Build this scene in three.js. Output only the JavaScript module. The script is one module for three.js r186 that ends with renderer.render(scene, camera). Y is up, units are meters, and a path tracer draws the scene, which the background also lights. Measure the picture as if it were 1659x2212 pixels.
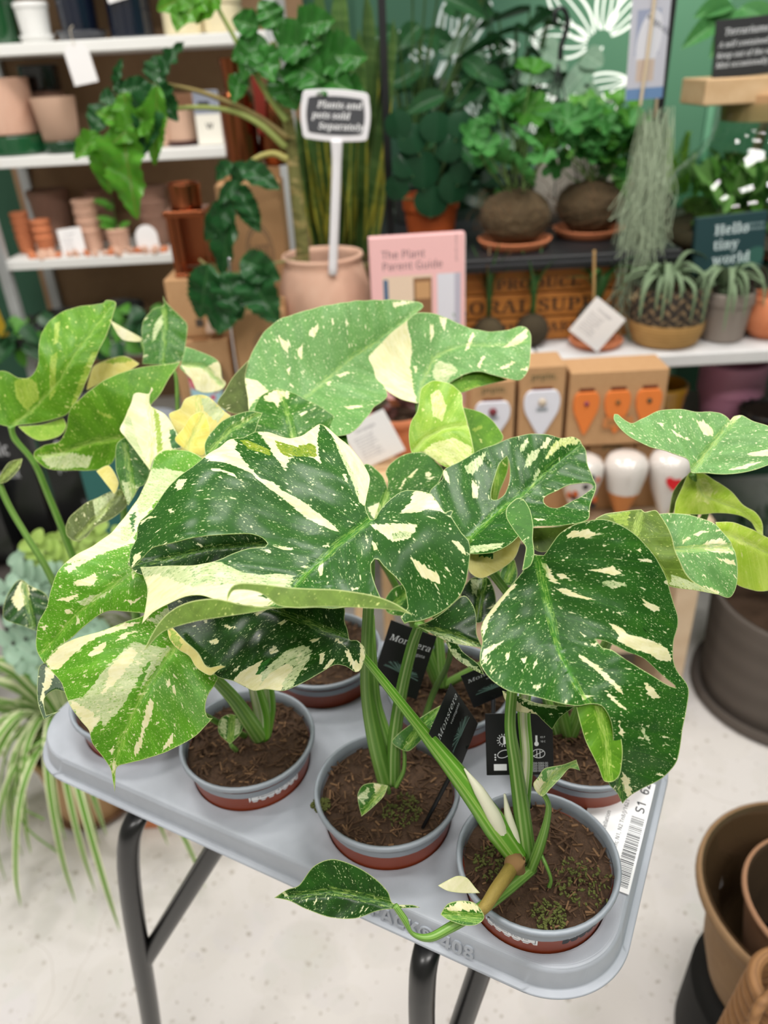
import * as THREE from 'three';
import { RoundedBoxGeometry } from 'three/addons/geometries/RoundedBoxGeometry.js';
import { mergeGeometries } from 'three/addons/utils/BufferGeometryUtils.js';
import { RectAreaLightUniformsLib } from 'three/addons/lights/RectAreaLightUniformsLib.js';
import { FontLoader } from 'three/addons/loaders/FontLoader.js';
import { TextGeometry } from 'three/addons/geometries/TextGeometry.js';
import { ImprovedNoise } from 'three/addons/math/ImprovedNoise.js';

// ------------------------------------------------------------------ camera, light, exposure
const scene = new THREE.Scene();
const camera = new THREE.PerspectiveCamera(67, 1659 / 2212, 0.05, 30);
camera.rotation.order = 'YXZ';
camera.position.set(0, 1.4, 0);
camera.rotation.set(THREE.MathUtils.degToRad(-30), 0, THREE.MathUtils.degToRad(-3));
camera.focus = 0.55; camera.userData.fStop = 4.6;
scene.add(camera);
const renderer = new THREE.WebGLRenderer({ antialias: true });
renderer.toneMapping = THREE.LinearToneMapping;
renderer.toneMappingExposure = 1.0;
renderer.shadowMap.enabled = true;
RectAreaLightUniformsLib.init();
scene.background = new THREE.Color(0x0c0d0e);
const CEIL = 2.9, LED = 31;
const PANELS = [[-1.3, 0.9], [0, 0.9], [1.3, 0.9], [-1.3, -0.45], [0.1, -0.45], [1.3, -0.45], [-0.9, -1.55], [0.7, -1.5]];

// ------------------------------------------------------------------ helpers
const V3 = (a, b, c) => Array.isArray(a) ? new THREE.Vector3(...a) : new THREE.Vector3(a, b, c);
function rng(s) { let a = (s * 2654435761) >>> 0; return () => { a = (a + 0x6D2B79F5) | 0; let t = Math.imul(a ^ (a >>> 15), 1 | a); t = (t + Math.imul(t ^ (t >>> 7), 61 | t)) ^ t; return ((t ^ (t >>> 14)) >>> 0) / 4294967296; }; }
const perlin = new ImprovedNoise();
const used = {};
function numbered(n) { const k = (used[n] = (used[n] ?? -1) + 1); return k ? `${n}_${String(k).padStart(3, '0')}` : n; }
function thing(name, label, category, pos = [0, 0, 0], group, turn = 0) {
  const o = new THREE.Group(); o.name = numbered(name); o.position.set(...pos); o.rotation.y = turn; o.userData = { label, category };
  if (group) o.userData.group = group;
  scene.add(o); return o;
}
function shadowed(m) { m.castShadow = m.receiveShadow = true; return m; }
function part(name, geo, mat, parent, pos, rot) {
  const m = shadowed(new THREE.Mesh(geo, mat)); m.name = name;
  if (pos) m.position.set(...pos);
  if (rot) m.rotation.set(...rot);
  parent.add(m); return m;
}
function single(name, label, category, geo, mat, pos, rot, group) {
  const m = part(numbered(name), geo, mat, scene, pos, rot); m.userData = { label, category }; if (group) m.userData.group = group; return m;
}
function struct(name, geo, mat, pos, rot) { const m = part(numbered(name), geo, mat, scene, pos, rot); m.userData = { kind: 'structure', label: name.replace(/_/g, ' ') + ' of the plant shop', category: name.split('_')[0] }; return m; }
const std = (color, roughness = 0.7, o = {}) => new THREE.MeshStandardMaterial({ color, roughness, side: THREE.DoubleSide, ...o });
const phys = (color, roughness = 0.5, o = {}) => new THREE.MeshPhysicalMaterial({ color, roughness, side: THREE.DoubleSide, ...o });
function canvasTex(w, h, draw, rep) {
  const c = document.createElement('canvas'); c.width = w; c.height = h; const g = c.getContext('2d'); draw(g, w, h);
  const t = new THREE.CanvasTexture(c); t.colorSpace = THREE.SRGBColorSpace; t.wrapS = t.wrapT = rep ? THREE.RepeatWrapping : THREE.ClampToEdgeWrapping;
  if (rep) t.repeat.set(rep, rep);
  return t;
}
function dataTex(n, f, srgb = true) {   // f(u, v) -> [r, g, b] 0..255
  const a = new Uint8Array(n * n * 4);
  for (let y = 0; y < n; y++) for (let x = 0; x < n; x++) { const c = f(x / n, y / n), i = (y * n + x) * 4; a[i] = c[0]; a[i + 1] = c[1]; a[i + 2] = c[2]; a[i + 3] = 255; }
  const t = new THREE.DataTexture(a, n, n); t.magFilter = THREE.LinearFilter; t.minFilter = THREE.LinearFilter; t.wrapS = t.wrapT = THREE.RepeatWrapping; if (srgb) t.colorSpace = THREE.SRGBColorSpace; t.needsUpdate = true; return t;
}
function tileNoise(u, v, f, z = 0) {   // periodic noise in 0..1
  const a = 2 * Math.PI * u, b = 2 * Math.PI * v, r = f / 6.283;
  return 0.5 + 0.5 * (perlin.noise(r * Math.cos(a) + 7.3, r * Math.sin(a) + z, r * Math.cos(b)) * 0.6 + perlin.noise(r * Math.sin(b) + 3.1, r * Math.cos(a) + z * 1.7, r * Math.sin(a) + 5 + r * Math.cos(b)) * 0.7);
}
function lerp3(a, b, t) { return [a[0] + (b[0] - a[0]) * t, a[1] + (b[1] - a[1]) * t, a[2] + (b[2] - a[2]) * t]; }
function grainTex(n, c1, c2, f = 12, fine = 0.12, z = 0) {
  const r = rng(n + f * 13 + z * 7 + 1);
  return dataTex(n, (u, v) => { const t = 0.55 * tileNoise(u, v, f, z) + 0.45 * tileNoise(u, v, f * 4, z + 3) + (r() - 0.5) * fine * 2; return lerp3(c1, c2, Math.min(1, Math.max(0, t))); });
}
function woodTex(n, c1, c2, stretch = 14, z = 0) {
  const r = rng(91 + z);
  return dataTex(n, (u, v) => { const w = tileNoise(u, v, 3, z) * 2.2, t = 0.5 + 0.35 * Math.sin((v * stretch + w) * 6.283) * 0.6 + 0.4 * (tileNoise(v, u, 30, z + 4) - 0.5) + (r() - 0.5) * 0.08; return lerp3(c1, c2, Math.min(1, Math.max(0, t))); });
}
function metric(geo, s = 1) {   // uv in metres by the dominant axis of every face
  const g = geo.index ? geo.toNonIndexed() : geo, p = g.attributes.position, nn = p.count, uv = new Float32Array(nn * 2), a = V3(0, 0, 0), b = V3(0, 0, 0), c = V3(0, 0, 0);
  for (let i = 0; i < nn; i += 3) {
    a.fromBufferAttribute(p, i); b.fromBufferAttribute(p, i + 1).sub(a); c.fromBufferAttribute(p, i + 2).sub(a); b.cross(c);
    const ax = Math.abs(b.x), ay = Math.abs(b.y), az = Math.abs(b.z), k = ax > ay && ax > az ? 0 : ay > az ? 1 : 2;
    for (let j = i; j < i + 3; j++) { const x = p.getX(j), y = p.getY(j), z = p.getZ(j); uv[j * 2] = (k === 0 ? z : x) * s; uv[j * 2 + 1] = (k === 1 ? z : y) * s; }
  }
  g.setAttribute('uv', new THREE.BufferAttribute(uv, 2)); return g;
}
const rbox = (w, h, d, r = 0.004, seg = 2) => new RoundedBoxGeometry(w, h, d, seg, Math.min(r, w / 2.01, h / 2.01, d / 2.01));
const lathe = (prof, seg = 40) => new THREE.LatheGeometry(prof.map(([r, y]) => new THREE.Vector2(r, y)), seg);
function tube(pts, rad, seg = 10, n) {   // swept tube, radius may vary along the way
  const cv = new THREE.CatmullRomCurve3(pts.map((p) => V3(p))), N = n ?? Math.max(8, pts.length * 7), fr = cv.computeFrenetFrames(N, false), pos = [], idx = [], uv = [];
  const R = (t) => { if (!Array.isArray(rad)) return rad; const x = t * (rad.length - 1), i = Math.min(rad.length - 2, Math.floor(x)); return rad[i] + (rad[i + 1] - rad[i]) * (x - i); };
  for (let i = 0; i <= N; i++) {
    const p = cv.getPoint(i / N), r = R(i / N);
    for (let j = 0; j <= seg; j++) { const a = j / seg * 6.2832, q = p.clone().addScaledVector(fr.normals[i], Math.cos(a) * r).addScaledVector(fr.binormals[i], Math.sin(a) * r); pos.push(q.x, q.y, q.z); uv.push(j / seg, i / N); }
  }
  for (let i = 0; i < N; i++) for (let j = 0; j < seg; j++) { const a = i * (seg + 1) + j, b = a + seg + 1; idx.push(a, b, a + 1, a + 1, b, b + 1); }
  for (const [e, s] of [[0, 1], [N, 0]]) { const p = cv.getPoint(e / N), k = pos.length / 3; pos.push(p.x, p.y, p.z); uv.push(0, 0); for (let j = 0; j < seg; j++) { const a = e * (seg + 1) + j; s ? idx.push(k, a, a + 1) : idx.push(k, a + 1, a); } }
  const g = new THREE.BufferGeometry(); g.setAttribute('position', new THREE.Float32BufferAttribute(pos, 3)); g.setAttribute('uv', new THREE.Float32BufferAttribute(uv, 2)); g.setIndex(idx); g.computeVertexNormals(); return g;
}
const rel = (pts, o) => pts.map((p) => [p[0] - o[0], p[1] - o[1], p[2] - o[2]]);
// a unit leaf: base at the origin, one unit long along +y, one unit wide, face to +z
function unitLeaf({ half, bend = 0.15, fold = 0.1, wave = 0, serr = 0, nL = 14, nW = 4, curl = 0 }) {
  const pos = [], uv = [], idx = [];
  for (let i = 0; i <= nL; i++) {
    const t = i / nL, w = half(t) * (1 + serr * ((i % 2) - 0.5));
    for (let j = -nW; j <= nW; j++) { const s = j / nW; pos.push(s * w, t - curl * t * t * 0.2, fold * Math.abs(s) * w - bend * t * t + wave * Math.sin(t * 19 + s * 2.3) * w * Math.abs(s)); uv.push(0.5 + 0.5 * s * Math.min(1, w * 2), t); }
  }
  const m = 2 * nW + 1;
  for (let i = 0; i < nL; i++) for (let j = 0; j < m - 1; j++) { const a = i * m + j; idx.push(a, a + 1, a + m, a + 1, a + m + 1, a + m); }
  const g = new THREE.BufferGeometry(); g.setAttribute('position', new THREE.Float32BufferAttribute(pos, 3)); g.setAttribute('uv', new THREE.Float32BufferAttribute(uv, 2)); g.setIndex(idx); g.computeVertexNormals(); return g;
}
function fanLeaf(lobes, depth, cup = 0.12, seed = 1, ring = 3) {   // round lobed leaf of unit width, stalk at the origin
  const r = rng(seed), n = lobes * 8, pos = [0, 0, 0], uv = [0.5, 0.5], idx = [];
  for (let k = 1; k <= ring; k++) for (let i = 0; i <= n; i++) {
    const a = -1.45 * Math.PI / 2 - Math.PI / 2 + Math.PI * 0.05 + (i / n) * Math.PI * 1.9 + 0.72 * Math.PI, f = k / ring, l = 1 - depth * f * Math.pow(0.5 + 0.5 * Math.cos((i / n) * lobes * 2 * Math.PI), 3) , R = 0.5 * f * l * (k === ring ? 1 + (r() - 0.5) * 0.06 : 1);
    pos.push(R * Math.sin(a), R * Math.cos(a), cup * f * f + 0.02 * Math.cos((i / n) * lobes * 2 * Math.PI) * f); uv.push(0.5 + R * Math.sin(a), 0.5 + R * Math.cos(a));
  }
  for (let i = 0; i < n; i++) { idx.push(0, 1 + i, 2 + i); for (let k = 0; k < ring - 1; k++) { const a = 1 + k * (n + 1) + i, b = a + n + 1; idx.push(a, b, a + 1, a + 1, b, b + 1); } }
  const g = new THREE.BufferGeometry(); g.setAttribute('position', new THREE.Float32BufferAttribute(pos, 3)); g.setAttribute('uv', new THREE.Float32BufferAttribute(uv, 2)); g.setIndex(idx); g.computeVertexNormals(); return g;
}
function orient(m, dir, nrm) { const y = dir.clone().normalize(), z = nrm.clone().addScaledVector(y, -nrm.dot(y)).normalize(), x = y.clone().cross(z); m.quaternion.setFromRotationMatrix(new THREE.Matrix4().makeBasis(x, y, z)); }
function spanLeaf(parent, name, geo, mat, s, r, nrm = V3(0, 0.55, 0.83), depthScale) {   // a leaf between two points, w wide
  const a = V3(s[0], s[1], s[2]).sub(parent.position), d = V3(s[3] - s[0], s[4] - s[1], s[5] - s[2]), L = d.length(), m = part(name, geo, mat, parent);
  m.position.copy(a); orient(m, d, nrm.clone().add(V3((r() - 0.5) * 0.5, (r() - 0.5) * 0.4, (r() - 0.5) * 0.3))); m.scale.set(s[6], L, depthScale ?? L); return m;
}
const lance = (p = 1) => (t) => 0.5 * Math.pow(Math.sin(Math.PI * Math.min(1, Math.pow(t, p))), 0.75) + 0.004;
const GEO = {
  lance: unitLeaf({ half: lance(0.85), bend: 0.18, fold: 0.25 }), lance2: unitLeaf({ half: lance(0.7), bend: 0.3, fold: 0.2, wave: 0.15 }),
  ovate: unitLeaf({ half: (t) => 0.5 * Math.sqrt(Math.max(0, Math.sin(Math.PI * Math.pow(t, 0.62)))) + 0.004, bend: 0.15, fold: 0.12 }),
  rough: unitLeaf({ half: lance(0.8), bend: 0.22, fold: 0.25, wave: 0.14, serr: 0.12, nL: 26 }), rough2: unitLeaf({ half: lance(0.72), bend: 0.12, fold: 0.35, wave: 0.2, serr: 0.16, nL: 22 }),
  round: unitLeaf({ half: (t) => Math.sqrt(Math.max(0, t * (1 - t))) + 0.003, bend: 0.1, fold: -0.15, nL: 16 }),
  blade: unitLeaf({ half: (t) => 0.5 * Math.pow(1 - t, 0.45) * (0.6 + 0.4 * Math.min(1, t * 4)) + 0.002, bend: 0.0, fold: 0.5, nL: 12, nW: 2 }),
  strap: unitLeaf({ half: (t) => 0.5 * Math.pow(Math.max(0, 1 - t * t * t), 0.6) * (0.7 + 0.3 * Math.min(1, t * 5)) + 0.002, bend: 0.0, fold: 0.25, nL: 16, nW: 2, wave: 0.02 }),
  ger1: fanLeaf(5, 0.42, 0.14, 3), ger2: fanLeaf(5, 0.3, 0.2, 5), ger3: fanLeaf(7, 0.25, 0.1, 8),
};
const leafMat = (c, rough = 0.45, o = {}) => phys(c, 0.85, { specularIntensity: 0.15, clearcoat: 0.55, clearcoatRoughness: rough, transmission: 0.2, thickness: 0, ...o });
function veinTex(c1, c2, cv, seed, stripes = 0, margin) {   // leaf blade colour with veins, u across, v along
  const r = rng(seed);
  return canvasTex(128, 256, (g, w, h) => {
    g.fillStyle = c1; g.fillRect(0, 0, w, h);
    for (let i = 0; i < 260; i++) { g.globalAlpha = 0.12; g.fillStyle = r() < 0.5 ? c2 : c1; g.beginPath(); g.ellipse(r() * w, r() * h, 3 + r() * 10, 6 + r() * 22, 0, 0, 7); g.fill(); }
    g.globalAlpha = 1;
    if (margin) { g.fillStyle = margin; g.fillRect(0, 0, w * 0.13, h); g.fillRect(w * 0.87, 0, w * 0.13, h); }
    g.strokeStyle = cv; g.globalAlpha = 0.55; g.lineWidth = 3; g.beginPath(); g.moveTo(w / 2, 0); g.lineTo(w / 2, h); g.stroke();
    if (!stripes) { g.lineWidth = 1.2; g.globalAlpha = 0.35; for (let i = 0; i < 9; i++) for (const s of [-1, 1]) { g.beginPath(); g.moveTo(w / 2, h * (1 - i / 9)); g.lineTo(w / 2 + s * w / 2, h * (1 - i / 9) - 34); g.stroke(); } }
    else for (let i = 0; i < stripes; i++) { g.globalAlpha = 0.28; g.strokeStyle = r() < 0.5 ? c2 : cv; g.lineWidth = 2 + r() * 5; const y = r() * h; g.beginPath(); g.moveTo(0, y); g.bezierCurveTo(w * 0.3, y + 9 * (r() - 0.5), w * 0.7, y + 12 * (r() - 0.5), w, y); g.stroke(); }
    g.globalAlpha = 1;
  });
}

// ------------------------------------------------------------------ materials
const M = {
  white: std(0xe9e9e6, 0.5), black: std(0x17181a, 0.4), blackTube: phys(0x0b0c0f, 0.35, { clearcoat: 0.35, clearcoatRoughness: 0.2 }),
  tray: phys(0xdbdfe5, 0.5, { map: grainTex(256, [186, 189, 194], [204, 207, 211], 6, 0.05), clearcoat: 0.15, clearcoatRoughness: 0.4 }),
  potGrey: phys(0x939ba4, 0.4), potBrown: phys(0x8e3b1c, 0.42, { clearcoat: 0.2, clearcoatRoughness: 0.3 }),
  terra: std(0xffffff, 0.85, { map: grainTex(256, [196, 112, 70], [214, 138, 98], 9, 0.08) }), terraPale: std(0xffffff, 0.85, { map: grainTex(256, [205, 158, 134], [226, 190, 168], 7, 0.07, 2) }), terraBrown: std(0xffffff, 0.85, { map: grainTex(256, [140, 104, 88], [166, 130, 112], 9, 0.08, 5) }),
  kraft: std(0xffffff, 0.8, { map: grainTex(256, [176, 134, 92], [192, 152, 110], 24, 0.09, 1) }), kraftDark: std(0xffffff, 0.8, { map: grainTex(128, [150, 104, 64], [168, 122, 80], 24, 0.09, 4) }),
  wood: std(0xffffff, 0.65, { map: woodTex(256, [196, 160, 118], [218, 186, 146], 6) }), woodPale: std(0xffffff, 0.65, { map: woodTex(256, [206, 178, 146], [222, 198, 168], 4, 2) }), crate: std(0xffffff, 0.6, { map: woodTex(256, [150, 84, 26], [188, 116, 46], 10, 3) }),
  soil: std(0xffffff, 0.95, { map: grainTex(512, [38, 26, 17], [96, 70, 48], 60, 0.3, 7) }), chip: std(0x6b4f34, 0.9), chipDark: std(0x4a3421, 0.95), mossBit: std(0x4c5220, 0.95),
  copper: phys(0xa4603f, 0.26, { metalness: 1 }), navy: phys(0x10182a, 0.12, { clearcoat: 1, clearcoatRoughness: 0.05 }), greenGlaze: phys(0x163f26, 0.15, { clearcoat: 1, clearcoatRoughness: 0.06 }), creamGlaze: phys(0xe2d6b2, 0.2, { clearcoat: 0.8, clearcoatRoughness: 0.08 }),
  paper: std(0xf1efef, 0.8), glass: phys(0xdcebe2, 0.02, { transmission: 1, thickness: 0, ior: 1.45 }),
};

// ------------------------------------------------------------------ the room
{
  const r = rng(5);
  const floorTex = canvasTex(2048, 2048, (g, w, h) => {
    g.fillStyle = '#d9d5d2'; g.fillRect(0, 0, w, h);
    const wrap = (f, x, y) => { for (const dx of [-w, 0, w]) for (const dy of [-h, 0, h]) f(x + dx, y + dy); };
    for (let i = 0; i < 900; i++) { const R = 20 + r() * 90, x = r() * w, y = r() * h, c = r() < 0.5 ? '#d9d6d2' : r() < 0.6 ? '#bab4ae' : '#c6bdb3'; g.globalAlpha = 0.10; g.fillStyle = c; wrap((X, Y) => { g.beginPath(); g.ellipse(X, Y, R, R * (0.4 + r() * 0.5), r() * 3, 0, 7); g.fill(); }, x, y); }
    for (let i = 0; i < 15000; i++) { g.globalAlpha = 0.15 + r() * 0.2; g.fillStyle = r() < 0.5 ? '#b9b1a8' : '#f0eeea'; const s = 0.6 + r() * 1.6; g.fillRect(r() * w, r() * h, s, s); }
    for (let i = 0; i < 3000; i++) { const R = 1.6 + r() * r() * 8, x = r() * w, y = r() * h, a = 0.2 + r() * 0.4; g.globalAlpha = a; g.fillStyle = '#8f8579'; g.beginPath(); g.ellipse(x, y, R, R * (0.5 + r() * 0.5), r() * 3, 0, 7); g.fill(); g.globalAlpha = a * 0.8; g.strokeStyle = '#f4f2ef'; g.lineWidth = 1; g.beginPath(); g.ellipse(x + 1, y + 1, R, R * 0.7, 0, 0.2, 2.6); g.stroke(); }
    g.strokeStyle = '#978c80';
    for (let k = 0; k < 7; k++) { let x = r() * w, y = r() * h, a = r() * 6.28; g.globalAlpha = 0.45; g.lineWidth = 1 + r(); g.beginPath(); g.moveTo(x, y); for (let i = 0; i < 60; i++) { a += (r() - 0.5) * 0.7; x += Math.cos(a) * 14; y += Math.sin(a) * 14; g.lineTo(x, y); } g.stroke(); }
    g.globalAlpha = 1;
  }, 0.7);
  floorTex.wrapS = floorTex.wrapT = THREE.RepeatWrapping;
  const bump = canvasTex(1024, 1024, (g, w, h) => { const q = rng(5); g.fillStyle = '#b0b0b0'; g.fillRect(0, 0, w, h); for (let i = 0; i < 1600; i++) { const R = 0.8 + q() * 2.6; g.fillStyle = q() < 0.7 ? '#606060' : '#c8c8c8'; g.globalAlpha = 0.6; g.beginPath(); g.arc(q() * w, q() * h, R, 0, 7); g.fill(); } g.globalAlpha = 1; }, 0.7);
  bump.colorSpace = THREE.NoColorSpace;
  struct('floor', metric(new THREE.BoxGeometry(4.6, 0.1, 5.2)), std(0xffffff, 0.5, { map: floorTex, bumpMap: bump, bumpScale: 0.0012 }), [0, -0.05, -0.3]);
}
const plaster = std(0x9a9892, 0.9), green = std(0x2f5a44, 0.75, { map: grainTex(256, [226, 232, 228], [255, 255, 255], 8, 0.03) });
struct('ceiling', new THREE.BoxGeometry(4.6, 0.1, 5.2), std(0x3c3c3e, 0.9), [0, CEIL + 0.05, -0.3]);
struct('wall_left', new THREE.BoxGeometry(0.1, CEIL, 5.2), plaster, [-2.25, CEIL / 2, -0.3]);
struct('wall_right', new THREE.BoxGeometry(0.1, CEIL, 5.2), green, [2.25, CEIL / 2, -0.3]);
struct('wall_front', new THREE.BoxGeometry(4.6, CEIL, 0.1), plaster, [0, CEIL / 2, 2.25]);
const WZ = -2.55;
struct('wall_back', new THREE.BoxGeometry(4.6, CEIL, 0.1), green, [0, CEIL / 2, WZ - 0.05]);
struct('trim_1', new THREE.BoxGeometry(0.02, CEIL, 0.02), std(0x4f8067, 0.6), [1.02, CEIL / 2, WZ + 0.01]);
for (const [i, [x, z]] of PANELS.entries()) {
  const w = 0.62, d = 0.3, g = thing('ceiling_light', 'flat white light panel fixed under the shop ceiling', 'light', [x, CEIL, z], 'ceiling light panels');
  part('housing', rbox(w + 0.04, 0.03, d + 0.04, 0.006), M.white, g, [0, -0.017, 0]);
  part('diffuser', new THREE.BoxGeometry(w, 0.004, d), std(0xffffff, 0.5, { emissive: 0xfffbf6, emissiveIntensity: 2.0 }), g, [0, -0.035, 0]);
  const L = new THREE.RectAreaLight(0xfffbf6, LED, w, d); L.position.set(0, -0.042, 0); L.rotation.x = -Math.PI / 2; g.add(L);
}
{ // track spot that washes the painted wall
  const g = thing('spotlight', 'small black track spotlight aimed at the painted green wall', 'light', [0.98, 2.6, -1.75]);
  part('stem', tube([[0, 0.3, 0], [0, 0.05, 0]], 0.01), M.black, g); part('head', lathe([[0.02, 0.06], [0.035, 0.05], [0.04, -0.05], [0.036, -0.05], [0.03, 0.03], [0, 0.035]], 24), M.black, g, [0, 0, -0.02], [0.55, 0, 0]);
  part('lens', new THREE.CylinderGeometry(0.03, 0.03, 0.006, 24), std(0xffffff, 0.5, { emissive: 0xfff3e0, emissiveIntensity: 6 }), g, [0, -0.04, -0.045], [0.55, 0, 0]);
  const s = new THREE.SpotLight(0xfff3e2, 16, 0, 0.5, 0.8, 2); s.position.set(0, -0.06, -0.055); s.target.position.set(0.0, -1.0, -0.75); s.castShadow = true; g.add(s, s.target);
}

// ------------------------------------------------------------------ the stool and the grey tray
const TU = V3(0.882, 0, 0.471), TV = V3(0.471, 0, -0.882), TC = V3(-0.0543, 0, -0.5703), TRAY_TURN = -Math.atan2(0.471, 0.882);
const TL = 0.6, TW = 0.298, TY = 0.816;          // tray length, width, height of its top
const trayAt = (u, v, y = 0) => [TC.x + TU.x * u + TV.x * v, y, TC.z + TU.z * u + TV.z * v];
{
  const stool = thing('stool', 'low black tube-legged stool with wooden top under the grey tray', 'stool', [TC.x, 0, TC.z], null, TRAY_TURN);
  part('seat', metric(rbox(0.46, 0.018, 0.22, 0.006), 3), M.wood, stool, [-0.03, 0.742, -0.025]);
  const F = 0.10;
  for (const s of [-1, 1]) {
    const x = s < 0 ? -0.195 : 0.142, lean = s < 0 ? -0.105 : 0.012, fx = 0.125;
    part('leg', tube([[x + 0.02, 0.72, -0.10], [x + 0.01, 0.72, 0.02], [x, 0.72, fx - 0.035], [x + lean * 0.04, 0.708, fx - 0.008], [x + lean * 0.12, 0.67, fx + 0.004], [x + lean * 0.62, 0.30, fx + 0.015], [x + lean, 0.012, fx + 0.022]], 0.0125, 14, 60), M.blackTube, stool);
    part('brace', tube([[s < 0 ? x + 0.1 : x + 0.05, 0.722, fx - 0.045], [x + lean * 0.45, 0.44, fx + 0.009]], 0.011, 14), M.blackTube, stool);
    part('floor_runner', tube([[x + lean, 0.0135, fx + 0.1], [x + lean, 0.0135, fx - 0.02]], 0.0125, 14), M.blackTube, stool);
    for (const z of [fx + 0.1, fx - 0.02]) part('foot', new THREE.SphereGeometry(0.0134, 16, 10), M.black, stool, [x + lean, 0.0135, z]);
  }
}
const rrect = (w, d, r, sh = new THREE.Shape()) => { const x = w / 2, y = d / 2; sh.moveTo(-x + r, -y); sh.lineTo(x - r, -y); sh.absarc(x - r, -y + r, r, -Math.PI / 2, 0); sh.lineTo(x, y - r); sh.absarc(x - r, y - r, r, 0, Math.PI / 2); sh.lineTo(-x + r, y); sh.absarc(-x + r, y - r, r, Math.PI / 2, Math.PI); sh.lineTo(-x, -y + r); sh.absarc(-x + r, -y + r, r, Math.PI, Math.PI * 1.5); return sh; };
// plant pots: key -> where it stands
const POT = { A: [0.1073,0.85,-0.3916], B: [-0.01,0.85,-0.4683], C: [-0.1414,0.85,-0.536], D: [0.1481,0.85,-0.4897], E: [0.0464,0.85,-0.5805], F: [-0.0775,0.85,-0.639] };
{
  const s = (k) => { const d = V3(POT[k]).sub(TC); return [d.dot(TU), d.dot(TV)]; };
  POT.D = trayAt(s('A')[0], s('A')[1] + 0.142, 0.85); POT.E = trayAt(s('B')[0], s('B')[1] + 0.142, 0.85); POT.F = trayAt(s('C')[0], s('C')[1] + 0.142, 0.85);
  POT.G = trayAt(s('C')[0] - 0.142, s('C')[1], 0.85); POT.H = trayAt(s('C')[0] - 0.142, s('C')[1] + 0.142, 0.85);
}
{
  const t = thing('plant_tray', 'pale grey moulded plastic carrying tray holding the potted variegated plants', 'tray', [TC.x, TY, TC.z], null, TRAY_TURN);
  const top = rrect(TL - 0.012, TW - 0.012, 0.055), loc = {};
  for (const k in POT) { const d = V3(POT[k]).sub(TC); loc[k] = [d.dot(TU), d.dot(TV)]; const h = new THREE.Path(); h.absarc(loc[k][0], loc[k][1], 0.0582, 0, 6.2832, true); top.holes.push(h); }
  const g = new THREE.ExtrudeGeometry(top, { depth: 0.0015, bevelEnabled: true, bevelSize: 0.002, bevelThickness: 0.0012, bevelSegments: 2, curveSegments: 32 }); g.rotateX(-Math.PI / 2);
  part('top_plate', metric(g, 5), M.tray, t, [0, -0.0028, 0]);
  const ring = (w, d, r, n = 20) => rrect(w, d, r).getPoints(n), prof = [[0.0, 0], [0.003, -0.0008], [0.005, -0.004], [0.007, -0.019], [0.008, -0.021], [0.012, -0.0215], [0.013, -0.023], [0.012, -0.025], [0.0075, -0.0245], [0.0055, -0.021], [0.0035, -0.005], [0, -0.003]];
  const pos = [], idx = []; let m = 0;
  for (const [o, y] of prof) { const p = ring(TL - 0.014 + 2 * o, TW - 0.014 + 2 * o, 0.055 + o); m = p.length; for (const q of p) pos.push(q.x, y, -q.y); }
  for (let i = 0; i < prof.length - 1; i++) for (let j = 0; j < m; j++) { const a = i * m + j, b = i * m + (j + 1) % m; idx.push(a, a + m, b, b, a + m, b + m); }
  const sk = new THREE.BufferGeometry(); sk.setAttribute('position', new THREE.Float32BufferAttribute(pos, 3)); sk.setIndex(idx); sk.computeVertexNormals();
  part('skirt', metric(sk, 5), M.tray, t);
  { const nn = sk.clone(); }
  const cup = lathe([[0.0585, 0], [0.0575, -0.03], [0.053, -0.056], [0.049, -0.0635], [0, -0.0635], [0, -0.062], [0.048, -0.062], [0.0515, -0.055], [0.0562, -0.03], [0.0575, 0]], 40);
  for (const k in loc) part('cup', cup, M.tray, t, [loc[k][0], -0.002, -loc[k][1]]);
  const font = await new FontLoader().loadAsync('fonts/droid/droid_sans_bold.typeface.json');
  const txt = (s, size, x, y, z) => { const q = new TextGeometry(s, { font, size, depth: 0.0016, curveSegments: 4, bevelEnabled: false }); return part('embossed_lettering', q, M.tray, t, [x, y, z], [-0.17, 0, 0]); };
  txt('NORMPACK® 408', 0.0125, 0.055, -0.0195, TW / 2 + 0.0004);
  // paper delivery label along the short end
  const lab = canvasTex(512, 256, (c, w, h) => { c.fillStyle = '#f4f5f6'; c.fillRect(0, 0, w, h); c.fillStyle = '#20242a'; c.font = 'bold 54px sans-serif'; c.fillText('EVERY', 20, 60); c.font = '24px sans-serif'; c.fillText('Deliciosa Thai Constellation', 20, 100); c.fillText('1 Nederland', 20, 132); c.fillText('30 cm, 1, 40 cm; N1, N2 Tn8/J/1621', 20, 164); c.font = 'bold 52px monospace'; c.fillText('S1 62', 350, 236); const q = rng(3); for (let x = 20; x < 330;) { const b = 1 + q() * 4; c.fillRect(x, 190, b, 56); x += b + 2 + q() * 4; } });
  part('delivery_label', rbox(0.12, 0.0008, 0.05, 0.0003, 1), [M.paper, M.paper, std(0xffffff, 0.6, { map: lab }), M.paper, M.paper, M.paper], t, [TL / 2 - 0.028, 0.0012, -0.0], [0, Math.PI / 2, 0]).userData.label = 'white paper label with barcode';
}

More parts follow.
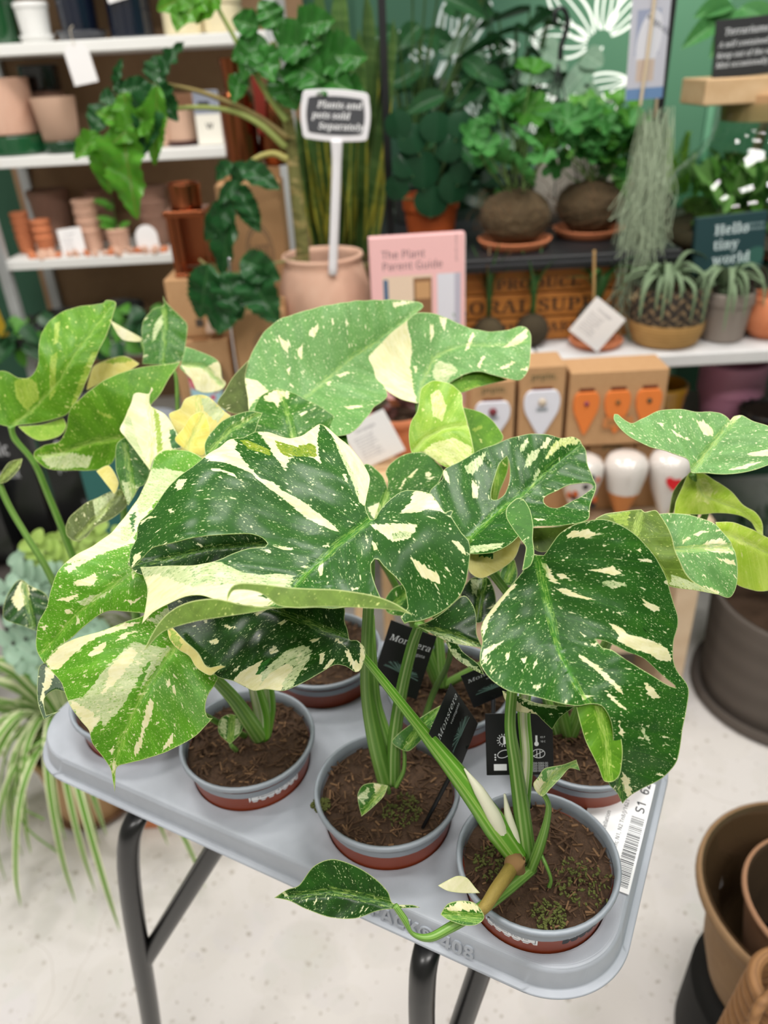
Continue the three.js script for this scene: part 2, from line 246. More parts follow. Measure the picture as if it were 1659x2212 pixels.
// ------------------------------------------------------------------ the variegated plants
const INK = { cream: ['#eae4b4', '#f3efcd', '#dfd99c'], sage: ['#c2cf98', '#d8deb2', '#a9be84'], lime: ['#7f9626', '#a6ac44', '#4f7c1c'], lime2: ['#d3da8e', '#e4e7ad', '#b9c96a'], limep: ['#93b03a', '#adc45a', '#7d9e2c'], limep2: ['#d6e07e', '#e6eba2', '#bccf58'], greenp: ['#2c6622', '#3c7a2a', '#1f5420'] };
const BASE = { dark: ['#265816', '#38721c', '#18460f'], deep: ['#1c4212', '#295716', '#113109'], mid: ['#356c18', '#47821f', '#265812'], bright: ['#58981a', '#70b02a', '#437f12'], soft: ['#679850', '#79a962', '#568842'], lime: ['#5c8f17', '#74a529', '#487a12'], limeb: ['#8bb52e', '#a6c84f', '#6f9f20'], limey: ['#b8d044', '#cfe26c', '#9cbe2e'], limeg: ['#568c12', '#6ea41f', '#447a0e'], under: ['#637f24', '#7b9638', '#4e691b'], olive: ['#56682a', '#687a38', '#455621'], yellow: ['#e2d87e', '#ece6a2', '#d2c860'], yellow2: ['#eddd63', '#f4e98a', '#dcc94c'], cream: ['#e6e0b2', '#f0ecd0', '#d5d39a'] };
const sub = (a) => { const o = []; for (let i = 0; i < a.length; i += 2) o.push([a[i] / 1e4, a[i + 1] / 1e4]); return o; };
function spline(p, step) {
  const o = [], n = p.length;
  for (let i = 0; i < n; i++) {
    const a = p[(i + n - 1) % n], b = p[i], c = p[(i + 1) % n], d = p[(i + 2) % n], k = Math.max(1, Math.min(8, Math.round(Math.hypot(c[0] - b[0], c[1] - b[1]) / step)));
    const sharp = (x, y, z) => { const v1 = [y[0] - x[0], y[1] - x[1]], v2 = [z[0] - y[0], z[1] - y[1]], l = Math.hypot(...v1) * Math.hypot(...v2) || 1; return (v1[0] * v2[0] + v1[1] * v2[1]) / l < 0.05; };
    const tb = sharp(a, b, c) ? [0, 0] : [(c[0] - a[0]) * 0.45, (c[1] - a[1]) * 0.45], tc = sharp(b, c, d) ? [0, 0] : [(d[0] - b[0]) * 0.45, (d[1] - b[1]) * 0.45], L = Math.hypot(c[0] - b[0], c[1] - b[1]);
    const lim = (t) => { const l = Math.hypot(...t); return l > L ? [t[0] * L / l, t[1] * L / l] : t; }, T1 = lim(tb), T2 = lim(tc);
    for (let j = 0; j < k; j++) { const t = j / k, t2 = t * t, t3 = t2 * t, h = [2 * t3 - 3 * t2 + 1, t3 - 2 * t2 + t, -2 * t3 + 3 * t2, t3 - t2]; o.push([0, 1].map((q) => h[0] * b[q] + h[1] * T1[q] + h[2] * c[q] + h[3] * T2[q])); }
  }
  return o;
}
function nearMid(p, mid) {
  let best = 1e9, out = null, run = 0;
  for (let i = 0; i < mid.length - 1; i++) {
    const a = mid[i], b = mid[i + 1], dx = b[0] - a[0], dy = b[1] - a[1], l2 = dx * dx + dy * dy || 1e-12, t = Math.min(1, Math.max(0, ((p[0] - a[0]) * dx + (p[1] - a[1]) * dy) / l2)), qx = a[0] + t * dx, qy = a[1] + t * dy, D = Math.hypot(p[0] - qx, p[1] - qy), l = Math.sqrt(l2);
    if (D < best) { best = D; out = { d: D, s: run + t * l, tx: dx / l, ty: dy / l, ox: p[0] - qx, oy: p[1] - qy }; }
    run += l;
  }
  out.total = run; return out;
}
function veinDir(p, mid) { const m = nearMid(p, mid), w = 0.75 * m.d * Math.min(1, m.s / m.total * 2.5 + 0.15); return Math.atan2(m.oy + m.ty * w, m.ox + m.tx * w); }
const SHEETS = [];   // leaf skins share a few large sheets
function onSheet(w, h, draw) {
  const c = document.createElement('canvas'); c.width = w; c.height = h; draw(c.getContext('2d'));
  let s = null, row = null;
  for (const q of SHEETS) { for (const R of q.rows) if (!row && R.h >= h + 6 && R.h < h * 1.5 + 40 && R.x + w + 6 <= 2048) { s = q; row = R; } if (!row && q.y + h + 6 <= 2048) { row = { x: 0, y: q.y, h: h + 6 }; q.y += h + 6; q.rows.push(row); s = q; } if (row) break; }
  if (!row) { const k = document.createElement('canvas'); k.width = k.height = 2048; const t = new THREE.CanvasTexture(k); t.colorSpace = THREE.SRGBColorSpace; s = { g: k.getContext('2d'), t, rows: [], y: h + 6, mats: {} }; SHEETS.push(s); row = { x: 0, y: 0, h: h + 6 }; s.rows.push(row); }
  s.g.drawImage(c, row.x, row.y, w + 5, h + 5); s.g.drawImage(c, row.x + 2, row.y + 2); const o = { s, x: row.x + 2, y: row.y + 2, w, h }; row.x += w + 6; return o;
}
function leafSkin(d, out, holes, mid, bb) {
  const W = bb[2] - bb[0], H = bb[3] - bb[1], S = Math.min(4200, 1000 / Math.max(W, H)), r = rng(d.q * 17 + 3), w = Math.max(32, Math.ceil(W * S)), h = Math.max(32, Math.ceil(H * S)), base = BASE[d.b];
  const X = (p) => (p[0] - bb[0]) * S, Y = (p) => h - (p[1] - bb[1]) * S, mm = S / 1000;
  return onSheet(w, h, (g) => {
    g.fillStyle = base[0]; g.fillRect(0, 0, w, h);
    const rnd = () => [bb[0] + r() * W, bb[1] + r() * H], area = W * H;
    const streak = (p, len, wid, col, al, jag = 0.35) => {
      const a = -veinDir(p, mid), ca = Math.cos(a), sa = Math.sin(a), n = len > 2 * mm ? 9 : 5; g.globalAlpha = al; g.fillStyle = col; g.beginPath();
      for (let i = 0; i < n * 2; i++) { const t = i / (n * 2) * 6.2832, k = 1 + (r() - 0.5) * 2 * jag, x = Math.cos(t) * len * k, y = Math.sin(t) * wid * k, px = X(p) + ca * x - sa * y, py = Y(p) + sa * x + ca * y; i ? g.lineTo(px, py) : g.moveTo(px, py); }
      g.closePath(); g.fill();
    };
    for (let i = 0; i < 420; i++) streak(rnd(), (4 + r() * 14) * mm, (1.5 + r() * 4) * mm, base[1 + (r() < 0.5)], 0.16);
    // pale veins
    if (d.ve) { g.strokeStyle = base[1]; const T = nearMid(mid[mid.length - 1], mid).total, nv = Math.max(4, Math.round(T / 0.016)); for (let i = 0; i < nv; i++) for (const sd of [-1, 1]) { let s = (i + 0.3 + r() * 0.3) / nv * T, run = 0, p = mid[0]; for (let q = 0; q < mid.length - 1; q++) { const l = Math.hypot(mid[q + 1][0] - mid[q][0], mid[q + 1][1] - mid[q][1]); if (s <= run + l) { const t = (s - run) / l; p = [mid[q][0] + (mid[q + 1][0] - mid[q][0]) * t, mid[q][1] + (mid[q + 1][1] - mid[q][1]) * t]; const tx = (mid[q + 1][0] - mid[q][0]) / l, ty = (mid[q + 1][1] - mid[q][1]) / l; p = [p[0] - ty * sd * 0.001, p[1] + tx * sd * 0.001]; break; } run += l; }
      g.globalAlpha = 0.5; g.lineWidth = 0.7 * mm; g.beginPath(); g.moveTo(X(p), Y(p)); for (let q = 0; q < 26; q++) { const a = veinDir(p, mid); p = [p[0] + Math.cos(a) * 0.004, p[1] + Math.sin(a) * 0.004]; g.lineTo(X(p), Y(p)); } g.stroke(); } }
    // pigment patches with ragged edges
    for (const pa of d.pa ?? []) {
      const c = INK[pa[0]], P = sub(pa.slice(1)), E = [];
      for (let i = 0; i < P.length; i++) { const a = P[i], b = P[(i + 1) % P.length], L = Math.hypot(b[0] - a[0], b[1] - a[1]), n = Math.max(2, Math.round(L / 0.0011)), va = veinDir([(a[0] + b[0]) / 2, (a[1] + b[1]) / 2], mid); for (let j = 0; j < n; j++) { const t = j / n, k = (r() - 0.5) * 0.0022 * (r() < 0.2 ? 2 : 1), k2 = (r() - 0.5) * 0.0007; E.push([a[0] + (b[0] - a[0]) * t + Math.cos(va) * k - Math.sin(va) * k2, a[1] + (b[1] - a[1]) * t + Math.sin(va) * k + Math.cos(va) * k2]); } }
      g.save(); g.globalAlpha = 1; g.fillStyle = c[0]; g.beginPath(); E.forEach((p, i) => i ? g.lineTo(X(p), Y(p)) : g.moveTo(X(p), Y(p))); g.closePath(); g.fill(); g.clip();
      let x0 = 9, y0 = 9, x1 = -9, y1 = -9; for (const p of P) { x0 = Math.min(x0, p[0]); x1 = Math.max(x1, p[0]); y0 = Math.min(y0, p[1]); y1 = Math.max(y1, p[1]); }
      const n = 20 + (x1 - x0) * (y1 - y0) * 1.6e5;
      for (let i = 0; i < n; i++) streak([x0 + r() * (x1 - x0), y0 + r() * (y1 - y0)], (1 + r() * 5) * mm, (0.3 + r() * 1.1) * mm, c[1 + (r() < 0.5)], 0.3);
      if (pa[0] !== 'greenp' && pa[0] !== 'cream') for (let i = 0; i < n * 2; i++) streak([x0 + r() * (x1 - x0), y0 + r() * (y1 - y0)], (0.3 + r()) * mm, (0.15 + r() * 0.3) * mm, r() < 0.5 ? base[0] : c[1], 0.35);
      g.restore();
    }
    // fine constellation of pale flecks
    const cr = BASE[d.b] === BASE.under || /lime/.test(d.b) ? '#cbd47e' : '#e9e6bb', k = d.s;
    for (let i = 0; i < area * 2.6e5 * k; i++) { const l = (0.13 + r() * r() * 0.42) * mm; streak(rnd(), l * (1.1 + 2.2 * r() * r()), l * 0.6, cr, 0.45 + r() * 0.5); }
    for (let i = 0; i < area * 1e4 * k; i++) streak(rnd(), (0.5 + r() * r() * 2.4) * mm, (0.25 + r() * 0.45) * mm, cr, 0.75 + r() * 0.25, 0.5);
    for (let i = 0; i < area * 5e2 * k; i++) streak(rnd(), (1.4 + r() * 2.4) * mm, (0.5 + r() * 0.9) * mm, cr, 0.95, 0.6);
    // midrib and margin
    if (d.ve) { g.globalAlpha = 1; g.lineCap = 'round'; const mr = { dark: '#4c9a1c', deep: '#4c7a35', bright: '#8fae58' }[d.b] ?? '#a9c070'; for (let i = 0; i < mid.length - 1; i++) for (let q = 0; q < 8; q++) { const t = q / 8, T = (i + t) / (mid.length - 1); g.strokeStyle = mr; const wd = ((d.b === 'dark' ? 8 : 4) * (1 - T) ** 1.3 + 0.6) * mm; const a = [mid[i][0] + (mid[i + 1][0] - mid[i][0]) * t, mid[i][1] + (mid[i + 1][1] - mid[i][1]) * t], b = [mid[i][0] + (mid[i + 1][0] - mid[i][0]) * (t + 0.125), mid[i][1] + (mid[i + 1][1] - mid[i][1]) * (t + 0.125)]; for (const k2 of [1, 0.6, 0.28]) { g.globalAlpha = 0.22; g.lineCap = 'butt'; g.lineWidth = wd * k2; g.beginPath(); g.moveTo(X(a), Y(a)); g.lineTo(X(b), Y(b)); g.stroke(); } } for (let i = 0; i < 420; i++) { const m = Math.floor(r() * (mid.length - 1)), t = r(), p = [mid[m][0] + (mid[m + 1][0] - mid[m][0]) * t + (r() - 0.5) * 0.006, mid[m][1] + (mid[m + 1][1] - mid[m][1]) * t + (r() - 0.5) * 0.006], a = -Math.atan2(mid[m + 1][1] - mid[m][1], mid[m + 1][0] - mid[m][0]); g.strokeStyle = r() < 0.5 ? '#b9cf6a' : base[1]; g.globalAlpha = 0.5; g.lineWidth = 0.3 * mm; g.beginPath(); g.moveTo(X(p), Y(p)); g.lineTo(X(p) + Math.cos(a) * 4 * mm, Y(p) + Math.sin(a) * 4 * mm); g.stroke(); } }
    g.strokeStyle = '#d3da9c'; g.globalAlpha = 0.75; g.lineWidth = 0.9 * mm;
    for (const o of [out, ...holes]) { g.beginPath(); o.forEach((p, i) => i ? g.lineTo(X(p), Y(p)) : g.moveTo(X(p), Y(p))); g.closePath(); g.stroke(); }
    g.globalAlpha = 1;
  });
}
const underTex = {}, underMat = (b) => underTex[b] ??= leafMat({ dark: 0x7f9a3c, deep: 0x6f8a3a, mid: 0x7f9a3c, bright: 0x93ad48, soft: 0x86a248, cream: 0xdcd8a4, yellow: 0xd8d080, yellow2: 0xe0d468, under: 0x2d6a24, lime: 0x3f7420 }[b] ?? 0x8fae3c, 0.5);
function leafMesh(d, parent) {
  const out0 = sub(d.out), area0 = Math.abs(THREE.ShapeUtils.area(out0.map((p) => ({ x: p[0], y: p[1] })))), step = Math.max(0.0016, Math.min(0.0032, Math.sqrt(area0) / 42));
  const out = spline(out0, step), holes = (d.h ?? []).map((h) => spline(sub(h), step)), mid = sub(d.mid), C = out.map((p) => new THREE.Vector2(...p)), Hs = holes.map((h) => h.map((p) => new THREE.Vector2(...p)));
  if (THREE.ShapeUtils.isClockWise(C)) C.reverse(); for (const h of Hs) if (!THREE.ShapeUtils.isClockWise(h)) h.reverse();
  let P = [...C, ...Hs.flat()].map((v) => [v.x, v.y]), T = THREE.ShapeUtils.triangulateShape(C, Hs);
  for (let it = 0; it < 9; it++) {   // split long edges, every triangle along the same midpoints
    const E = new Map(), key = (a, b) => a < b ? a * 1e6 + b : b * 1e6 + a, lim = step * 1.7; let any = false;
    const midp = (a, b) => { const k = key(a, b); if (E.has(k)) return E.get(k); const l = Math.hypot(P[a][0] - P[b][0], P[a][1] - P[b][1]); let v = -1; if (l > lim) { v = P.length; P.push([(P[a][0] + P[b][0]) / 2, (P[a][1] + P[b][1]) / 2]); any = true; } E.set(k, v); return v; };
    const N = [];
    for (const [a, b, c] of T) {
      const x = midp(a, b), y = midp(b, c), z = midp(c, a), n = (x >= 0) + (y >= 0) + (z >= 0);
      if (!n) N.push([a, b, c]);
      else if (n === 3) N.push([a, x, z], [x, b, y], [z, y, c], [x, y, z]);
      else if (n === 1) x >= 0 ? N.push([a, x, c], [x, b, c]) : y >= 0 ? N.push([a, b, y], [a, y, c]) : N.push([a, b, z], [z, b, c]);
      else if (x < 0) N.push([a, b, y], [a, y, z], [z, y, c]); else if (y < 0) N.push([a, x, z], [x, b, c], [x, c, z]); else N.push([a, x, c], [x, b, y], [x, y, c]);
    }
    T = N; if (!any) break;
  }
  const bb = [9, 9, -9, -9]; for (const p of P) { bb[0] = Math.min(bb[0], p[0]); bb[1] = Math.min(bb[1], p[1]); bb[2] = Math.max(bb[2], p[0]); bb[3] = Math.max(bb[3], p[1]); }
  const H = (p) => { let h = 0; for (const [x, y, w] of d.c ?? []) h += w * Math.exp(-((p[0] - x) ** 2 + (p[1] - y) ** 2) / 0.005); const m = nearMid(p, mid); h += d.f * m.d; if (d.ve) h += 0.00045 * Math.min(1, m.d / 0.012) * Math.cos(6.2832 * (m.s - 0.6 * m.d) / 0.022) - 0.0012 * Math.exp(-((m.d / 0.0025) ** 2)); return h + 0.00015 * perlin.noise(p[0] * 90, p[1] * 90, d.q); };
  const skin = leafSkin(d, out, holes, mid, bb);
  const O = V3(d.o).sub(parent.position), U = V3(d.u), Vv = V3(d.v), Wn = V3(d.w), n = P.length, pos = new Float32Array(n * 6), uv = new Float32Array(n * 4), idx = [], q = V3(0, 0, 0), th = 0.0005;
  P.forEach((p, i) => { const h = H(p); for (const k of [0, 1]) { q.copy(O).addScaledVector(U, p[0]).addScaledVector(Vv, p[1]).addScaledVector(Wn, h - k * th); pos.set([q.x, q.y, q.z], (i + k * n) * 3); uv.set([(skin.x + (p[0] - bb[0]) / (bb[2] - bb[0]) * skin.w) / 2048, 1 - (skin.y + (1 - (p[1] - bb[1]) / (bb[3] - bb[1])) * skin.h) / 2048], (i + k * n) * 2); } });
  const flip = U.clone().cross(Vv).dot(Wn) < 0, back = [], rim = new Map();
  for (const [a, b, c] of T) { flip ? idx.push(a, c, b) : idx.push(a, b, c); flip ? back.push(a + n, b + n, c + n) : back.push(a + n, c + n, b + n); for (const [s, e] of [[a, b], [b, c], [c, a]]) { const k = s < e ? s * 1e6 + e : e * 1e6 + s; rim.set(k, rim.has(k) ? null : [s, e]); } }
  const nf = idx.length; for (const v of back) idx.push(v); for (const e of rim.values()) if (e) idx.push(e[0], e[0] + n, e[1], e[1], e[0] + n, e[1] + n);
  const g = new THREE.BufferGeometry(); g.setAttribute('position', new THREE.BufferAttribute(pos, 3)); g.setAttribute('uv', new THREE.BufferAttribute(uv, 2)); g.setIndex(idx); g.computeVertexNormals(); g.addGroup(0, nf, 0); g.addGroup(nf, idx.length - nf, 1);
  const gl = { dark: 0.29, deep: 0.27, soft: 0.4 }[d.b] ?? 0.36, face = skin.s.mats[gl] ??= leafMat(0xffffff, gl, { map: skin.s.t });
  return part(d.n, g, [face, underMat(d.b)], parent);
}
const LEAVES = [
{"k":"M","p":"B","n":"leaf","o":[-0.0562,1.1361,-0.4481],"u":[0.9965,-0.0782,-0.0291],"v":[-0.0095,0.2402,-0.9707],"w":[0.0829,0.9676,0.2387],"out":[489,60,470,72,452,109,438,185,474,361,473,418,417,567,338,702,257,806,174,954,114,1014,69,981,-23,881,-104,841,-181,875,-275,934,-373,921,-447,833,-541,798,-610,697,-694,599,-780,509,-876,448,-953,376,-1045,252,-1127,221,-1149,169,-1147,95,-1183,37,-1182,-46,-1161,-99,-1081,-73,-1006,-47,-833,-107,-677,-116,-514,-92,-325,-40,-258,-47,-223,-82,-240,-111,-333,-152,-440,-219,-563,-293,-691,-301,-900,-232,-1089,-125,-1043,-230,-1006,-326,-999,-456,-1005,-584,-941,-528,-840,-512,-716,-509,-611,-530,-537,-563,-441,-601,-325,-635,-148,-625,101,-583,308,-541,459,-502,539,-480,518,-439,489,-376,468,-306,466,-260,491,-230,519,-237,551,-277,593,-316,651,-368,690,-413,701,-458,707,-498,679,-538,657,-559,683,-591,715,-576,804,-566,899,-538,988,-497,1056,-445,1094,-380,1118,-278,1126,-220,1116,-168,1073,-126,1024,-52,1004,-20,1025,15,1003,18,965,-1,931,58,884,143,822,183,718,223,657,211,579,156,531,102,508,64],"mid":[483,66,255,-60,34,-270,-79,-471,-158,-597],"b":"dark","s":1.0,"f":0.1,"q":1,"ve":1,"pa":[["cream",-707,597,-611,709,-542,811,-508,800,-478,741,-488,675,-438,566,-383,486,-300,390,-204,373,-132,315,-9,263,121,172,224,73,262,19,205,45,122,94,9,158,-137,262,-250,326,-315,371,-366,421,-461,465,-549,507,-671,544],["cream",-356,924,-276,948,-182,889,-105,854,-23,894,68,994,117,1026,99,839,108,677,130,547,76,617,15,631,-52,644,-100,590,-122,486,-181,565,-225,641,-270,778,-329,884],["lime",-216,825,-152,788,-55,741,46,771,87,729,96,631,29,631,-35,625,-100,610,-145,636,-177,687],["lime",-464,796,-414,802,-325,744,-248,691,-236,607,-318,651,-403,682],["cream",174,967,257,817,338,711,417,575,476,417,477,352,441,177,394,221,389,327,352,449,307,557,257,697,216,818,139,995],["sage",209,814,237,763,290,618,349,488,386,347,391,252,367,331,322,472,270,620],["cream",656,48,694,72,742,116,753,183,791,199,885,151,940,50,967,-4,916,14,855,27,780,19],["cream",469,24,601,-15,761,-57,779,-81,744,-110,731,-147,612,-138,541,-71,490,-13],["sage",605,-85,681,-90,741,-107,728,-138,619,-130],["cream",728,-251,771,-266,844,-308,902,-325,920,-352,917,-379,865,-362,807,-350,776,-317],["cream",1003,-163,1047,-170,1086,-211,1107,-252,1076,-240,1030,-200],["sage",-1089,-122,-901,-229,-692,-298,-563,-290,-505,-290,-438,-317,-377,-353,-262,-347,-146,-307,-35,-298,-67,-393,-137,-464,-253,-460,-416,-566,-537,-567,-611,-533,-715,-512,-840,-515,-940,-531,-1003,-593,-1006,-326],["cream",-1040,-225,-937,-267,-759,-402,-660,-462,-513,-462,-370,-439,-212,-426,-137,-464,-248,-530,-131,-570,-240,-642,-412,-605,-537,-567,-611,-533,-715,-512,-840,-515,-940,-531,-1008,-598,-1002,-328],["cream",-880,427,-808,401,-812,326,-843,307,-886,347],["cream",-643,448,-573,431,-490,396,-423,339,-403,323,-471,359,-554,402,-632,412],["cream",-929,181,-879,166,-852,115,-900,149],["cream",-1141,214,-1061,211,-990,164,-1074,198,-1118,178],["cream",-1163,-53,-1148,-7,-1084,-21,-1104,-63,-1151,-91],["cream",283,452,309,457,322,376,302,397],["cream",-180,-92,-126,-84,-52,-83,-63,-106,-140,-105],["cream",131,-177,149,-163,147,-282,129,-319,116,-240],["cream",472,-106,502,-140,520,-186,483,-160],["cream",333,-396,370,-402,388,-414,339,-421]],"c":[[0.0115,0.0951,0.042],[-0.0361,0.0818,0.06476],[-0.0137,0.0957,-0.09455],[-0.0713,0.0621,-0.03054],[-0.1139,0.0177,-0.01621],[-0.1182,-0.0035,-0.07097],[0.0154,-0.0038,-0.0034],[-0.0025,-0.034,-0.02026],[0.047,0.0269,0.19024],[0.0789,0.0193,-0.02072],[0.1018,-0.0034,0.04091],[0.1119,-0.0203,-0.04487],[0.068,-0.0519,-0.1483],[0.1014,-0.0459,-0.04204],[-0.0273,-0.0112,0.06505],[-0.0472,-0.0088,-0.23349],[-0.0886,-0.0303,0.10296],[-0.1049,-0.0459,-0.11882],[-0.0241,-0.0616,0.00808],[0.0159,-0.0572,0.03127],[0.0493,0.0209,-0.22717],[-0.074,-0.0101,0.14726],[-0.0526,0.0144,0.06484],[0.0756,-0.0274,0.19381]]},
{"k":"M_roll","p":"B","n":"rolled_edge","o":[-0.0403,1.1327,-0.3676],"u":[0.9954,-0.0892,-0.0338],"v":[0.0455,0.7556,-0.6535],"w":[0.0838,0.649,0.7562],"out":[-534,-24,-532,25,-503,72,-445,86,-329,79,-172,60,-28,53,114,47,314,14,444,-34,552,-105,444,-75,245,-61,82,-55,-32,-55,-142,-61,-239,-48,-293,-7,-359,32,-442,45,-501,39,-522,3],"mid":[-512,56,-243,2,136,-3,517,-86],"b":"under","s":0.35,"f":0.0,"q":2,"ve":0,"of":"M","c":[[-0.0001,0.0057,-0.09178],[0.0001,-0.0012,0.13558],[0.0,-0.0052,-0.05295],[-0.0359,0.0085,-0.07788],[-0.0346,0.0037,0.08216]]},
{"k":"M_roll2","p":"B","n":"rolled_edge","o":[-0.108,1.1202,-0.3719],"u":[0.9965,-0.0013,0.0831],"v":[0.055,0.7599,-0.6477],"w":[-0.0623,0.65,0.7573],"out":[-402,-208,-384,-164,-361,-108,-324,-42,-279,12,-211,59,-114,92,20,104,115,88,203,67,328,52,430,49,310,22,102,-6,-65,-29,-207,-62,-291,-95,-342,-142,-375,-186],"mid":[-398,-191,-273,-39,-8,42,402,49],"b":"under","s":0.35,"f":0.0,"q":3,"ve":0,"of":"M","c":[[-0.0034,0.0098,-0.08131],[0.0023,0.0028,0.11412],[-0.0011,-0.002,-0.03548]]},
{"k":"R","p":"A","n":"leaf","o":[0.1267,1.0628,-0.3826],"u":[0.9928,-0.1091,-0.0486],"v":[0.0496,0.7467,-0.6633],"w":[0.1087,0.6561,0.7468],"out":[-234,677,-193,741,-144,812,-62,863,72,890,145,885,266,840,378,770,504,664,599,546,668,412,722,287,720,209,679,108,661,9,690,-77,768,-154,793,-204,777,-302,714,-463,696,-587,654,-700,569,-781,426,-842,324,-896,280,-942,230,-872,137,-789,138,-698,145,-550,123,-405,64,-304,-23,-292,-103,-302,-224,-284,-418,-236,-562,-207,-663,-138,-714,-50,-708,26,-681,101,-681,176,-643,257,-538,377,-430,497,-361,584,-344,660,-303,690,-271,682],"mid":[-265,679,-230,504,-191,260,-165,46,-90,-175,58,-404,195,-671,275,-921],"b":"dark","s":1.1,"f":0.06,"q":4,"ve":1,"h":[[70,116,121,107,207,68,268,36,396,-11,529,-104,664,-184,667,-199,579,-176,390,-86,254,-12,164,50,109,62]],"pa":[["cream",-110,783,-69,828,-24,820,28,835,66,792,22,767,-22,781],["cream",29,568,127,574,182,594,241,546,184,528,108,551],["sage",118,491,184,499,281,466,194,442,129,473],["cream",-151,452,-99,456,-11,408,93,369,-3,383,-79,401],["cream",392,388,441,363,556,329,500,296,425,332],["cream",-241,639,-195,588,-132,482,-168,493,-205,531],["cream",-144,549,-117,551,-72,516,-127,518],["cream",162,221,230,197,285,149,373,132,491,104,615,58,644,-22,537,-20,426,28,312,54,204,110,218,149],["cream",-50,27,60,-47,171,-158,219,-240,131,-161,39,-67,-38,-11],["cream",89,-204,162,-259,254,-350,170,-297],["cream",384,-159,443,-190,516,-256,450,-263,394,-227],["sage",342,-419,389,-468,431,-556,368,-485],["cream",242,-725,309,-787,336,-850,316,-911,255,-805],["cream",176,-392,204,-450,236,-524,199,-494],["cream",-684,176,-635,266,-538,377,-420,503,-405,488,-516,365,-618,245,-668,128],["cream",-708,-29,-690,44,-629,74,-528,108,-600,59,-678,6],["cream",365,637,440,648,488,621,421,622],["cream",-536,24,-509,36,-526,-17,-547,-29],["cream",-441,-11,-394,1,-414,-35],["cream",-25,166,12,138,6,126],["cream",346,696,382,710,386,680],["cream",-672,-87,-632,-81,-654,-104],["cream",-72,-232,9,-238,-52,-272]],"c":[[-0.0235,0.0694,-0.14458],[-0.0091,0.0828,0.11405],[0.0453,0.067,-0.03168],[0.0723,0.0286,-0.03311],[0.0808,-0.0214,-0.03964],[-0.0188,0.0439,-0.12332],[-0.0116,0.005,-0.19339],[-0.0409,0.0357,0.18193],[-0.0651,0.0062,-0.13946],[-0.0603,-0.0101,0.09357],[-0.0475,-0.0144,-0.03807],[-0.0407,-0.0185,0.10045],[-0.0245,-0.0216,0.00616],[-0.0098,-0.0274,0.01853],[0.0161,-0.0411,-0.10928],[0.0348,-0.0518,0.14319],[0.0304,-0.0946,-0.05162],[0.0675,-0.0669,-0.03914],[0.0075,0.035,0.14804],[0.0356,0.0209,0.01528],[0.0152,-0.0146,0.062]]},
{"k":"R_roll","p":"A","n":"rolled_edge","o":[0.1289,1.0273,-0.3449],"u":[0.9917,-0.1201,-0.0453],"v":[0.0745,0.8261,-0.5586],"w":[0.1045,0.5506,0.8282],"out":[-142,202,-55,219,44,207,113,143,152,44,166,-103,146,-218,93,-267,31,-258,-7,-167,-73,-42,-118,86],"mid":[-3,210,55,-14,64,-257],"b":"lime","s":0.3,"f":0.0,"q":5,"ve":1,"of":"R","c":[[-0.0099,0.0086,-0.10306],[-0.0024,0.0013,0.14599],[0.0177,-0.0085,-0.0562]]},
{"k":"R_roll_top","p":"A","n":"rolled_edge","o":[0.0899,1.1335,-0.4316],"u":[0.9986,-0.0453,0.0262],"v":[0.0496,0.6588,-0.7506],"w":[0.0168,0.7509,0.6602],"out":[16,239,-12,235,-78,169,-91,91,-55,4,-5,-84,18,-131,1,-207,-21,-294,36,-261,68,-176,70,-69,84,39,74,151,46,218],"mid":[3,224,5,83,40,-90,36,-222],"b":"mid","s":0.4,"f":0.0,"q":6,"ve":0,"of":"R","c":[[-0.0066,0.0136,-0.06636],[-0.0013,0.0051,0.11177],[0.0083,0.0064,-0.05265]]},
{"k":"Rb","p":"D","n":"leaf","o":[0.1021,1.1042,-0.5278],"u":[0.9986,-0.0453,0.0262],"v":[0.0421,0.3987,-0.9161],"w":[0.0311,0.916,0.4001],"out":[-648,134,-541,243,-531,321,-462,364,-328,424,-248,472,-76,528,71,581,199,605,317,618,442,610,561,648,630,639,644,610,667,549,668,403,697,270,709,224,699,166,620,-13,557,-203,389,-285,244,-331,109,-342,1,-423,-89,-516,-217,-575,-370,-518,-418,-459,-491,-251,-592,-69],"mid":[-378,-344,-119,-92,83,68,295,290,627,604],"b":"dark","s":0.9,"f":0.16,"q":7,"ve":1,"h":[[-18,398,-78,339,-123,222,-160,99,-165,20,-119,10,-60,56,-16,161,-1,257,-2,352],[633,234,481,191,355,116,258,42,246,-11,279,-63,344,-68,450,0,604,117,679,185,674,223]],"pa":[["lime2",303,409,362,523,454,605,561,648,646,630,521,567,413,503,335,422],["sage",120,308,154,414,208,459,269,495,244,425,168,326],["sage",-360,326,-275,384,-174,462,-219,340,-302,243,-337,269],["cream",-311,201,-253,127,-273,34,-311,52],["sage",98,491,164,557,174,524,98,430],["cream",-542,327,-501,308,-480,197,-520,219],["sage",-360,-421,-118,-488,-174,-541,-370,-512],["cream",139,-218,219,-229,150,-255],["cream",269,495,321,566,384,598,308,486],["sage",179,214,237,313,256,302,210,216]],"c":[[-0.0367,-0.0284,-0.10373],[0.0107,0.0153,-0.14828],[0.0637,0.0628,-0.04264],[-0.052,0.0332,-0.05085],[-0.0061,0.0539,-0.0346],[0.0394,0.057,0.05407],[0.0196,-0.035,0.03094],[0.0584,-0.0106,-0.01209],[0.0704,0.0219,-0.01912],[-0.0268,-0.0561,0.04888],[-0.0216,0.0121,0.1648],[0.0295,0.0331,0.07564]]},
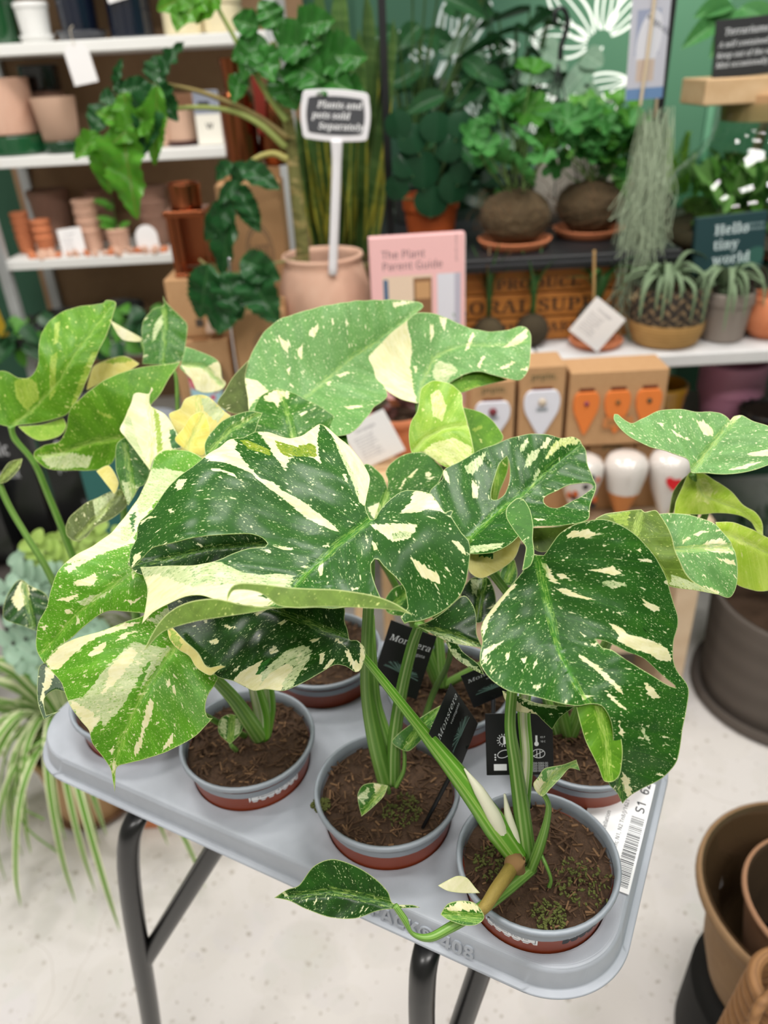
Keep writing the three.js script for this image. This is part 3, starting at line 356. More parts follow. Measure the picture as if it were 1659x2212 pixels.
{"k":"Rb_roll","p":"D","n":"rolled_edge","o":[0.0805,1.0738,-0.4872],"u":[0.9986,-0.0453,0.0262],"v":[0.0502,0.6876,-0.7244],"w":[0.0148,0.7247,0.6889],"out":[-170,51,8,50,51,79,141,124,217,189,225,148,172,9,78,-72,0,-114,-80,-148,-135,-132,-179,-84],"mid":[-166,-22,24,10,205,152],"b":"yellow","s":0,"f":0.0,"q":8,"ve":0,"of":"Rb","pa":[["greenp",-114,46,-2,51,9,3,-46,15]],"c":[[-0.0002,0.006,-0.06515],[-0.001,-0.0049,0.12796],[-0.0062,-0.0129,-0.06985]]},
{"k":"Rb_under","p":"D","n":"rolled_edge","o":[0.129,1.071,-0.5167],"u":[0.9986,-0.0453,0.0262],"v":[0.0504,0.6979,-0.7144],"w":[0.0141,0.7147,0.6993],"out":[-104,102,50,110,191,131,343,165,212,100,121,52,73,-27,-9,-95,-101,-65],"mid":[-70,26,231,119],"b":"under","s":0.3,"f":0.0,"q":9,"ve":0,"of":"Rb","c":[[0.0002,-0.0066,-0.01111]]},
{"k":"L1","p":"C","n":"leaf","o":[-0.1823,1.0272,-0.4141],"u":[0.9929,-0.1107,-0.0444],"v":[0.0314,0.6019,-0.7979],"w":[0.1151,0.7908,0.6011],"out":[175,633,15,513,-93,466,-262,397,-456,364,-593,325,-689,239,-643,173,-538,72,-495,-8,-440,-105,-363,-199,-303,-263,-281,-346,-215,-426,-158,-507,-145,-579,-128,-657,-126,-579,-116,-499,-30,-477,99,-451,216,-418,340,-365,445,-302,508,-233,550,-185,515,-182,492,-119,505,-32,548,48,570,119,507,228,415,378,306,542],"mid":[270,370,247,307,85,13,-48,-259,-119,-454,-128,-627],"b":"bright","s":1.7,"f":0.05,"q":10,"ve":1,"pa":[["cream",-693,239,-581,330,-456,364,-261,394,-92,456,13,472,-88,416,-277,355,-378,305,-485,231,-570,164,-643,173],["sage",-454,-58,-348,-47,-278,32,-196,140,-92,264,-23,326,43,310,108,305,201,293,116,207,57,145,18,48,-50,-81,-105,-153,-202,-248,-211,-195,-260,-241,-303,-293,-363,-199,-443,-105],["cream",-161,149,-99,238,-32,286,18,249,-64,118,-136,25,-208,-35],["cream",-453,-67,-381,-87,-277,-152,-227,-198,-260,-241,-303,-293,-363,-199],["cream",100,-80,143,-70,132,-171,87,-261,69,-370,19,-440,13,-386,59,-299,76,-189],["cream",196,-408,233,-355,285,-289,281,-347,234,-391],["cream",-337,234,-290,288,-213,323,-226,255,-304,221],["cream",-154,322,-85,386,-21,399,-90,343],["cream",220,72,245,67,243,21,220,33],["cream",257,35,276,29,287,-35,267,-16],["sage",112,223,155,252,203,313,235,299,147,160,88,60,37,-19,80,85],["sage",211,616,320,577,375,479,281,438,153,461,58,486],["cream",-156,-404,-136,-360,-130,-390,-150,-424],["cream",-152,-492,-124,-425,-119,-478,-133,-543]],"c":[[0.0179,0.0597,0.01203],[-0.0711,0.0249,-0.07853],[-0.0294,0.03,0.07211],[0.0241,0.0314,-0.04101],[0.0065,0.0031,-0.13057],[-0.0039,-0.0264,0.05172],[-0.014,-0.0648,-0.06206],[-0.0312,-0.0268,-0.007],[0.054,-0.017,-0.10462],[0.0367,-0.0046,0.14876],[0.043,-0.0279,0.02464],[-0.0273,0.0021,0.05104]]},
{"k":"L0","p":"G","n":"leaf","o":[-0.2117,1.0713,-0.5088],"u":[0.9947,-0.0924,-0.0443],"v":[0.021,0.6071,-0.7944],"w":[0.1003,0.7892,0.6058],"out":[334,1109,237,1103,170,1041,150,950,120,817,62,633,-3,475,-76,297,-180,172,-317,74,-394,8,-450,-88,-488,-210,-510,-301,-579,-404,-605,-541,-587,-633,-528,-714,-445,-609,-332,-547,-215,-468,-103,-397,3,-365,147,-374,308,-371,548,-258,751,61,800,499,692,879,564,1017,461,1086],"mid":[683,548,361,56,32,-170,-328,-416,-562,-631],"b":"bright","s":1.6,"f":0,"q":11,"ve":1,"pa":[["cream",131,938,290,922,394,864,314,718,244,623,202,511,135,370,118,226,148,184,17,121,-76,98,-162,38,-219,30,-296,23,-387,7,-326,84,-186,182,-83,308,-9,485,56,643,116,817],["sage",130,947,289,931,454,864,365,612,244,618,173,520,110,478,62,633,120,817],["sage",-7,338,69,392,119,279,74,187,21,213],["greenp",32,477,73,508,111,279,70,332],["cream",-296,-146,-198,-121,-133,-81,-106,-147,-161,-186,-260,-180],["cream",-440,-265,-325,-249,-232,-229,-325,-288],["sage",-269,-292,-141,-251,-1,-221,-70,-270,-214,-322],["cream",-364,-349,-318,-334,-304,-367,-350,-376],["cream",-557,-448,-512,-434,-527,-486],["cream",86,-303,171,-289,239,-253,171,-315],["cream",-390,-20,-296,23,-150,34,-270,-19,-336,-81]],"c":[[0.033,0.1114,-0.01856],[-0.0061,0.0318,-0.06442],[-0.0522,-0.03,-0.01571],[-0.0537,-0.0702,-0.02745],[0.0138,-0.0357,-0.05459],[-0.0128,-0.0152,0.07961],[0.0027,-0.0034,0.03272],[-0.056,-0.0463,-0.00562],[0.0426,0.0474,0.02329]]},
{"k":"L2","p":"A","n":"leaf","o":[-0.0879,1.0549,-0.4185],"u":[0.9951,0.0152,0.098],"v":[0.0633,0.6635,-0.7455],"w":[-0.0763,0.748,0.6593],"out":[593,71,632,72,684,25,698,-36,676,-137,641,-160,572,-120,497,-112,419,-163,329,-222,239,-269,164,-296,43,-282,-49,-290,-136,-254,-213,-220,-334,-189,-400,-123,-441,-103,-501,-15,-600,64,-699,159,-729,261,-748,359,-621,403,-279,391,56,361,382,338,521,324,534,223,562,146,577,81],"mid":[587,74,355,165,198,226,-1,301,-275,341],"b":"deep","s":1.0,"f":0.04,"q":12,"ve":1,"pa":[["cream",-217,-220,-154,-159,3,-77,-36,-159,33,-167,112,-130,211,-98,242,-146,172,-241,157,-293,43,-282,-49,-290,-136,-254],["sage",12,-166,75,-97,163,-16,282,30,333,-6,323,-80,276,-165,232,-266,157,-293,178,-210,234,-130,158,-108,51,-186,-3,-254],["greenp",-35,-175,-8,-102,55,-68,38,-122,-10,-179],["cream",474,85,580,2,557,-16,613,-122,641,-164,680,-140,700,-33,683,28,638,72,662,14,661,-94,615,-72,587,-5,534,62],["cream",-337,177,-259,165,-206,151,-285,146],["cream",74,181,119,213,142,207,96,164],["cream",50,-25,97,-6,112,-19,75,-39],["cream",-433,64,-370,73,-353,43,-406,38],["cream",307,58,373,81,375,67,321,45],["cream",387,-35,417,-27,419,-101,399,-88],["cream",423,-140,461,-86,497,-72,481,-106,436,-146],["cream",-102,255,-36,286,-19,280,-77,238]],"c":[[0.0583,0.0079,-0.03263],[0.0192,0.0231,-0.03371],[0.0675,-0.0136,-0.00767],[0.0123,-0.0285,-0.01974],[-0.0238,-0.0181,-0.04323],[-0.0677,0.0147,-0.00795],[-0.0055,-0.0006,0.06775],[0.0377,-0.0136,0.07258],[0.0284,0.0006,-0.02248]]},
{"k":"L2_roll","p":"A","n":"rolled_edge","o":[-0.1358,1.0589,-0.4127],"u":[0.9951,0.0159,0.098],"v":[0.063,0.662,-0.7469],"w":[-0.0768,0.7494,0.6577],"out":[-177,181,-209,168,-186,97,-120,30,-36,-18,20,-93,121,-147,173,-112,227,-88,193,-78,116,-93,81,-75,20,11,-76,87],"mid":[-188,161,-37,24,108,-112],"b":"yellow","s":0,"f":0.0,"q":13,"ve":0,"of":"L2","pa":[["limep",-202,161,-176,168,-125,120,-90,65,-110,33,-175,91]],"c":[[-0.007,0.0002,-0.00556]]},
{"k":"T1","p":"E","n":"leaf","o":[-0.0546,1.15,-0.7101],"u":[0.9969,-0.0683,-0.0387],"v":[0.0074,0.5729,-0.8196],"w":[0.0782,0.8168,0.5716],"out":[1080,946,1034,998,782,972,435,837,178,733,-123,676,-383,654,-536,547,-624,396,-688,220,-720,0,-683,-230,-667,-375,-623,-562,-382,-768,-120,-791,241,-773,348,-686,469,-474,519,-357,657,-156,585,158,698,465,902,768],"mid":[-139,-243,51,-50,284,200,583,471,1031,929],"b":"soft","s":1.1,"f":0.08,"q":14,"ve":1,"pa":[["cream",-724,11,-604,-14,-485,-155,-613,-256,-667,-381],["cream",-404,455,-297,353,-310,252,-366,327],["cream",-101,436,-14,522,-6,465,-52,375,-97,388],["cream",-215,269,-160,336,-166,155,-202,206],["cream",168,25,278,79,300,68,200,4],["cream",51,-70,114,-42,96,-87],["cream",237,-379,391,-354,412,-382,266,-419],["cream",751,930,861,983,985,994,859,929,759,869],["cream",-323,82,-278,110,-296,24]],"c":[[0.1082,0.0959,-0.019],[0.0285,0.0212,-0.02551],[-0.0139,-0.0238,-0.00592],[-0.0413,0.0672,-0.03283],[-0.0683,-0.0062,-0.01239],[0.0049,0.0472,0.05341],[0.0472,-0.0471,0.02747],[0.0662,-0.012,-0.0374]]},
{"k":"T1_under","p":"E","n":"rolled_edge","o":[-0.1383,1.1366,-0.7082],"u":[0.9986,-0.0453,0.0262],"v":[0.0511,0.7376,-0.6733],"w":[0.0112,0.6737,0.7389],"out":[-149,-151,-88,-24,-6,133,136,301,107,119,141,-85,165,-235,10,-249],"mid":[125,238,-13,-212],"b":"olive","s":0.2,"f":0.0,"q":15,"ve":0,"of":"T1"},
{"k":"T2","p":"E","n":"leaf","o":[0.0719,1.1512,-0.7339],"u":[0.9971,-0.0663,-0.037],"v":[0.0139,0.6386,-0.7694],"w":[0.0746,0.7666,0.6377],"out":[-823,3,-715,133,-566,267,-399,376,-306,444,-184,458,-10,428,112,375,290,319,467,296,625,317,744,349,807,318,835,213,795,-20,752,-218,664,-334,538,-324,395,-278,285,-227,153,-235,63,-272,-17,-308,-163,-357,-279,-451,-326,-483,-460,-428,-582,-335,-722,-193],"mid":[-321,-472,-236,-173,-130,9,146,109,421,100,792,141],"b":"soft","s":1.2,"f":0.0,"q":16,"ve":1,"pa":[["cream",-832,3,-714,141,-566,276,-399,384,-391,320,-356,199,-353,81,-375,-60,-355,-241,-326,-494,-461,-440,-582,-347,-727,-199],["cream",-77,425,10,426,-28,263],["cream",533,56,806,311,805,198,665,81],["cream",-174,333,-136,343,-131,225,-169,171],["cream",157,22,207,166,267,292,277,248,206,64],["cream",-339,-55,-311,-50,-305,-120,-333,-135],["cream",256,-158,335,-40,347,-53,279,-188],["cream",473,-202,618,-124,624,-146,498,-230],["cream",669,-233,752,-181,741,-233],["sage",-159,-137,-110,-45,19,-94,78,-185,-38,-293,-149,-338]],"c":[[-0.0823,0.0009,-0.01192],[-0.0305,0.0413,0.03953],[-0.0325,-0.0472,0.00302],[0.0485,0.0346,-0.06167],[0.082,0.0214,0.03209],[0.0661,-0.0323,-0.00477],[0.0207,-0.0206,-0.00083],[-0.0167,0.0048,-0.07408],[0.0131,0.0041,0.0734]]},
{"k":"T2_under","p":"E","n":"rolled_edge","o":[0.0972,1.129,-0.7153],"u":[0.998,-0.0608,-0.0156],"v":[0.0347,0.7415,-0.67],"w":[0.0523,0.6682,0.7422],"out":[-273,-19,-173,-119,-21,-72,154,-24,306,14,158,67,41,106,-97,82],"mid":[-207,-81,229,24],"b":"lime","s":0.4,"f":0.0,"q":17,"ve":0,"of":"T2","pa":[["limep",-140,-96,-2,-43,66,-53,-94,-91]]},
{"k":"T3","p":"E","n":"leaf","o":[-0.0708,1.1244,-0.6492],"u":[0.9965,-0.0738,-0.0402],"v":[0.0095,0.5745,-0.8184],"w":[0.0835,0.8151,0.5732],"out":[-417,-16,-415,149,-381,280,-293,383,-196,414,-83,363,47,283,175,216,286,137,383,21,423,-133,431,-312,207,-434,-193,-397,-390,-232],"mid":[-34,-428,-78,-144,-195,394],"b":"mid","s":1.2,"f":0.0,"q":18,"ve":1,"pa":[["cream",-347,281,-263,391,-170,402,-108,348,-123,266,-166,309,-210,138,-247,216,-331,227],["cream",-17,69,40,124,57,116,0,42]],"c":[[-0.0198,0.043,-0.02842],[0.04,-0.0001,-0.03893],[0.0002,0.0011,0.04892]]},
{"k":"T4","p":"D","n":"leaf","o":[0.0548,1.1227,-0.6366],"u":[0.9978,-0.0644,-0.0183],"v":[0.0268,0.6339,-0.7729],"w":[0.0614,0.7707,0.6342],"out":[-168,307,-95,393,-19,430,94,419,176,358,214,295,208,139,238,-52,263,-257,262,-349,109,-467,4,-430,-76,-362,-174,-284,-262,-282,-289,-143,-270,-17,-206,97],"mid":[-250,-258,-139,-159,25,-84,242,-52],"b":"limeb","s":0.6,"f":0.05,"q":19,"ve":1,"pa":[["lime2",-203,-317,-101,-226,102,-179,250,-274,262,-349,109,-467,-65,-376],["lime2",-81,273,9,336,58,128,8,-16,-72,30]],"c":[[-0.0247,-0.0244,-0.04359],[0.0171,0.0386,-0.05105],[-0.0033,0.0376,0.01592],[0.0174,-0.0337,0.00085],[-0.0017,0.0004,0.06026]]},
{"k":"T4_side","p":"D","n":"rolled_edge","o":[0.094,1.1097,-0.6407],"u":[0.9978,-0.0646,-0.0173],"v":[0.0353,0.7288,-0.6838],"w":[0.0568,0.6817,0.7294],"out":[-169,251,-5,211,103,130,193,-19,168,-78,-91,-206,-127,82],"mid":[-135,6,184,-37],"b":"lime","s":0.3,"f":0.0,"q":20,"ve":0,"of":"T4","pa":[["limep",-81,52,-2,85,5,53,-66,21]],"c":[[0.0087,0.0125,-0.00926]]},
{"k":"T5","p":"F","n":"leaf","o":[0.0153,1.0902,-0.5832],"u":[0.9959,-0.0805,-0.0405],"v":[-0.0035,0.414,-0.9103],"w":[0.09,0.9067,0.4121],"out":[-298,213,-250,209,-198,175,-139,113,-104,22,-99,91,-118,151,-76,220,31,291,168,327,263,316,352,245,395,188,340,71,261,-33,60,-205,-126,-351,-280,-267,-342,-55,-347,125],"mid":[-101,-1,-157,-147,-216,-332],"b":"mid","s":1.1,"f":0.0,"q":21,"ve":1,"pa":[["cream",228,149,278,176,298,153,256,120],["cream",-12,17,39,96,64,119,46,73,12,18],["cream",72,119,155,191,163,184,113,121],["cream",-277,-155,-176,-106,-140,-211,-202,-284,-259,-220]],"c":[[-0.0102,0.0037,-0.04821],[0.0154,0.0284,0.06011],[0.0386,0.0201,-0.03622],[-0.0311,0.0177,0.01666]]},
{"k":"T6","p":"F","n":"leaf","o":[-0.1232,1.1413,-0.607],"u":[0.9961,-0.0763,-0.045],"v":[0.0136,0.6335,-0.7736],"w":[0.0875,0.77,0.632],"out":[-238,-233,-250,-130,-204,-23,-109,81,9,141,127,166,235,148,208,80,171,-38,114,-143,-33,-200],"mid":[-217,-195,-28,14,215,140],"b":"mid","s":1.2,"f":0.0,"q":22,"ve":1,"c":[[-0.0011,0.012,0.00241],[-0.0239,-0.0146,-0.011]]},
{"k":"HOLE_leaf","p":"D","n":"leaf","o":[0.1012,1.0914,-0.584],"u":[0.9986,-0.0453,0.0262],"v":[0.0507,0.7151,-0.6972],"w":[0.0129,0.6976,0.7164],"out":[-118,250,21,250,70,166,57,41,-12,-123,-56,-245,-142,-225,-145,41],"mid":[-21,187,-74,-205],"b":"lime","s":0.5,"f":0.0,"q":23,"ve":1},
{"k":"LG1","p":"H","n":"leaf","o":[-0.3313,1.1462,-0.7772],"u":[0.9937,-0.0814,-0.0776],"v":[0.0204,0.8093,-0.587],"w":[0.1106,0.5817,0.8059],"out":[-584,-25,-499,-41,-398,-103,-293,-111,-214,-62,-170,34,-173,201,-161,369,-91,518,22,614,197,668,466,685,494,720,599,687,575,545,526,341,432,124,342,-88,243,-277,99,-465,-67,-531,-256,-563,-426,-579,-494,-599,-600,-576,-770,-524,-801,-263,-764,-71],"mid":[-494,-579,-245,-405,51,-150,290,229,551,653],"b":"limeg","s":0.7,"f":0,"q":24,"ve":1,"pa":[["limep",-444,-129,-293,-111,-196,-173,-187,-317,-329,-430,-431,-306],["limep",-35,468,19,510,34,237,-3,212],["limep",383,132,428,134,266,-281,111,-438,230,-194],["limep",-36,87,36,132,-12,-280,-77,-345]],"c":[[-0.05,-0.0575,-0.02014],[-0.0307,-0.0099,-0.0506],[-0.0002,0.0616,-0.03041],[0.0554,0.0624,0.00703],[0.0037,-0.0085,0.11329],[0.0253,-0.0268,-0.06784],[-0.0763,-0.0264,0.01591]]},
{"k":"LG1b","p":"H","n":"rolled_edge","o":[-0.3535,1.085,-0.7535],"u":[0.9934,-0.0887,-0.0721],"v":[0.0181,0.7445,-0.6674],"w":[0.1129,0.6617,0.7412],"out":[-239,46,-4,66,208,143,245,46,176,-61,-8,-111,-136,-51],"mid":[-234,40,206,76],"b":"limeb","s":0.4,"f":0.0,"q":25,"ve":0,"of":"LG1"},
{"k":"LG2","p":"H","n":"leaf","o":[-0.2676,1.1095,-0.7098],"u":[0.9928,-0.09,-0.0784],"v":[0.0135,0.7374,-0.6753],"w":[0.1186,0.6694,0.7334],"out":[-366,67,-313,144,-195,220,-61,322,123,454,363,580,681,684,588,510,504,314,412,173,303,-32,180,-159,56,-297,10,-363,-133,-417,-342,-412,-618,-393,-748,-294,-750,-228,-652,-170,-500,-144,-415,-55],"mid":[124,-134,-161,-167,-450,-232,-726,-267],"b":"limeg","s":0.8,"f":0.0,"q":26,"ve":1,"pa":[["sage",-725,-254,-496,-230,-176,-287,-230,-391,-596,-389],["limep",-90,81,25,59,87,29,-20,42],["limep",-286,173,-224,193,-242,155]],"c":[[0.012,-0.0128,-0.02777],[0.0678,0.0686,-0.01877],[-0.019,-0.0395,-0.02603],[-0.0742,-0.0261,-0.02643],[-0.0111,0.0107,0.05248],[0.0306,0.0373,0.00505]]},
{"k":"LG3","p":"I","n":"leaf","o":[-0.235,1.1529,-0.8504],"u":[0.9986,-0.0453,0.0262],"v":[0.0523,0.8449,-0.5323],"w":[0.002,0.533,0.8461],"out":[-49,470,-7,391,234,149,261,64,247,-103,224,-296,15,-344,-225,-344,-223,-175,-258,23,-249,174,-151,311,-44,360],"mid":[-39,381,-9,138,-11,-333],"b":"mid","s":1.0,"f":0.0,"q":27,"ve":1,"pa":[["sage",-142,-87,-129,137,-42,275,-41,127,-128,-76]],"c":[[-0.0048,0.006,-0.13962],[0.0257,0.0052,0.05682],[-0.0226,-0.0,0.0876]]},
{"k":"LG4","p":"I","n":"leaf","o":[-0.2803,1.1543,-0.8627],"u":[0.9986,-0.0453,0.0262],"v":[0.0515,0.7589,-0.6492],"w":[0.0096,0.6496,0.7602],"out":[-175,128,-29,44,198,-88,179,-127,12,-116,-69,-55],"mid":[-164,117,189,-110],"b":"cream","s":0,"f":0.0,"q":28,"ve":0},
{"k":"LG5","p":"I","n":"leaf","o":[-0.1875,1.1219,-0.8094],"u":[0.9986,-0.0453,0.0262],"v":[0.0514,0.7537,-0.6552],"w":[0.01,0.6557,0.755],"out":[-185,235,-13,189,115,139,172,70,187,-63,230,-119,174,-201,34,-243,-64,-229,-120,-116,-234,-6,-222,55],"mid":[-207,31,3,44,192,-133],"b":"soft","s":0.6,"f":0.0,"q":29,"ve":1,"pa":[["cream",-241,49,-127,38,4,14,143,112,191,68,201,-62,240,-118,174,-211,34,-253,-64,-239,-125,-121]],"c":[[-0.0035,-0.0023,0.0411],[0.0185,-0.0122,-0.04313]]},
{"k":"LG6","p":"I","n":"leaf","o":[-0.2888,1.1231,-0.8216],"u":[0.9986,-0.0453,0.0262],"v":[0.0514,0.7551,-0.6536],"w":[0.0099,0.6541,0.7564],"out":[-208,59,91,167,280,75,178,0,15,-70,-278,-230,-258,-86],"mid":[-243,-160,224,81],"b":"yellow","s":0,"f":0.0,"q":30,"ve":0,"pa":[["limep",-158,81,91,167,196,118,20,81]]},
{"k":"LG7","p":"G","n":"leaf","o":[-0.207,1.127,-0.6507],"u":[0.9986,-0.0453,0.0262],"v":[0.0518,0.7858,-0.6162],"w":[0.0074,0.6168,0.7871],"out":[-197,324,-154,344,-72,339,-44,401,-27,375,-59,326,-45,224,89,143,168,44,266,-126,292,-214,127,-225,33,-304,15,-410,-95,-273,-234,-98,-289,-20,-254,105,-217,243],"mid":[16,-384,2,-68,-64,339],"b":"cream","s":0,"f":0.0,"q":31,"ve":1,"pa":[["sage",-263,81,-221,130,-112,-161,-17,-340,-99,-273,-230,-102],["greenp",146,-1,206,-27,287,-204,199,-209],["limep",-23,207,31,162,112,-207,66,-251]],"c":[[-0.0048,-0.0003,-0.08924],[0.0256,-0.0129,0.03705],[-0.0262,-0.0034,0.05552]]},
{"k":"LG8","p":"G","n":"leaf","o":[-0.2305,1.0886,-0.6458],"u":[0.9986,-0.0453,0.0262],"v":[0.0518,0.787,-0.6148],"w":[0.0073,0.6153,0.7883],"out":[-152,219,-73,289,164,-22,114,-165,76,-182,-18,-355,-90,-174,-150,0],"mid":[-84,241,35,-303],"b":"mid","s":0.9,"f":0.0,"q":32,"ve":1,"pa":[["sage",-93,-113,72,-174,-18,-355]]},
{"k":"LG9","p":"F","n":"leaf","o":[-0.1677,1.1171,-0.6681],"u":[0.9986,-0.0453,0.0262],"v":[0.0518,0.7882,-0.6132],"w":[0.0072,0.6137,0.7895],"out":[-306,122,-205,191,-155,284,-37,325,68,298,230,150,280,117,117,-68,60,-270,36,-301,-176,-225,-195,-104],"mid":[34,-269,-25,112,-37,307],"b":"yellow","s":0,"f":0.0,"q":33,"ve":1,"pa":[["sage",-28,298,68,289,221,145,153,44,40,157]],"c":[[-0.0025,0.0025,-0.00926]]},
{"k":"LG9b","p":"F","n":"leaf","o":[-0.1695,1.1216,-0.6476],"u":[0.9986,-0.0453,0.0262],"v":[0.0518,0.7858,-0.6163],"w":[0.0074,0.6169,0.787],"out":[-133,-102,-65,3,13,123,115,149,183,-17,155,-165,115,-249,-39,-187],"mid":[-38,-208,116,132],"b":"yellow2","s":0,"f":0.0,"q":34,"ve":1,"c":[[0.002,-0.002,0.00741]]},
{"k":"LG10","p":"H","n":"leaf","o":[-0.2763,1.041,-0.6472],"u":[0.9986,-0.0453,0.0262],"v":[0.051,0.7314,-0.6801],"w":[0.0117,0.6805,0.7327],"out":[-267,-127,-236,-32,-114,91,13,160,221,242,303,91,163,-45,11,-127,-60,-225,-162,-266,-246,-212],"mid":[-155,-248,228,206],"b":"olive","s":0.5,"f":0.0,"q":35,"ve":1,"pa":[["sage",-34,137,221,242,146,114,30,-91,0,0]]},
{"k":"LG11","p":"H","n":"leaf","o":[-0.259,1.0737,-0.6545],"u":[0.9986,-0.0453,0.0262],"v":[0.051,0.7309,-0.6806],"w":[0.0117,0.681,0.7322],"out":[-111,77,3,132,107,-32,77,-149],"mid":[-39,104,79,-122],"b":"yellow","s":0,"f":0.0,"q":36,"ve":0},
{"k":"LG12","p":"H","n":"leaf","o":[-0.3838,1.0552,-0.7247],"u":[0.9986,-0.0453,0.0262],"v":[0.0521,0.8082,-0.5866],"w":[0.0054,0.5872,0.8094],"out":[-102,-58,-23,73,114,121,95,15,-27,-121,-146,-145],"mid":[105,112,-122,-130],"b":"olive","s":0.3,"f":0.0,"q":37,"ve":1},
{"k":"LG13","p":"H","n":"leaf","o":[-0.345,0.9673,-0.6047],"u":[0.9986,-0.0453,0.0262],"v":[0.0509,0.7272,-0.6845],"w":[0.012,0.6849,0.7285],"out":[-156,214,-94,259,1,200,166,111,219,-66,156,-228,-25,-185,-218,-110,-220,66],"mid":[-69,232,63,-176],"b":"deep","s":0.8,"f":0.0,"q":38,"ve":1,"pa":[["cream",-162,66,-94,254,-2,191,-5,44,-84,-44]]},
{"k":"LG14","p":"C","n":"leaf","o":[-0.2649,0.9971,-0.4602],"u":[0.9986,-0.0453,0.0262],"v":[0.0501,0.6833,-0.7284],"w":[0.0151,0.7287,0.6846],"out":[-106,124,-55,152,45,71,154,-88,42,-53,-38,-122,-5,-243,97,-209,-19,-278,-80,-157,-105,-18],"mid":[-70,124,-34,-243],"b":"deep","s":0.5,"f":0.0,"q":39,"ve":0,"pa":[["cream",-52,124,25,88,7,0,-43,-88,-7,-226,-63,-122]]},
{"k":"RR1","p":"D","n":"leaf","o":[0.2555,1.1244,-0.5683],"u":[0.9969,-0.0225,0.0757],"v":[0.0775,0.4609,-0.8841],"w":[-0.015,0.8872,0.4612],"out":[-602,261,-589,326,-560,321,-522,253,-466,193,-387,229,-267,293,-120,320,71,296,262,291,334,216,378,259,430,251,495,179,589,106,673,-43,651,-221,516,-267,385,-293,218,-291,69,-269,-41,-260,-60,-163,-134,-131,-230,-100,-366,-73,-491,27,-568,144],"mid":[-40,-256,174,7,388,254],"b":"soft","s":1.2,"f":0.06,"q":40,"ve":1,"pa":[["cream",56,199,116,211,179,126,175,66,97,80],["cream",397,-130,542,-124,601,-163,530,-187,424,-163],["cream",-182,113,-99,56,-18,21,-121,33],["cream",231,-250,401,-218,496,-222,362,-261],["cream",-269,181,-226,170,-240,131],["cream",359,190,434,255,379,264,256,139]],"c":[[-0.0024,-0.0229,-0.05048],[-0.0581,0.0308,0.00181],[-0.0267,0.0259,0.04866],[0.0199,0.0048,-0.07589],[-0.044,0.0255,-0.09297],[-0.0201,0.0032,0.10433],[0.0483,-0.0046,0.05033],[0.0454,-0.0277,0.00235]]},
{"k":"RR2","p":"E","n":"leaf","o":[0.2766,1.0729,-0.5617],"u":[0.9986,-0.0453,0.0262],"v":[0.0512,0.7453,-0.6648],"w":[0.0106,0.6652,0.7466],"out":[-164,229,-44,234,64,175,204,102,326,-25,428,-83,487,-175,489,-283,439,-259,393,-168,285,-119,91,-110,-86,-135,-354,-152,-334,-49,-265,76],"mid":[-121,224,-57,30,297,-67,483,-263],"b":"limey","s":0.5,"f":0.0,"q":41,"ve":1,"pa":[["limep2",-107,170,-13,198,40,79,-19,-47,-130,-16]],"c":[[-0.0097,0.0239,-0.06009],[-0.0078,-0.0114,-0.09988],[-0.0119,-0.0003,0.15436],[0.049,-0.026,-0.01479]]},
{"k":"RR2_back","p":"E","n":"rolled_edge","o":[0.2543,1.0715,-0.5748],"u":[0.9986,-0.0453,0.0262],"v":[0.0519,0.7951,-0.6043],"w":[0.0066,0.6048,0.7964],"out":[-67,0,13,112,104,181,62,60,-36,-80,-71,-172,-108,-188],"mid":[87,161,-74,-140],"b":"olive","s":0.1,"f":0.0,"q":42,"ve":0,"of":"RR2"},
{"k":"RR3a","p":"D","n":"leaf","o":[0.1983,1.0791,-0.4902],"u":[0.997,-0.075,-0.0211],"v":[0.0407,0.7321,-0.68],"w":[0.0664,0.6771,0.7329],"out":[-368,193,-291,230,-181,242,-29,251,-9,228,69,239,101,197,140,113,170,14,199,-108,269,-248,355,-321,545,-398,353,-369,132,-338,58,-250,-45,-40,-196,112],"mid":[-35,233,-107,34,111,-284],"b":"under","s":0.5,"f":0.0,"q":43,"ve":1,"pa":[["limep",-282,222,-116,238,-146,128,-224,158],["sage",149,-249,260,-282,523,-395,334,-363,139,-331]],"c":[[-0.0307,0.0208,-0.03676],[-0.0022,0.0024,0.04332],[0.0343,-0.033,-0.01945]]},
{"k":"RR3b","p":"D","n":"leaf","o":[0.2419,1.0683,-0.4898],"u":[0.997,-0.0752,-0.0202],"v":[0.0379,0.6953,-0.7177],"w":[0.068,0.7148,0.696],"out":[-270,325,-160,327,-35,301,113,236,204,130,258,29,277,-123,264,-244,204,-343,116,-327,-65,-249,-138,-170,-186,-19,-199,114,-219,223],"mid":[-202,27,-14,31,278,40],"b":"soft","s":1.3,"f":0.0,"q":44,"ve":1,"pa":[["cream",-23,35,63,85,173,112,239,22,257,-25,218,-7,116,-7,27,23],["cream",-41,148,59,174,81,162,-6,132],["cream",-134,96,-67,130,-57,111,-123,80],["cream",111,-50,251,-60,256,-98,146,-72],["cream",-30,-259,117,-303,104,-324],["cream",133,183,181,175,151,160]],"c":[[-0.017,0.0044,-0.09233],[0.0266,-0.0132,-0.00818],[-0.0072,0.0308,-0.00632],[-0.0034,-0.005,0.12599],[0.0223,-0.0336,-0.04174]]},
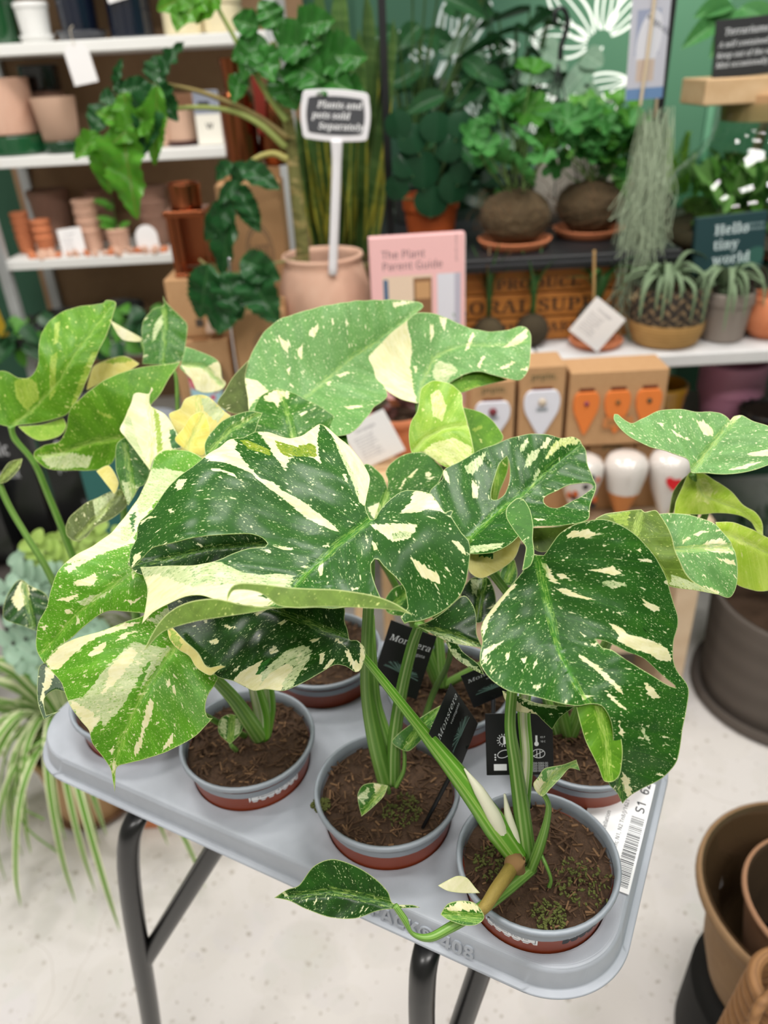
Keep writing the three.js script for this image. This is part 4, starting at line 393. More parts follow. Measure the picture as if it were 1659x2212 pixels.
{"k":"RR4","p":"E","n":"leaf","o":[0.2934,1.0437,-0.516],"u":[0.9986,-0.0453,0.0262],"v":[0.0517,0.7729,-0.6325],"w":[0.0084,0.633,0.7741],"out":[-334,247,-190,251,-23,212,172,151,392,90,440,-209,215,-272,75,-276,-117,-235,-210,-155,-286,57],"mid":[-282,167,-17,88,424,-39],"b":"limey","s":0.7,"f":0.0,"q":45,"ve":1,"pa":[["limep2",-180,116,-42,105,82,76,-112,83]],"c":[[0.0142,0.0137,-0.02709],[-0.0047,-0.0011,0.07319],[0.015,-0.0267,-0.0554]]},
{"k":"SM1","p":"B","n":"leaf","o":[0.045,1.0468,-0.4485],"u":[0.9986,-0.0453,0.0262],"v":[0.0489,0.6295,-0.7755],"w":[0.0187,0.7757,0.6308],"out":[-249,-28,-157,5,-44,78,68,176,116,183,164,115,184,22,183,-100,222,-195,74,-175,-49,-139],"mid":[-235,-35,-17,-90,213,-188],"b":"deep","s":0.5,"f":0.0,"q":46,"ve":1,"pa":[["sage",-235,-35,-118,-67,196,-174,212,-195,64,-172,-69,-129]],"c":[[-0.0047,-0.0086,-0.06056],[0.0128,0.0149,-0.04111],[0.0046,0.002,0.09577]]},
{"k":"SM2","p":"E","n":"leaf","o":[0.0563,0.9997,-0.4617],"u":[0.9986,-0.0453,0.0262],"v":[0.0501,0.6853,-0.7266],"w":[0.015,0.7269,0.6866],"out":[-144,125,-62,114,-10,43,113,-57,149,-134,30,-74,-82,7],"mid":[-141,118,139,-123],"b":"deep","s":0.4,"f":0.0,"q":47,"ve":0,"pa":[["sage",-144,125,-46,36,129,-113,23,-71,-89,14]]},
{"k":"SM3","p":"E","n":"leaf","o":[0.0749,1.0155,-0.517],"u":[0.9986,-0.0453,0.0262],"v":[0.0505,0.7025,-0.7099],"w":[0.0138,0.7103,0.7038],"out":[-148,39,-57,159,71,171,118,89,140,-46,98,-153,-26,-210,-136,-77],"mid":[-25,-191,44,155],"b":"deep","s":0.8,"f":0.0,"q":48,"ve":1,"pa":[["sage",-61,147,63,163,3,77,-57,0]]},
{"k":"SM4","p":"B","n":"leaf","o":[0.0196,0.925,-0.4648],"u":[0.9986,-0.0453,0.0262],"v":[0.0477,0.5826,-0.8113],"w":[0.0215,0.8115,0.584],"out":[-223,-111,-115,-11,99,128,233,204,174,56,60,-63,-83,-192,-189,-159],"mid":[-117,-177,-20,-37,225,197],"b":"mid","s":0.3,"f":0.0,"q":49,"ve":1,"pa":[["cream",37,-74,154,37,114,-19,75,-67]]},
{"k":"SM5","p":"A","n":"leaf","o":[0.1026,0.9828,-0.4231],"u":[0.9986,-0.0453,0.0262],"v":[0.0508,0.7174,-0.6948],"w":[0.0127,0.6952,0.7187],"out":[-220,111,-134,84,52,17,320,-3,202,-83,139,-169,71,-103,25,-60,-112,-40,-192,23],"mid":[-203,101,33,-33,136,-156],"b":"deep","s":0.3,"f":0.0,"q":50,"ve":0,"pa":[["cream",-220,111,-126,43,38,-60,-112,-47,-199,23],["sage",-101,64,172,-3,188,-23,-34,10]]},
{"k":"SM6","p":"F","n":"leaf","o":[0.0199,1.0026,-0.5327],"u":[0.9986,-0.0453,0.0262],"v":[0.0506,0.7079,-0.7045],"w":[0.0134,0.7048,0.7092],"out":[-237,0,-158,119,-38,152,40,80,59,-40,-40,-118,-198,-99],"mid":[-198,-79,1,119],"b":"mid","s":0.5,"f":0.0,"q":51,"ve":1},
{"k":"SM7","p":"D","n":"leaf","o":[0.1039,1.0194,-0.5424],"u":[0.9986,-0.0453,0.0262],"v":[0.0506,0.7096,-0.7028],"w":[0.0133,0.7032,0.7109],"out":[-79,0,-16,100,53,129,71,0,28,-88,-43,-88],"mid":[-23,-72,44,112],"b":"mid","s":0.6,"f":0.0,"q":52,"ve":1},
{"k":"SB1","p":"B","n":"leaf","o":[-0.0227,0.8713,-0.4396],"u":[0.9986,-0.0453,0.0262],"v":[0.0502,0.6903,-0.7218],"w":[0.0146,0.7221,0.6916],"out":[-118,21,-77,105,12,126,135,104,100,21,-3,-76,-83,-137],"mid":[127,101,-83,-130],"b":"mid","s":0.8,"f":0.0,"q":53,"ve":1,"pa":[["cream",12,126,135,104,100,21,9,-58,35,39],["sage",-103,21,-42,94,-11,76,-68,-51]],"c":[[0.0001,0.0004,0.00463]]},
{"k":"SC1","p":"C","n":"leaf","o":[-0.1489,0.8875,-0.5124],"u":[0.9986,-0.0453,0.0262],"v":[0.0507,0.7114,-0.701],"w":[0.0132,0.7013,0.7127],"out":[-105,13,-75,89,15,118,118,61,102,-47,7,-143,-36,-103,-88,-55],"mid":[11,-131,20,105],"b":"mid","s":1.0,"f":0.0,"q":54,"ve":1,"pa":[["sage",-100,1,-62,81,-20,69,-37,-91],["sage",33,97,106,49,82,-51,41,-71]],"c":[[0.001,0.0001,0.00463]]},
{"k":"SA1","p":"A","n":"leaf","o":[0.1122,0.9466,-0.3849],"u":[0.9956,-0.0921,-0.0145],"v":[0.0626,0.7761,-0.6275],"w":[0.069,0.6239,0.7784],"out":[-164,-10,-127,35,-79,92,61,121,157,153,179,76,107,92,44,35,-35,-41,-99,-101,-151,-57],"mid":[-105,-86,-20,29,153,130],"b":"soft","s":0.5,"f":0.0,"q":55,"ve":1,"pa":[["cream",-171,-10,-127,35,-71,-3,-99,-105,-155,-60],["sage",-69,77,50,108,15,54,-54,-9]],"c":[[-0.0022,0.003,0.00741]]},
{"k":"SA2","p":"A","n":"leaf","o":[-0.0427,0.9038,-0.3371],"u":[0.9947,-0.1021,-0.0123],"v":[0.0555,0.6343,-0.7711],"w":[0.0865,0.7663,0.6366],"out":[-480,-72,-390,-16,-306,16,-205,143,-74,191,89,147,228,66,318,-18,359,-96,500,-107,550,-125,359,-128,245,-140,97,-185,-78,-182,-257,-133,-364,-90],"mid":[369,-105,162,-52,-64,-16,-460,-69],"b":"deep","s":0.9,"f":0.06,"q":56,"ve":1,"c":[[-0.0063,-0.002,-0.05506],[-0.0069,0.0151,0.04708],[0.0004,-0.0171,0.04083],[-0.0462,-0.0072,-0.02864],[0.0525,-0.0118,-0.0181]]},
{"k":"SA3","p":"A","n":"leaf","o":[0.0406,0.8784,-0.3513],"u":[0.9986,-0.0453,0.0262],"v":[0.0494,0.6495,-0.7588],"w":[0.0174,0.759,0.6508],"out":[-155,6,-22,68,56,58,115,-6,150,-43,19,-43,-89,-28],"mid":[-142,6,144,-40],"b":"cream","s":0.0,"f":0.0,"q":57,"ve":0},
{"k":"SA4","p":"A","n":"leaf","o":[0.0407,0.8799,-0.329],"u":[0.9986,-0.0453,0.0262],"v":[0.049,0.6356,-0.7704],"w":[0.0183,0.7707,0.637],"out":[-157,-3,-109,64,-17,85,88,70,152,-17,98,-64,7,-70,-112,-32],"mid":[145,-29,-147,0],"b":"mid","s":0.6,"f":0.0,"q":58,"ve":1,"pa":[["cream",-129,38,-17,85,88,70,131,20,1,29,-81,9]]},
{"k":"L3","p":"C","n":"leaf","o":[-0.1341,1.0896,-0.4963],"u":[0.9986,-0.0453,0.0262],"v":[0.0483,0.6052,-0.7946],"w":[0.0202,0.7947,0.6066],"out":[-606,-113,-441,89,-138,227,219,264,548,180,662,27,530,-156,182,-205,-233,-224,-511,-192],"mid":[589,66,-13,20,-553,-126],"b":"deep","s":0.9,"f":0.0,"q":59,"ve":1,"c":[[-0.0014,0.0022,-0.00556]]}
];

// pots with soil, then stems and leaves
const stemTex = canvasTex(128, 256, (g, w, h) => { const r = rng(8); g.fillStyle = '#5c8a34'; g.fillRect(0, 0, w, h); for (let i = 0; i < 46; i++) { g.globalAlpha = 0.35; g.fillStyle = ['#8cab58', '#456f26', '#b7c58f', '#6a9440'][Math.floor(r() * 4)]; g.fillRect(r() * w, 0, 1 + r() * 5, h); } g.globalAlpha = 1; });
const stemTexPale = canvasTex(128, 256, (g, w, h) => { const r = rng(9); g.fillStyle = '#5f9a2a'; g.fillRect(0, 0, w, h); g.fillStyle = '#e9e9cf'; g.fillRect(w * 0.1, 0, w * 0.2, h); for (let i = 0; i < 40; i++) { g.globalAlpha = 0.4; g.fillStyle = ['#86b046', '#3c7418', '#dfe3b4'][Math.floor(r() * 3)]; g.fillRect(r() * w, 0, 1 + r() * 4, h); } g.globalAlpha = 1; });
const stemMat = leafMat(0xffffff, 0.35, { map: stemTex, transmission: 0 }), stemPale = leafMat(0xffffff, 0.35, { map: stemTexPale, transmission: 0 }), rootMat = std(0xffffff, 0.7, { map: grainTex(128, [122, 104, 44], [160, 140, 66], 14, 0.12) });
const PH = 0.098;
const potBody = lathe([[0, 0.001], [0.044, 0], [0.046, 0.003], [0.0562, PH - 0.03], [0.0578, PH - 0.012], [0.0600, PH - 0.006], [0.056, PH - 0.012], [0.044, 0.006], [0, 0.006]], 48);
const potRim = lathe([[0.0596, PH - 0.0055], [0.0625, PH - 0.004], [0.0643, PH - 0.0015], [0.0643, PH + 0.001], [0.063, PH + 0.0025], [0.0605, PH + 0.002], [0.0592, PH - 0.004], [0.0585, PH - 0.016], [0.0575, PH - 0.016], [0.0582, PH - 0.004]], 48);
function soilGeo(R, seed, bump = 0.004) {
  const pos = [], uv = [], idx = [], nr = 22, na = 72;
  for (let i = 0; i <= nr; i++) for (let j = 0; j <= na; j++) { const r = R * i / nr, a = j / na * 6.2832, x = r * Math.cos(a), z = r * Math.sin(a), e = Math.min(1, (1 - i / nr) * 5); pos.push(x, bump * (perlin.noise(x * 60 + seed, z * 60, seed) + 0.6 * perlin.noise(x * 170, z * 170, seed * 3) + 0.4 * perlin.noise(x * 420, z * 420, seed)) * (0.4 + 0.6 * e), z); uv.push(x * 14, z * 14); }
  for (let i = 0; i < nr; i++) for (let j = 0; j < na; j++) { const a = i * (na + 1) + j, b = a + na + 1; idx.push(a, a + 1, b, a + 1, b + 1, b); }
  const g = new THREE.BufferGeometry(); g.setAttribute('position', new THREE.Float32BufferAttribute(pos, 3)); g.setAttribute('uv', new THREE.Float32BufferAttribute(uv, 2)); g.setIndex(idx); g.computeVertexNormals(); return g;
}
function shards(R, n, seed, len = 0.005) {
  const r = rng(seed), gs = [];
  for (let i = 0; i < n; i++) { const l = len * (0.3 + r() * 1.2), g = new THREE.BoxGeometry(l, 0.0006 + r() * 0.0008, 0.0005 + r() * 0.0014), a = r() * 6.28, q = Math.sqrt(r()) * R; g.rotateZ((r() - 0.5) * 0.7); g.rotateY(r() * 6.28); g.translate(Math.cos(a) * q, 0.001 + r() * 0.003, Math.sin(a) * q); gs.push(g); }
  return mergeGeometries(gs);
}
const soilA = soilGeo(0.0585, 1), soilB = soilGeo(0.0585, 4);
function stuffPart(name, geo, mat, parent, pos, rot) { const m = part(name, geo, mat, parent, pos, rot); m.userData.kind = 'stuff'; return m; }
function potted(key, label, seed) {
  const p = POT[key], g = thing('potted_monstera', label, 'plant', [p[0], 0.85 - PH, p[2]], 'variegated plants in the grey tray');
  part('pot', potBody, M.potBrown, g); part('pot_rim', potRim, M.potGrey, g);
  part('soil', seed % 2 ? soilA : soilB, M.soil, g, [0, PH - 0.009, 0], [0, seed, 0]);
  stuffPart('bark_chips', shards(0.056, 90, seed, 0.006), M.chip, g, [0, PH - 0.008, 0]); stuffPart('peat_fibres', shards(0.057, 260, seed + 50, 0.008), M.chipDark, g, [0, PH - 0.008, 0]);
  return g;
}
const PLANT = {
  A: potted('A', 'potted variegated monstera nearest the tray corner, with a long runner hanging over the edge', 1), B: potted('B', 'potted variegated monstera in the middle of the front row, with the largest split leaf', 2),
  C: potted('C', 'potted variegated monstera with a pointed bright leaf drooping over the tray edge', 3), D: potted('D', 'potted variegated monstera behind the corner pot, its dark leaf pierced by a hole', 4),
  E: potted('E', 'potted variegated monstera in the back row, with two pale leaves below the pink book', 5), F: potted('F', 'potted variegated monstera in the back row, with a yellow leaf behind the large split leaf', 6),
  G: potted('G', 'potted variegated monstera at the tray end, its pale long leaf above the spider plant', 7), H: potted('H', 'potted variegated monstera at the rear tray end, with yellow green leaves beside the black bags', 8),
};
PLANT.I = PLANT.H;
const MADE = {};
for (const d of LEAVES) { const root = PLANT[d.p]; MADE[d.k] = d.of ? (() => { const m = leafMesh(d, root); MADE[d.of].add(m); return m; })() : leafMesh(d, root); }
const stem = (k, pts, rad, mat = stemMat, name = 'petiole') => part(name, tube(rel(pts, PLANT[k].position.toArray()), rad, 12), mat, PLANT[k]);
// corner pot
stem('A', [[0.0895,0.8643,-0.3835],[0.0742,0.8905,-0.3894],[0.0527,0.9207,-0.4046],[0.0163,0.9683,-0.4263],[-0.0112,1.0109,-0.4358],[-0.0276,1.0465,-0.4287]], [.0085, .0105, .0085, .0042, .0032, .003], stemPale);
stem('A', [[0.0981,0.8588,-0.3861],[0.0935,0.8988,-0.3942],[0.0882,0.9453,-0.4072],[0.0847,0.9769,-0.4139],[0.0929,1.0271,-0.4371],[0.1049,1.0955,-0.4478]], [.007, .0065, .005, .0042, .0038, .0034]);
stem('A', [[0.0946,0.8552,-0.3898],[0.0957,0.887,-0.4036],[0.1009,0.9276,-0.4224],[0.0998,0.9663,-0.4378],[0.1033,1.0048,-0.4415]], [.006, .006, .005, .005, .0045], stemPale);
const sheathMat = leafMat(0xe2e2c8, 0.4, { transmission: 0 });
stem('A', [[0.0503,0.9386,-0.4068],[0.0604,0.9252,-0.3968],[0.0711,0.9059,-0.3879],[0.0815,0.8772,-0.3818]], [.0006, .0042, .0055, .004], sheathMat, 'sheath'); stem('A', [[0.0803,0.9165,-0.3998],[0.0824,0.9018,-0.3925],[0.0857,0.8869,-0.3873],[0.0891,0.8682,-0.3823]], [.0008, .003, .0042, .004], sheathMat, 'sheath');
stem('A', [[0.0986,0.8545,-0.3779],[0.1046,0.8803,-0.3789],[0.1092,0.9094,-0.3807],[0.1088,0.9273,-0.3806],[0.1044,0.9375,-0.3819]], [.0042, .004, .0026, .002, .002]);
stem('A', [[0.1071,0.8668,-0.3827],[0.1102,0.8625,-0.3756],[0.1136,0.8512,-0.3714],[0.1126,0.8427,-0.371]], [.0016, .0014, .0013, .0018], stemMat, 'tendril');
stem('A', [[0.1008,0.8542,-0.38],[0.0772,0.8615,-0.3588],[0.0554,0.8687,-0.3399],[0.0306,0.8689,-0.3262],[0.0153,0.8685,-0.3202],[0.0051,0.8732,-0.3205],[-0.0008,0.8837,-0.3255],[-0.0068,0.8921,-0.3303]], [.0045, .005, .0045, .0036, .003, .0026, .0024, .0022], stemMat, 'runner');
stem('A', [[0.0872,0.8619,-0.3821],[0.0792,0.8701,-0.3661],[0.0666,0.8753,-0.3483],[0.0578,0.8735,-0.3381],[0.0467,0.8732,-0.3298]], [.0052, .0055, .005, .0045, .003], rootMat, 'aerial_root');
part('crown_bract', tube(rel([[0.0891,0.8709,-0.3827],[0.0856,0.8696,-0.3751],[0.0904,0.8587,-0.3734]], PLANT.A.position.toArray()), [.003, .009, .004]), std(0x8a6a42, 0.9), PLANT.A);
// middle pot
stem('B', [[-0.01,0.864,-0.4619],[-0.0169,0.9091,-0.4671],[-0.021,0.9607,-0.468],[-0.0188,1.0126,-0.4634],[-0.0145,1.0582,-0.4666],[-0.0101,1.1196,-0.4709]], [.008, .0075, .0055, .0045, .0042, .0036]);
stem('B', [[-0.0061,0.8606,-0.4645],[-0.0083,0.8917,-0.4778],[-0.0155,0.9289,-0.4901],[-0.0161,0.9664,-0.5002],[-0.0158,1.0063,-0.5117]], [.007, .007, .005, .004, .0035]);
stem('B', [[-0.004,0.8661,-0.4596],[-0.0013,0.9084,-0.4667],[0.0069,0.9605,-0.4714],[0.0171,1.0095,-0.4697],[0.0223,1.0324,-0.4633]], [.006, .0058, .005, .0045, .004]);
stem('B', [[-0.0022,0.8707,-0.4507],[0.0051,0.8862,-0.4539],[0.0066,0.8995,-0.4593],[0.0061,0.9068,-0.4601]], [.002, .0018, .0016, .0016]);
stem('B', [[-0.0084,0.8628,-0.452],[-0.0088,0.8743,-0.4471],[-0.0103,0.877,-0.4463]], [.002, .0018, .0016]);
stem('E', [[0.0222,0.8431,-0.533],[0.0365,0.8911,-0.5376],[0.048,0.94,-0.5196],[0.049,0.9867,-0.4888]], [.003, .003, .0026, .0024]);
// left pot
stem('C', [[-0.1272,0.8634,-0.5239],[-0.1311,0.891,-0.5144],[-0.1384,0.9308,-0.5028],[-0.1456,0.9657,-0.4883],[-0.1597,1.0126,-0.4691],[-0.1567,1.0428,-0.4462]], [.008, .0075, .006, .005, .004, .0034]);
stem('C', [[-0.1256,0.8603,-0.5256],[-0.1227,0.887,-0.5294],[-0.1233,0.9267,-0.5235],[-0.1225,0.9614,-0.5204]], [.0085, .008, .006, .005], stemPale); stem('C', [[-0.1234,0.8572,-0.5296],[-0.1169,0.8833,-0.5388],[-0.114,0.9302,-0.5371]], [.006, .006, .005], stemPale);
stem('C', [[-0.148,0.8585,-0.513],[-0.1489,0.8737,-0.5044],[-0.1496,0.8774,-0.5043]], [.0025, .002, .0016]); stem('C', [[-0.1437,0.8506,-0.5373],[-0.1626,0.8851,-0.5226],[-0.178,0.9363,-0.4944]], [.003, .0028, .0022]);
// the rest of the petioles run from the pots to the leaf joints
for (const [k, a, b, r0] of [['D', [[0.1657,0.8328,-0.527]][0], [0.0611,1.0892,-0.4903], .004], ['D', [[0.1588,0.8292,-0.5249]][0], [0.0295,1.0973,-0.6336], .0035], ['D', [[0.1656,0.8308,-0.5259]][0], [0.2175,1.0671,-0.5006], .0035],
  ['E', [[0.0476,0.8495,-0.5944]][0], [-0.0692,1.1302,-0.693], .004], ['E', [[0.0453,0.8496,-0.5944]][0], [-0.0755,1.1018,-0.6246], .0032], ['E', [[0.0499,0.8486,-0.5938]][0], [0.0383,1.1178,-0.6973], .004], ['F', [[-0.0739,0.8434,-0.6601]][0], [0.0009,1.0823,-0.5787], .0032], ['F', [[-0.079,0.8436,-0.6603]][0], [-0.1649,1.0927,-0.654], .003],
  ['G', [[-0.2544,0.8424,-0.6249]][0], [-0.1394,1.1113,-0.5261], .004], ['G', [[-0.2519,0.8423,-0.6249]][0], [-0.2109,1.0915,-0.6359], .0032], ['H', [[-0.2922,0.84,-0.7159]][0], [-0.2556,1.093,-0.7061], .0038]]) {
  for (let i = 0; i < 3; i++) b[i] = [0, 1.4, 0][i] + (b[i] - [0, 1.4, 0][i]) * 1.018; const m = a.map((v, i) => v + (b[i] - v) * 0.5); m[1] += 0.01; m[0] += (b[0] - a[0]) * -0.12; stem(k, [a, m, b], [r0 * 1.5, r0, r0 * 0.8]);
}
stem('H', [[-0.3833,1.0918,-0.7527],[-0.3829,1.0801,-0.7506],[-0.3684,1.0531,-0.7466],[-0.3585,1.0159,-0.7367],[-0.3492,0.978,-0.7263],[-0.3429,0.9447,-0.7186],[-0.3334,0.879,-0.7038]], [.0034, .0034, .0034, .0036, .0038, .004, .005]); stem('H', [[-0.3985,1.0496,-0.7215],[-0.3924,1.0195,-0.7156],[-0.3785,0.9833,-0.7063],[-0.3668,0.9525,-0.7001],[-0.3553,0.8861,-0.6964]], [.0034, .0034, .0034, .0036, .0045]);
stem('H', [[-0.2378,1.1236,-0.8335],[-0.2254,1.1168,-0.8295],[-0.2244,1.0836,-0.8162],[-0.2297,1.0413,-0.7975],[-0.26,0.9289,-0.7441]], [.0022, .0022, .0024, .0026, .004]); stem('H', [[-0.2626,1.1444,-0.857],[-0.2589,1.1359,-0.8498],[-0.2502,1.1242,-0.8431]], [.002, .0018, .0018]);
stem('D', [[0.1621,0.8329,-0.5271],[0.2069,0.9457,-0.5575],[0.2529,0.9971,-0.5757],[0.2764,1.041,-0.5895],[0.2625,1.0878,-0.5761]], [.005, .004, .0036, .0034, .0032]); stem('E', [[0.0524,0.8493,-0.5943],[0.1582,0.9291,-0.5826],[0.2533,1.0044,-0.5799],[0.2824,1.0397,-0.583],[0.2836,1.0657,-0.5864]], [.0045, .004, .0036, .0034, .003]);
// pot stickers
const stick = canvasTex(256, 96, (c, w, h) => { c.fillStyle = '#eef0f3'; c.fillRect(0, 0, w, h); c.strokeStyle = '#4a4e58'; c.lineWidth = 3; c.strokeRect(10, 10, w - 20, h - 20); c.fillStyle = '#33363c'; c.font = '24px sans-serif'; c.fillText('Plant Passport', 40, 44); c.font = '16px sans-serif'; c.fillText('A Monstera   B NL   D NL', 40, 70); });
function sticker(k, ang, span, mat) { const g = new THREE.CylinderGeometry(0.0586, 0.0566, 0.017, 16, 1, true, ang - span / 2, span); return part('sticker', g, mat, PLANT[k], [0, PH - 0.016, 0]); }
const stMat = std(0xffffff, 0.5, { map: stick }); sticker('A', -0.55, 0.75, stMat).userData.label = 'white plant passport sticker'; sticker('C', 0.55, 0.9, stMat).userData.label = 'white plant passport sticker';
const every = std(0xffffff, 0.5, { map: canvasTex(256, 96, (c, w, h) => { c.fillStyle = '#26282c'; c.fillRect(0, 0, w, h); c.fillStyle = '#eee'; c.font = 'bold 44px serif'; c.fillText('the every', 24, 62); }) }); sticker('A', 0.5, 0.7, every).userData.label = 'black and white brand sticker';
// small patches of moss on the soil
for (const [k, x, z, R] of [['B', 0.012, 0.022, 0.017], ['A', 0.0, 0.046, 0.013], ['A', 0.032, 0.02, 0.022], ['A', -0.035, 0.0, 0.016], ['B', -0.058, 0.012, 0.008]]) stuffPart('moss', shards(R, 120, R * 1e4, 0.0026), M.mossBit, PLANT[k], [x, PH - 0.006, z]);
// ------------------------------------------------------------------ black care tags
function plantTag(label, c, U, Vv, w, h, tex, stakeTo) {   // card centre, right and up directions
  const g = thing('plant_tag', label, 'tag', c), X = V3(U).normalize(), Y = V3(Vv).addScaledVector(X, -V3(Vv).dot(X)).normalize(), Z = X.clone().cross(Y), q = new THREE.Quaternion().setFromRotationMatrix(new THREE.Matrix4().makeBasis(X, Y, Z));
  const blk = phys(0x121316, 0.35), m = part('card', rbox(w, h, 0.0008, 0.0004, 1), [blk, blk, blk, blk, phys(0xffffff, 0.35, { map: tex }), blk], g); m.quaternion.copy(q);
  part('stake', tube([Y.clone().multiplyScalar(-h / 2 + 0.004).toArray(), V3(stakeTo).sub(V3(c)).toArray()], [0.0022, 0.0016], 8), blk, g); return g;
}
const monTex = canvasTex(256, 384, (c, w, h) => { c.fillStyle = '#101114'; c.fillRect(0, 0, w, h); c.strokeStyle = '#d9dbe0'; c.fillStyle = '#d9dbe0'; c.font = 'italic 50px serif'; c.save(); c.translate(20, 110); c.rotate(-0.05); c.fillText('Monstera', 0, 0); c.font = 'italic 24px serif'; c.fillText('variegata', 100, 44); c.restore(); const r = rng(4); for (let i = 0; i < 26; i++) { c.strokeStyle = ['#4e6a62', '#6f8a84', '#34504a'][i % 3]; c.lineWidth = 5; const a = -2.6 + i * 0.09; c.beginPath(); c.moveTo(130, 270); c.quadraticCurveTo(130 + Math.cos(a) * 60, 270 + Math.sin(a) * 60 + 20, 130 + Math.cos(a) * 110, 270 + Math.sin(a) * 85 + r() * 20 + 20); c.stroke(); } });
const careTex = canvasTex(384, 344, (c, w, h) => { c.fillStyle = '#101114'; c.fillRect(0, 0, w, h); c.strokeStyle = c.fillStyle = '#e4e5e8'; c.lineWidth = 4; c.beginPath(); c.arc(100, 150, 22, 0, 7); c.stroke(); c.beginPath(); c.arc(100, 150, 22, -1.57, 1.57); c.fill(); for (let i = 0; i < 14; i++) { const a = i / 14 * 6.283; c.beginPath(); c.moveTo(100 + 27 * Math.cos(a), 150 + 27 * Math.sin(a)); c.lineTo(100 + 37 * Math.cos(a), 150 + 37 * Math.sin(a)); c.stroke(); } c.beginPath(); c.ellipse(100, 226, 36, 20, -0.3, 0, 7); c.stroke(); for (let i = 0; i < 3; i++) { c.beginPath(); c.arc(52, 230 + i * 14, 5, 0, 7); c.fill(); } c.fillRect(284, 125, 12, 44); c.beginPath(); c.arc(290, 172, 13, 0, 7); c.fill(); c.font = '15px sans-serif'; c.fillText('65 F', 312, 140); c.fillText('18 C', 312, 164); c.beginPath(); c.ellipse(300, 226, 36, 24, 0, 0, 7); c.stroke(); c.beginPath(); c.moveTo(270, 240); c.lineTo(330, 212); c.moveTo(290, 208); c.lineTo(290, 246); c.moveTo(308, 208); c.lineTo(308, 246); c.stroke(); c.fillRect(42, 282, 74, 36); c.font = '16px sans-serif'; for (let i = 0; i < 4; i++) c.fillText('0000 0000 00', 256, 286 + i * 14); });
plantTag('black plant care tag with white icons standing in the corner pot', [0.0994,0.9205,-0.4448], [1, 0, 0.05], [0.02, 0.86, -0.5], 0.054, 0.050, careTex, [0.1069,0.8696,-0.4235]);
plantTag('black name tag with script lettering in the pot behind the middle one', [0.0108,0.9336,-0.539], [0.92, -0.22, 0.35], [0.05, 0.9, -0.42], 0.044, 0.062, monTex, [0.012,0.8681,-0.5359]);
plantTag('black name tag turned edgewise in the middle pot', [0.0467,0.945,-0.4417], [0.42, 0.34, -0.75], [-0.04, 0.94, -0.3], 0.044, 0.064, monTex, [0.0183,0.8392,-0.4325]);
plantTag('small black tag tilted among the rear pots under the large right leaf', [0.0825,0.9329,-0.504], [0.9, 0.25, -0.2], [0.1, 0.8, -0.5], 0.04, 0.03, monTex, [0.0911,0.8662,-0.5232]);

// ------------------------------------------------------------------ shared shapes for the shop behind
const TAN = std(0xffffff, 0.8, { map: grainTex(256, [150, 118, 88], [168, 136, 104], 10, 0.05, 3) });
const potShape = (r, h, flare = 0.8, rim = 0.14, wall = 0.007) => lathe([[0, 0.001], [r * flare - 0.004, 0], [r * flare, 0.004], [r * (1 - 0.06), h * (1 - rim)], [r, h * (1 - rim) + 0.001], [r, h - 0.003], [r - 0.003, h], [r - wall, h], [r - wall - 0.002, h * 0.8], [r * flare - wall, h * 0.1], [0, h * 0.1]], 32);
const cylShape = (r, h, wall = 0.006) => lathe([[0, 0.001], [r - 0.004, 0], [r, 0.005], [r, h - 0.003], [r - 0.002, h], [r - wall, h], [r - wall, h * 0.2], [0, h * 0.2]], 32);
const saucerShape = (r, h) => lathe([[0, 0], [r * 0.85, 0], [r, h - 0.002], [r, h], [r - 0.004, h], [r * 0.83, 0.005], [0, 0.005]], 36);
const cardTex = (w, h, lines, o = {}) => canvasTex(w, h, (c) => { c.fillStyle = o.bg ?? '#f4f2f2'; c.fillRect(0, 0, w, h); c.fillStyle = o.ink ?? '#8b8a92'; for (const [t, x, y, f] of lines) { c.font = f; c.fillText(t, x, y); } });
const faced = (tex, side = M.paper, rough = 0.6) => [side, side, side, side, std(0xffffff, rough, { map: tex }), side];
const lines = (n, x, y0, dy, w, f) => Array.from({ length: n }, (_, i) => ['lorem ipsum dolor sit amet'.slice(0, 0) + 'plant care and light notes'.slice(i % 5, 20 + i % 4), x, y0 + i * dy, f]);
const smallText = cardTex(256, 256, [['Ceropegia', 60, 60, '26px sans-serif'], ...lines(8, 36, 92, 17, 0, '13px sans-serif')]);

// ------------------------------------------------------------------ right: wooden stand, boxes, white shelf
{
  const s = thing('display_stand', 'pale pine stand carrying the kraft boxes beside the large grey pot', 'stand', [0.45, 0, -1.465]);
  part('top_board', metric(rbox(0.57, 0.03, 0.19, 0.003), 3), M.woodPale, s, [-0.045, 0.53, 0]);
  for (const x of [0.212, -0.3]) part('side_board', metric(rbox(0.05, 0.515, 0.18, 0.003), 3), M.woodPale, s, [x, 0.2575, 0]);
  part('shelf_board', metric(rbox(0.462, 0.02, 0.17, 0.003), 3), M.woodPale, s, [-0.044, 0.2, 0]);
}
const drop = (w, h) => { const s = new THREE.Shape(); s.moveTo(-w * 0.3, h * 0.5); s.lineTo(w * 0.3, h * 0.5); s.bezierCurveTo(w * 0.52, h * 0.5, w * 0.55, h * 0.2, w * 0.42, 0); s.lineTo(w * 0.05, -h * 0.48); s.quadraticCurveTo(0, -h * 0.52, -w * 0.05, -h * 0.48); s.lineTo(-w * 0.42, 0); s.bezierCurveTo(-w * 0.55, h * 0.2, -w * 0.52, h * 0.5, -w * 0.3, h * 0.5); return s; };
const dropGeo = (w, h) => new THREE.ExtrudeGeometry(drop(w, h), { depth: 0.004, bevelEnabled: true, bevelSize: 0.001, bevelThickness: 0.001, bevelSegments: 1, curveSegments: 10 });
